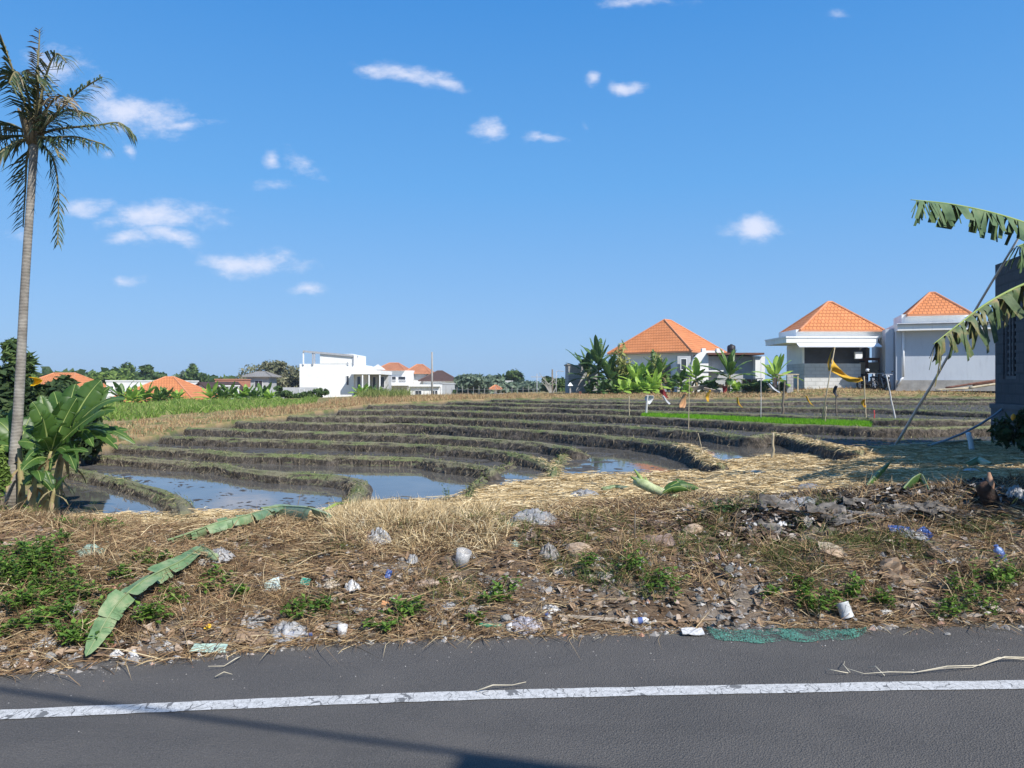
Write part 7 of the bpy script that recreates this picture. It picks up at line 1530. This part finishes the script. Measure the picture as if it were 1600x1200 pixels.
mb.lathe([(r, 0), (r * 1.03, L * .03), (r * .98, L * .06), (r * .98, L * .3), (r * .95, L * .34), (r * .98, L * .38), (r * .98, L * .92), (r * 1.03, L * .97), (r * .9, L)], o + Vector((0, 0, .0)), ax, 18); mb.lathe([(r * .9, L), (0, L * .99)], o, ax, 18); mb.build('body', m_noise('dull_tin', (.42,.43,.43), (.62,.63,.62), 9, .4, .2), can, smooth=True)
mb = MB(); mb.lathe([(r * .75, -.002), (0, -.004)], o, ax, 16); mb.build('opening', M_DARKG, can)
# burnt stump and cut banana stem
p = G(1548, 800); s = p.y / F; st = empty('burnt_stump', p, 'dark brown burnt stump standing on the crest with a pale leaf above it', 'stump'); mb = MB(); k = []
prof = [(1556,815,15),(1552,795,13),(1546,778,13),(1538,762,12),(1533,754,8)]
mb.tube([P(a, b, p.y) for a, b, r in prof], [r * s for a, b, r in prof], 12); mb.build('trunk', m_noise('burnt_wood', (.012,.008,.006), (.07,.035,.022), 7, .75, .6, .02), st, smooth=True)
mb = MB(); mb.tube([P(1545, 775, p.y - .02), P(1548, 755, p.y - .03), P(1545, 738, p.y - .02)], [.035, .03, .012], 8); mb.build('bark', m_noise('split_bark', (.2,.1,.06), (.42,.26,.17), 8, .8, .5), st, smooth=True)
o = P(1020, 770, 7.25); cb2 = empty('cut_banana_stem', o, 'thick pale green cut banana stem lying on the straw crest', 'banana stem'); d0 = 7.25
mb = MB(); q = [P(1058, 779, d0 - .1), P(1042, 773, d0), P(1022, 764.5, d0 + .05), P(1004, 756, d0 + .1), P(993, 751, d0 + .15)]; mb.tube(q, [.036, .042, .046, .05, .046], 14); mb.build('stem', m_noise('cut_stem_green', (.20,.26,.10), (.46,.50,.27), 9, .55, .3, c2=(.52,.50,.33)), cb2, smooth=True)
for x, y, x2, y2 in ((1006, 757, 991, 733), (1004, 757, 998, 740), (1000, 755, 985, 744), (1012, 760, 1008, 745)):
    mb = MB(); mb.tube([P(x, y, d0 + .1), P((x + x2) / 2 + 1, (y + y2) / 2, d0 + .12), P(x2, y2, d0 + .15)], [.035, .02, .006], 6); mb.build('stalk', M_RIB, cb2, smooth=True)
r_ = empty('banana_leaf', P(1044, 774, d0), 'dark glossy green banana leaf beside the cut banana stem', 'banana leaf'); big_leaf(r_, 1040, 772, 1092, 763, d0 - .1, d0, .13, 3, 881, M_BLEAF3, .16, .2, .8, .3, .05, 'blade'); big_leaf(r_, 1036, 770, 1070, 752, d0, d0 + .1, .12, 3, 882, M_BLEAF, .1, .3, .6, -.4, .05, 'blade'); big_leaf(r_, 1034, 772, 1080, 768, d0 - .15, d0 - .1, .1, 4, 883, M_BLEAF, .2, -.3, .6, .1, .05, 'blade')
M_PALELEAF = m_noise('wilted_banana_leaf', (.13,.21,.10), (.26,.33,.19), 8, .5, .3, c2=(.30,.28,.17)); M_DULL = m_noise('dull_banana_leaf', (.06,.125,.05), (.15,.235,.11), 9, .5, .3, .004, c2=(.30,.32,.18))
M_RIBD = m_noise('leaf_midrib', (.14,.2,.08), (.24,.3,.15), 6, .5)
def lying_leaf(pts, W, label, seed, mat, fold=.2, tears=3, name='banana_leaf', lift=.05, roll=0.0, curl=.9, shape=.5):
    q = [G(px, py) + Vector((0, 0, lift + dz)) for px, py, dz in pts]; n = 20; k = len(q); P_ = []
    for i in range(n):
        t = i / (n - 1) * (k - 1); a = min(int(t), k - 2); P_.append(q[a].lerp(q[a + 1], t - a))
    for _ in range(2): P_ = [P_[0]] + [(P_[i - 1] + P_[i] * 2 + P_[i + 1]) / 4 for i in range(1, n - 1)] + [P_[-1]]
    sd, up = [], []
    for i in range(n):
        d = (P_[min(i + 1, n - 1)] - P_[max(i - 1, 0)]).normalized(); s = d.cross(Vector((0, -.45, 1))).normalized(); u = s.cross(d); r = Quaternion(d, roll); sd.append(r @ s); up.append(r @ u)
    r = empty(name, P_[0], label, 'banana leaf', 'cut banana leaves lying on the bank'); mb = MB(); lamina(mb, P_, sd, up, W, fold, tears, random.Random(seed), t0=.02, curl=curl, jit=.42); mb.build('blade', mat, r, smooth=True)
    mb = MB(); mb.tube(P_, [.007 * (1 - .8 * i / n) + .002 for i in range(n)], 6); mb.build('midrib', M_RIBD, r, smooth=True)
lying_leaf([(318,868,.03),(285,900,.05),(250,925,.09),(215,955,.12),(180,990,.13),(155,1018,.06),(134,1040,.0)], .19, 'large cut banana leaf sloping down the bank to the road edge', 901, M_DULL, -.55, 7, roll=-.5, curl=-.25)
lying_leaf([(262,858,.02),(300,850,.04),(340,838,.07),(390,830,.09),(420,823,.12),(450,818,.13)], .2, 'torn banana leaf lying along the crest, folded at the middle', 902, M_DULL, -.6, 14, curl=.4, roll=.2)
lying_leaf([(408,820,.12),(440,818,.13),(480,822,.12),(520,826,.06)], .26, 'flat grey green banana leaf end overhanging the crest', 903, M_PALELEAF, -.45, 2, curl=.5, roll=.3)
lying_leaf([(312,868,.03),(328,880,.04),(342,892,.02)], .12, 'short torn leaf strip hanging below the folded leaf', 904, M_PALELEAF, -.2, 2)
lying_leaf([(940,772,.02),(960,768,.03),(985,770,.02)], .12, 'small wilted leaf lying flat on the crest by the cut stem', 905, M_PALELEAF, 0, 2)
lying_leaf([(1412,776,.02),(1426,768,.08),(1440,762,.1),(1452,778,.02)], .16, 'dark green leaf scrap tented on the shaded crest', 906, M_BLEAF3, -.3, 0)
lying_leaf([(1355,765,.0),(1372,752,.05),(1392,742,.12)], .09, 'narrow green leaf rising from the shaded straw', 907, M_BLEAF, .2, 0)
lying_leaf([(1510,745,.1),(1530,742,.16),(1550,748,.12)], .15, 'pale green leaf caught above the burnt stump', 908, M_PALELEAF, -.1, 0)
lying_leaf([(505,806,.02),(525,800,.06),(548,797,.05)], .06, 'narrow light green leaf stalk at the water edge', 909, M_BLEAF2, .2, 0)
# green net on the asphalt
t = NT('green_net'); nf = t.noise(60, 5, .75, t.scale((.4, 1.6, 1)), 2.5); t.set(t.ramp(nf, [(.35, (.03,.13,.10)), (.65, (.17,.42,.33))]), .85, .2); t.bump(nf, 1, .01)
tr_ = t.n('ShaderNodeBsdfTransparent'); mx = t.n('ShaderNodeMixShader'); t.l(t.math('MULTIPLY', t.math('GREATER_THAN', t.math('ADD', t.noise(110, 3, .85), t.math('MULTIPLY', t.math('SUBTRACT', t.noise(7, 3, .7), .5), .5)), .47), .97), mx.inputs[0]); t.l(t.b.outputs[0], mx.inputs[1]); t.l(tr_.outputs[0], mx.inputs[2]); t.l(mx.outputs[0], t.out.inputs['Surface'])
mb = MB(); n = 60; rows = []
for i in range(n + 1):
    u = i / n; px = 1104 + 250 * u; sh2 = math.sin(math.pi * u) ** .45; y0 = 985.5 + 1.5 * math.sin(u * 9) ; y1 = y0 + 3 + 19 * sh2 * (1 - .25 * u) + 1.5 * math.sin(u * 23); row = []
    for j in range(11):
        v = j / 10; py = y1 + (y0 - y1) * v; d = F * EYE / (py - 600); z = .005 + .034 * abs(math.sin(u * 21 + v * 7)) * math.sin(math.pi * v) + .006 * random.random() * (0 < j < 10); row.append(Vector(((px - 800) / F * d, d, z)))
    rows.append(row)
mb.grid(rows); tag(mb.build('net', t.mat, None, rows[0][0], True), 'green netting lying flat on the asphalt at the road edge', 'net')

# ------------------------------------------------------------------ leafy weeds
M_WEED = m_island('weed_leaf', [(0, (.045,.10,.012)), (.5, (.095,.19,.025)), (1, (.19,.31,.05))], .55, .3, .35)
M_WEEDD = m_island('weed_leaf_dark', [(0, (.03,.065,.018)), (.5, (.06,.11,.03)), (1, (.11,.17,.05))], .6, .25, .3)
def weed(px, py, wpx, hpx, n, label, seed, mat=M_WEED, ls=.034, g='leafy weeds on the bank'):
    p = G(px, py); s = p.y / F; w = wpx * s / 2; h = hpx * s; rs = random.Random(seed); mb = MB()
    for i in range(n):
        a = rs.uniform(0, 6.28); r = w * rs.random() ** .6; base = p + Vector((math.cos(a) * r * .75, math.sin(a) * r * .75, 0)); base.z = gxy(base.x, base.y) if base.y > 4.9 else base.z; hh = h * rs.uniform(.45, 1.1)
        tip = base + Vector((math.cos(a) * r * .45 + rs.gauss(0, .02), math.sin(a) * r * .45 - .02, hh)); mid = base.lerp(tip, .5) + Vector((rs.gauss(0, .008), 0, hh * .1)); mb.tube([base - Vector((0, 0, .02)), mid, tip], [.0025, .002, .001], 3, 1, False)
        for k in range(rs.randint(6, 11)):
            t = .25 + .75 * rs.random(); q = base.lerp(mid, t * 2) if t < .5 else mid.lerp(tip, t * 2 - 1); az = rs.uniform(0, 6.28); el = rs.uniform(-.3, .8); L = ls * rs.uniform(.6, 1.35); d = Vector((math.cos(az) * math.cos(el), math.sin(az) * math.cos(el), math.sin(el))); sd = d.cross(Vector((0, 0, 1))).normalized(); u = sd.cross(d); q0 = q + d * L * .25
            mb.face([q0, q0 + d * L * .45 + sd * L * .36 + u * L * .1, q0 + d * L * 1.15 - u * L * .08, q0 + d * L * .45 - sd * L * .36 + u * L * .1])
    tag(mb.build('weed', [mat, m_noise('weed_stem', (.09,.14,.03), (.18,.2,.07), 5) if 'weed_stem' not in bpy.data.materials else bpy.data.materials['weed_stem']], None, p), label, 'weed', g)
wd = [(20,905,60,40,16,'leafy weed patch cut by shade at the bank end'.replace('cut by shade at the bank end','farthest along the bank from the fallen leaf')),(60,885,80,46,26,'dense bright weed patch in the middle of the leafy slope'),(35,940,70,38,18,'leafy weed below the dense bright patch'),(85,915,70,40,20,'bright weed with large leaves beside the straw hollow'),(25,870,70,34,16,'leafy weed under the straw at the top of the slope'),(75,862,60,26,14,'low weed just below the pale green bag'),(118,925,50,32,12,'leafy weed above the grey plastic strip'),(100,955,60,30,14,'leafy weed around the grey plastic strip'),
 (170,950,60,28,14,'leafy weed touching the upper edge of the big fallen leaf'),(120,990,66,30,16,'leafy weed near the tip of the big fallen leaf'),(60,968,60,26,12,'low weed above the clear bag on the stones'),(10,985,40,24,9,'small bright weed near the pale stone at the end of the road edge'),(155,1003,30,26,8,'dark weed against the tip of the big fallen leaf'),(235,962,46,30,14,'bright weed just below the big fallen leaf'),(270,938,40,30,12,'weed with the small white lump in it'),(335,905,50,26,12,'weed beside the leaf strip and whitish stone'),
 (378,930,24,22,9,'small round weed beside the orange broken brick'),(240,880,50,22,10,'weed between grey stone and folded leaf'),(195,898,30,20,8,'small weed beside the white chip'),(108,818,40,14,8,'low weed at the paddy corner'),(165,823,50,18,12,'low weed on the shore of the nearest pool'),(20,800,70,16,12,'low weed at the foot of the palm'),(103,842,26,22,7,'small weed on the straw above the slope'),
 (470,955,44,24,12,'weed above the large clear sheet'),(500,945,30,18,8,'small weed beside the whitish sack'),(638,950,40,28,14,'bright weed in the middle of the lower bank'),(600,975,50,18,10,'grassy weed at the road edge near the long concrete chunk'),(690,918,20,12,5,'tiny weed beside the tan slab'),(770,935,26,20,8,'weed growing at the dark grey stone'),(745,968,24,14,6,'weed at the foot of the big grey rock'),(790,918,34,22,9,'weed on the bank above the grey rock'),
 (920,876,18,22,6,'single bright weed in front of the coconut husk'),(1040,912,60,30,16,'bright weed among the tall green grass'),(985,880,50,36,12,'weed in the grass right of the husk'.replace('right of the husk','beyond the husk')),(1265,945,40,32,16,'bright leafy weed beside the tin can'),(1250,918,36,22,10,'smaller weed just above the bright one by the can'),(1330,922,30,24,11,'bright weed in front of the tan sheath'),(1385,938,36,22,10,'bright weed below the tan sheath'),(1520,935,70,36,20,'wide leafy weed on the lower shaded bank'),(1545,905,50,34,14,'bright weed below the blue bottle'),(1580,900,40,26,12,'bright weed at the far end of the shaded bank'),(1480,955,50,22,10,'weed at the foot of the shaded bank'),(1205,925,20,14,6,'small weed between the rounded grey stone and the packet'),(1300,940,40,20,9,'weed between the can and the tan sheath')]
for i, (px, py, w, h, n, lab) in enumerate(wd): weed(px, py + h * .4, w, h, int(n * (1.7 if px < 300 else 1.3)), lab, 950 + i)
weed(1130, 810, 44, 26, 14, 'dark leafy weed on the crest', 1001, M_WEEDD, .035); weed(1176, 782, 22, 18, 12, 'small dark round weed on the golden straw', 1002, M_WEEDD, .022); weed(697, 784, 14, 36, 5, 'tall thin weed at the water edge', 1003, M_WEEDD, .03)
# ------------------------------------------------------------------ overhead cable over the road
cab = empty('overhead_cable', (2.6, -.9, 6.0), 'thick black overhead cable crossing the road above the viewer', 'cable'); dv_ = Vector((2.69, -.745, 0)).normalized(); c0 = Vector((2.65, -.87, 6.0)); mb = MB(); mb.tube([c0 + dv_ * t + Vector((0, 0, .0012 * t * t)) for t in range(-22, 21, 2)], .021, 8); mb.build('wire', M_BLK, cab)
mb = MB(); q = Matrix.Translation(Vector((4.07, -1.31, 5.93))) @ dv_.to_track_quat('X', 'Z').to_matrix().to_4x4(); mb.box((-.36, -.06, -.1), (.36, .06, .0), 0, q); mb.build('shadow_box', M_BLK, cab)  # unseen box added on the cable to cast the dark blob on the near road
for k, t in enumerate((-22, 20)):
    q = c0 + dv_ * t; b = Vector((q.x, q.y, 0)); r = empty('utility_pole', b, ('concrete pole carrying the overhead cable beyond the weeds', 'concrete pole carrying the overhead cable across the road')[k], 'pole', 'cable poles'); mb = MB(); mb.tube([b - Vector((0, 0, .2)), b + Vector((0, 0, 7.2))], [.15, .1], 10); mb.build('shaft', M_CEM, r, smooth=True); mb = MB(); mb.box((q.x - .06, q.y - .6, 6.55), (q.x + .06, q.y + .6, 6.66)); mb.build('crossarm', M_METAL, r)
# ------------------------------------------------------------------ thin air between the camera and the far trees
HZ = 0.0004
mb = MB(); mb.box((-260, -70, -9), (260, 420, 14)); hz = mb.build('haze', None or bpy.data.materials.new('haze_air'), None, (0, 0, 0)); tag(hz, kind='stuff')
hm = bpy.data.materials['haze_air']; hm.use_nodes = True; nt = hm.node_tree; nt.nodes.remove(nt.nodes['Principled BSDF']); pv = nt.nodes.new('ShaderNodeVolumePrincipled'); pv.inputs['Color'].default_value = (.80, .88, 1, 1); pv.inputs['Density'].default_value = HZ; pv.inputs['Anisotropy'].default_value = .2
nt.links.new(pv.outputs[0], nt.nodes['Material Output'].inputs['Volume'])
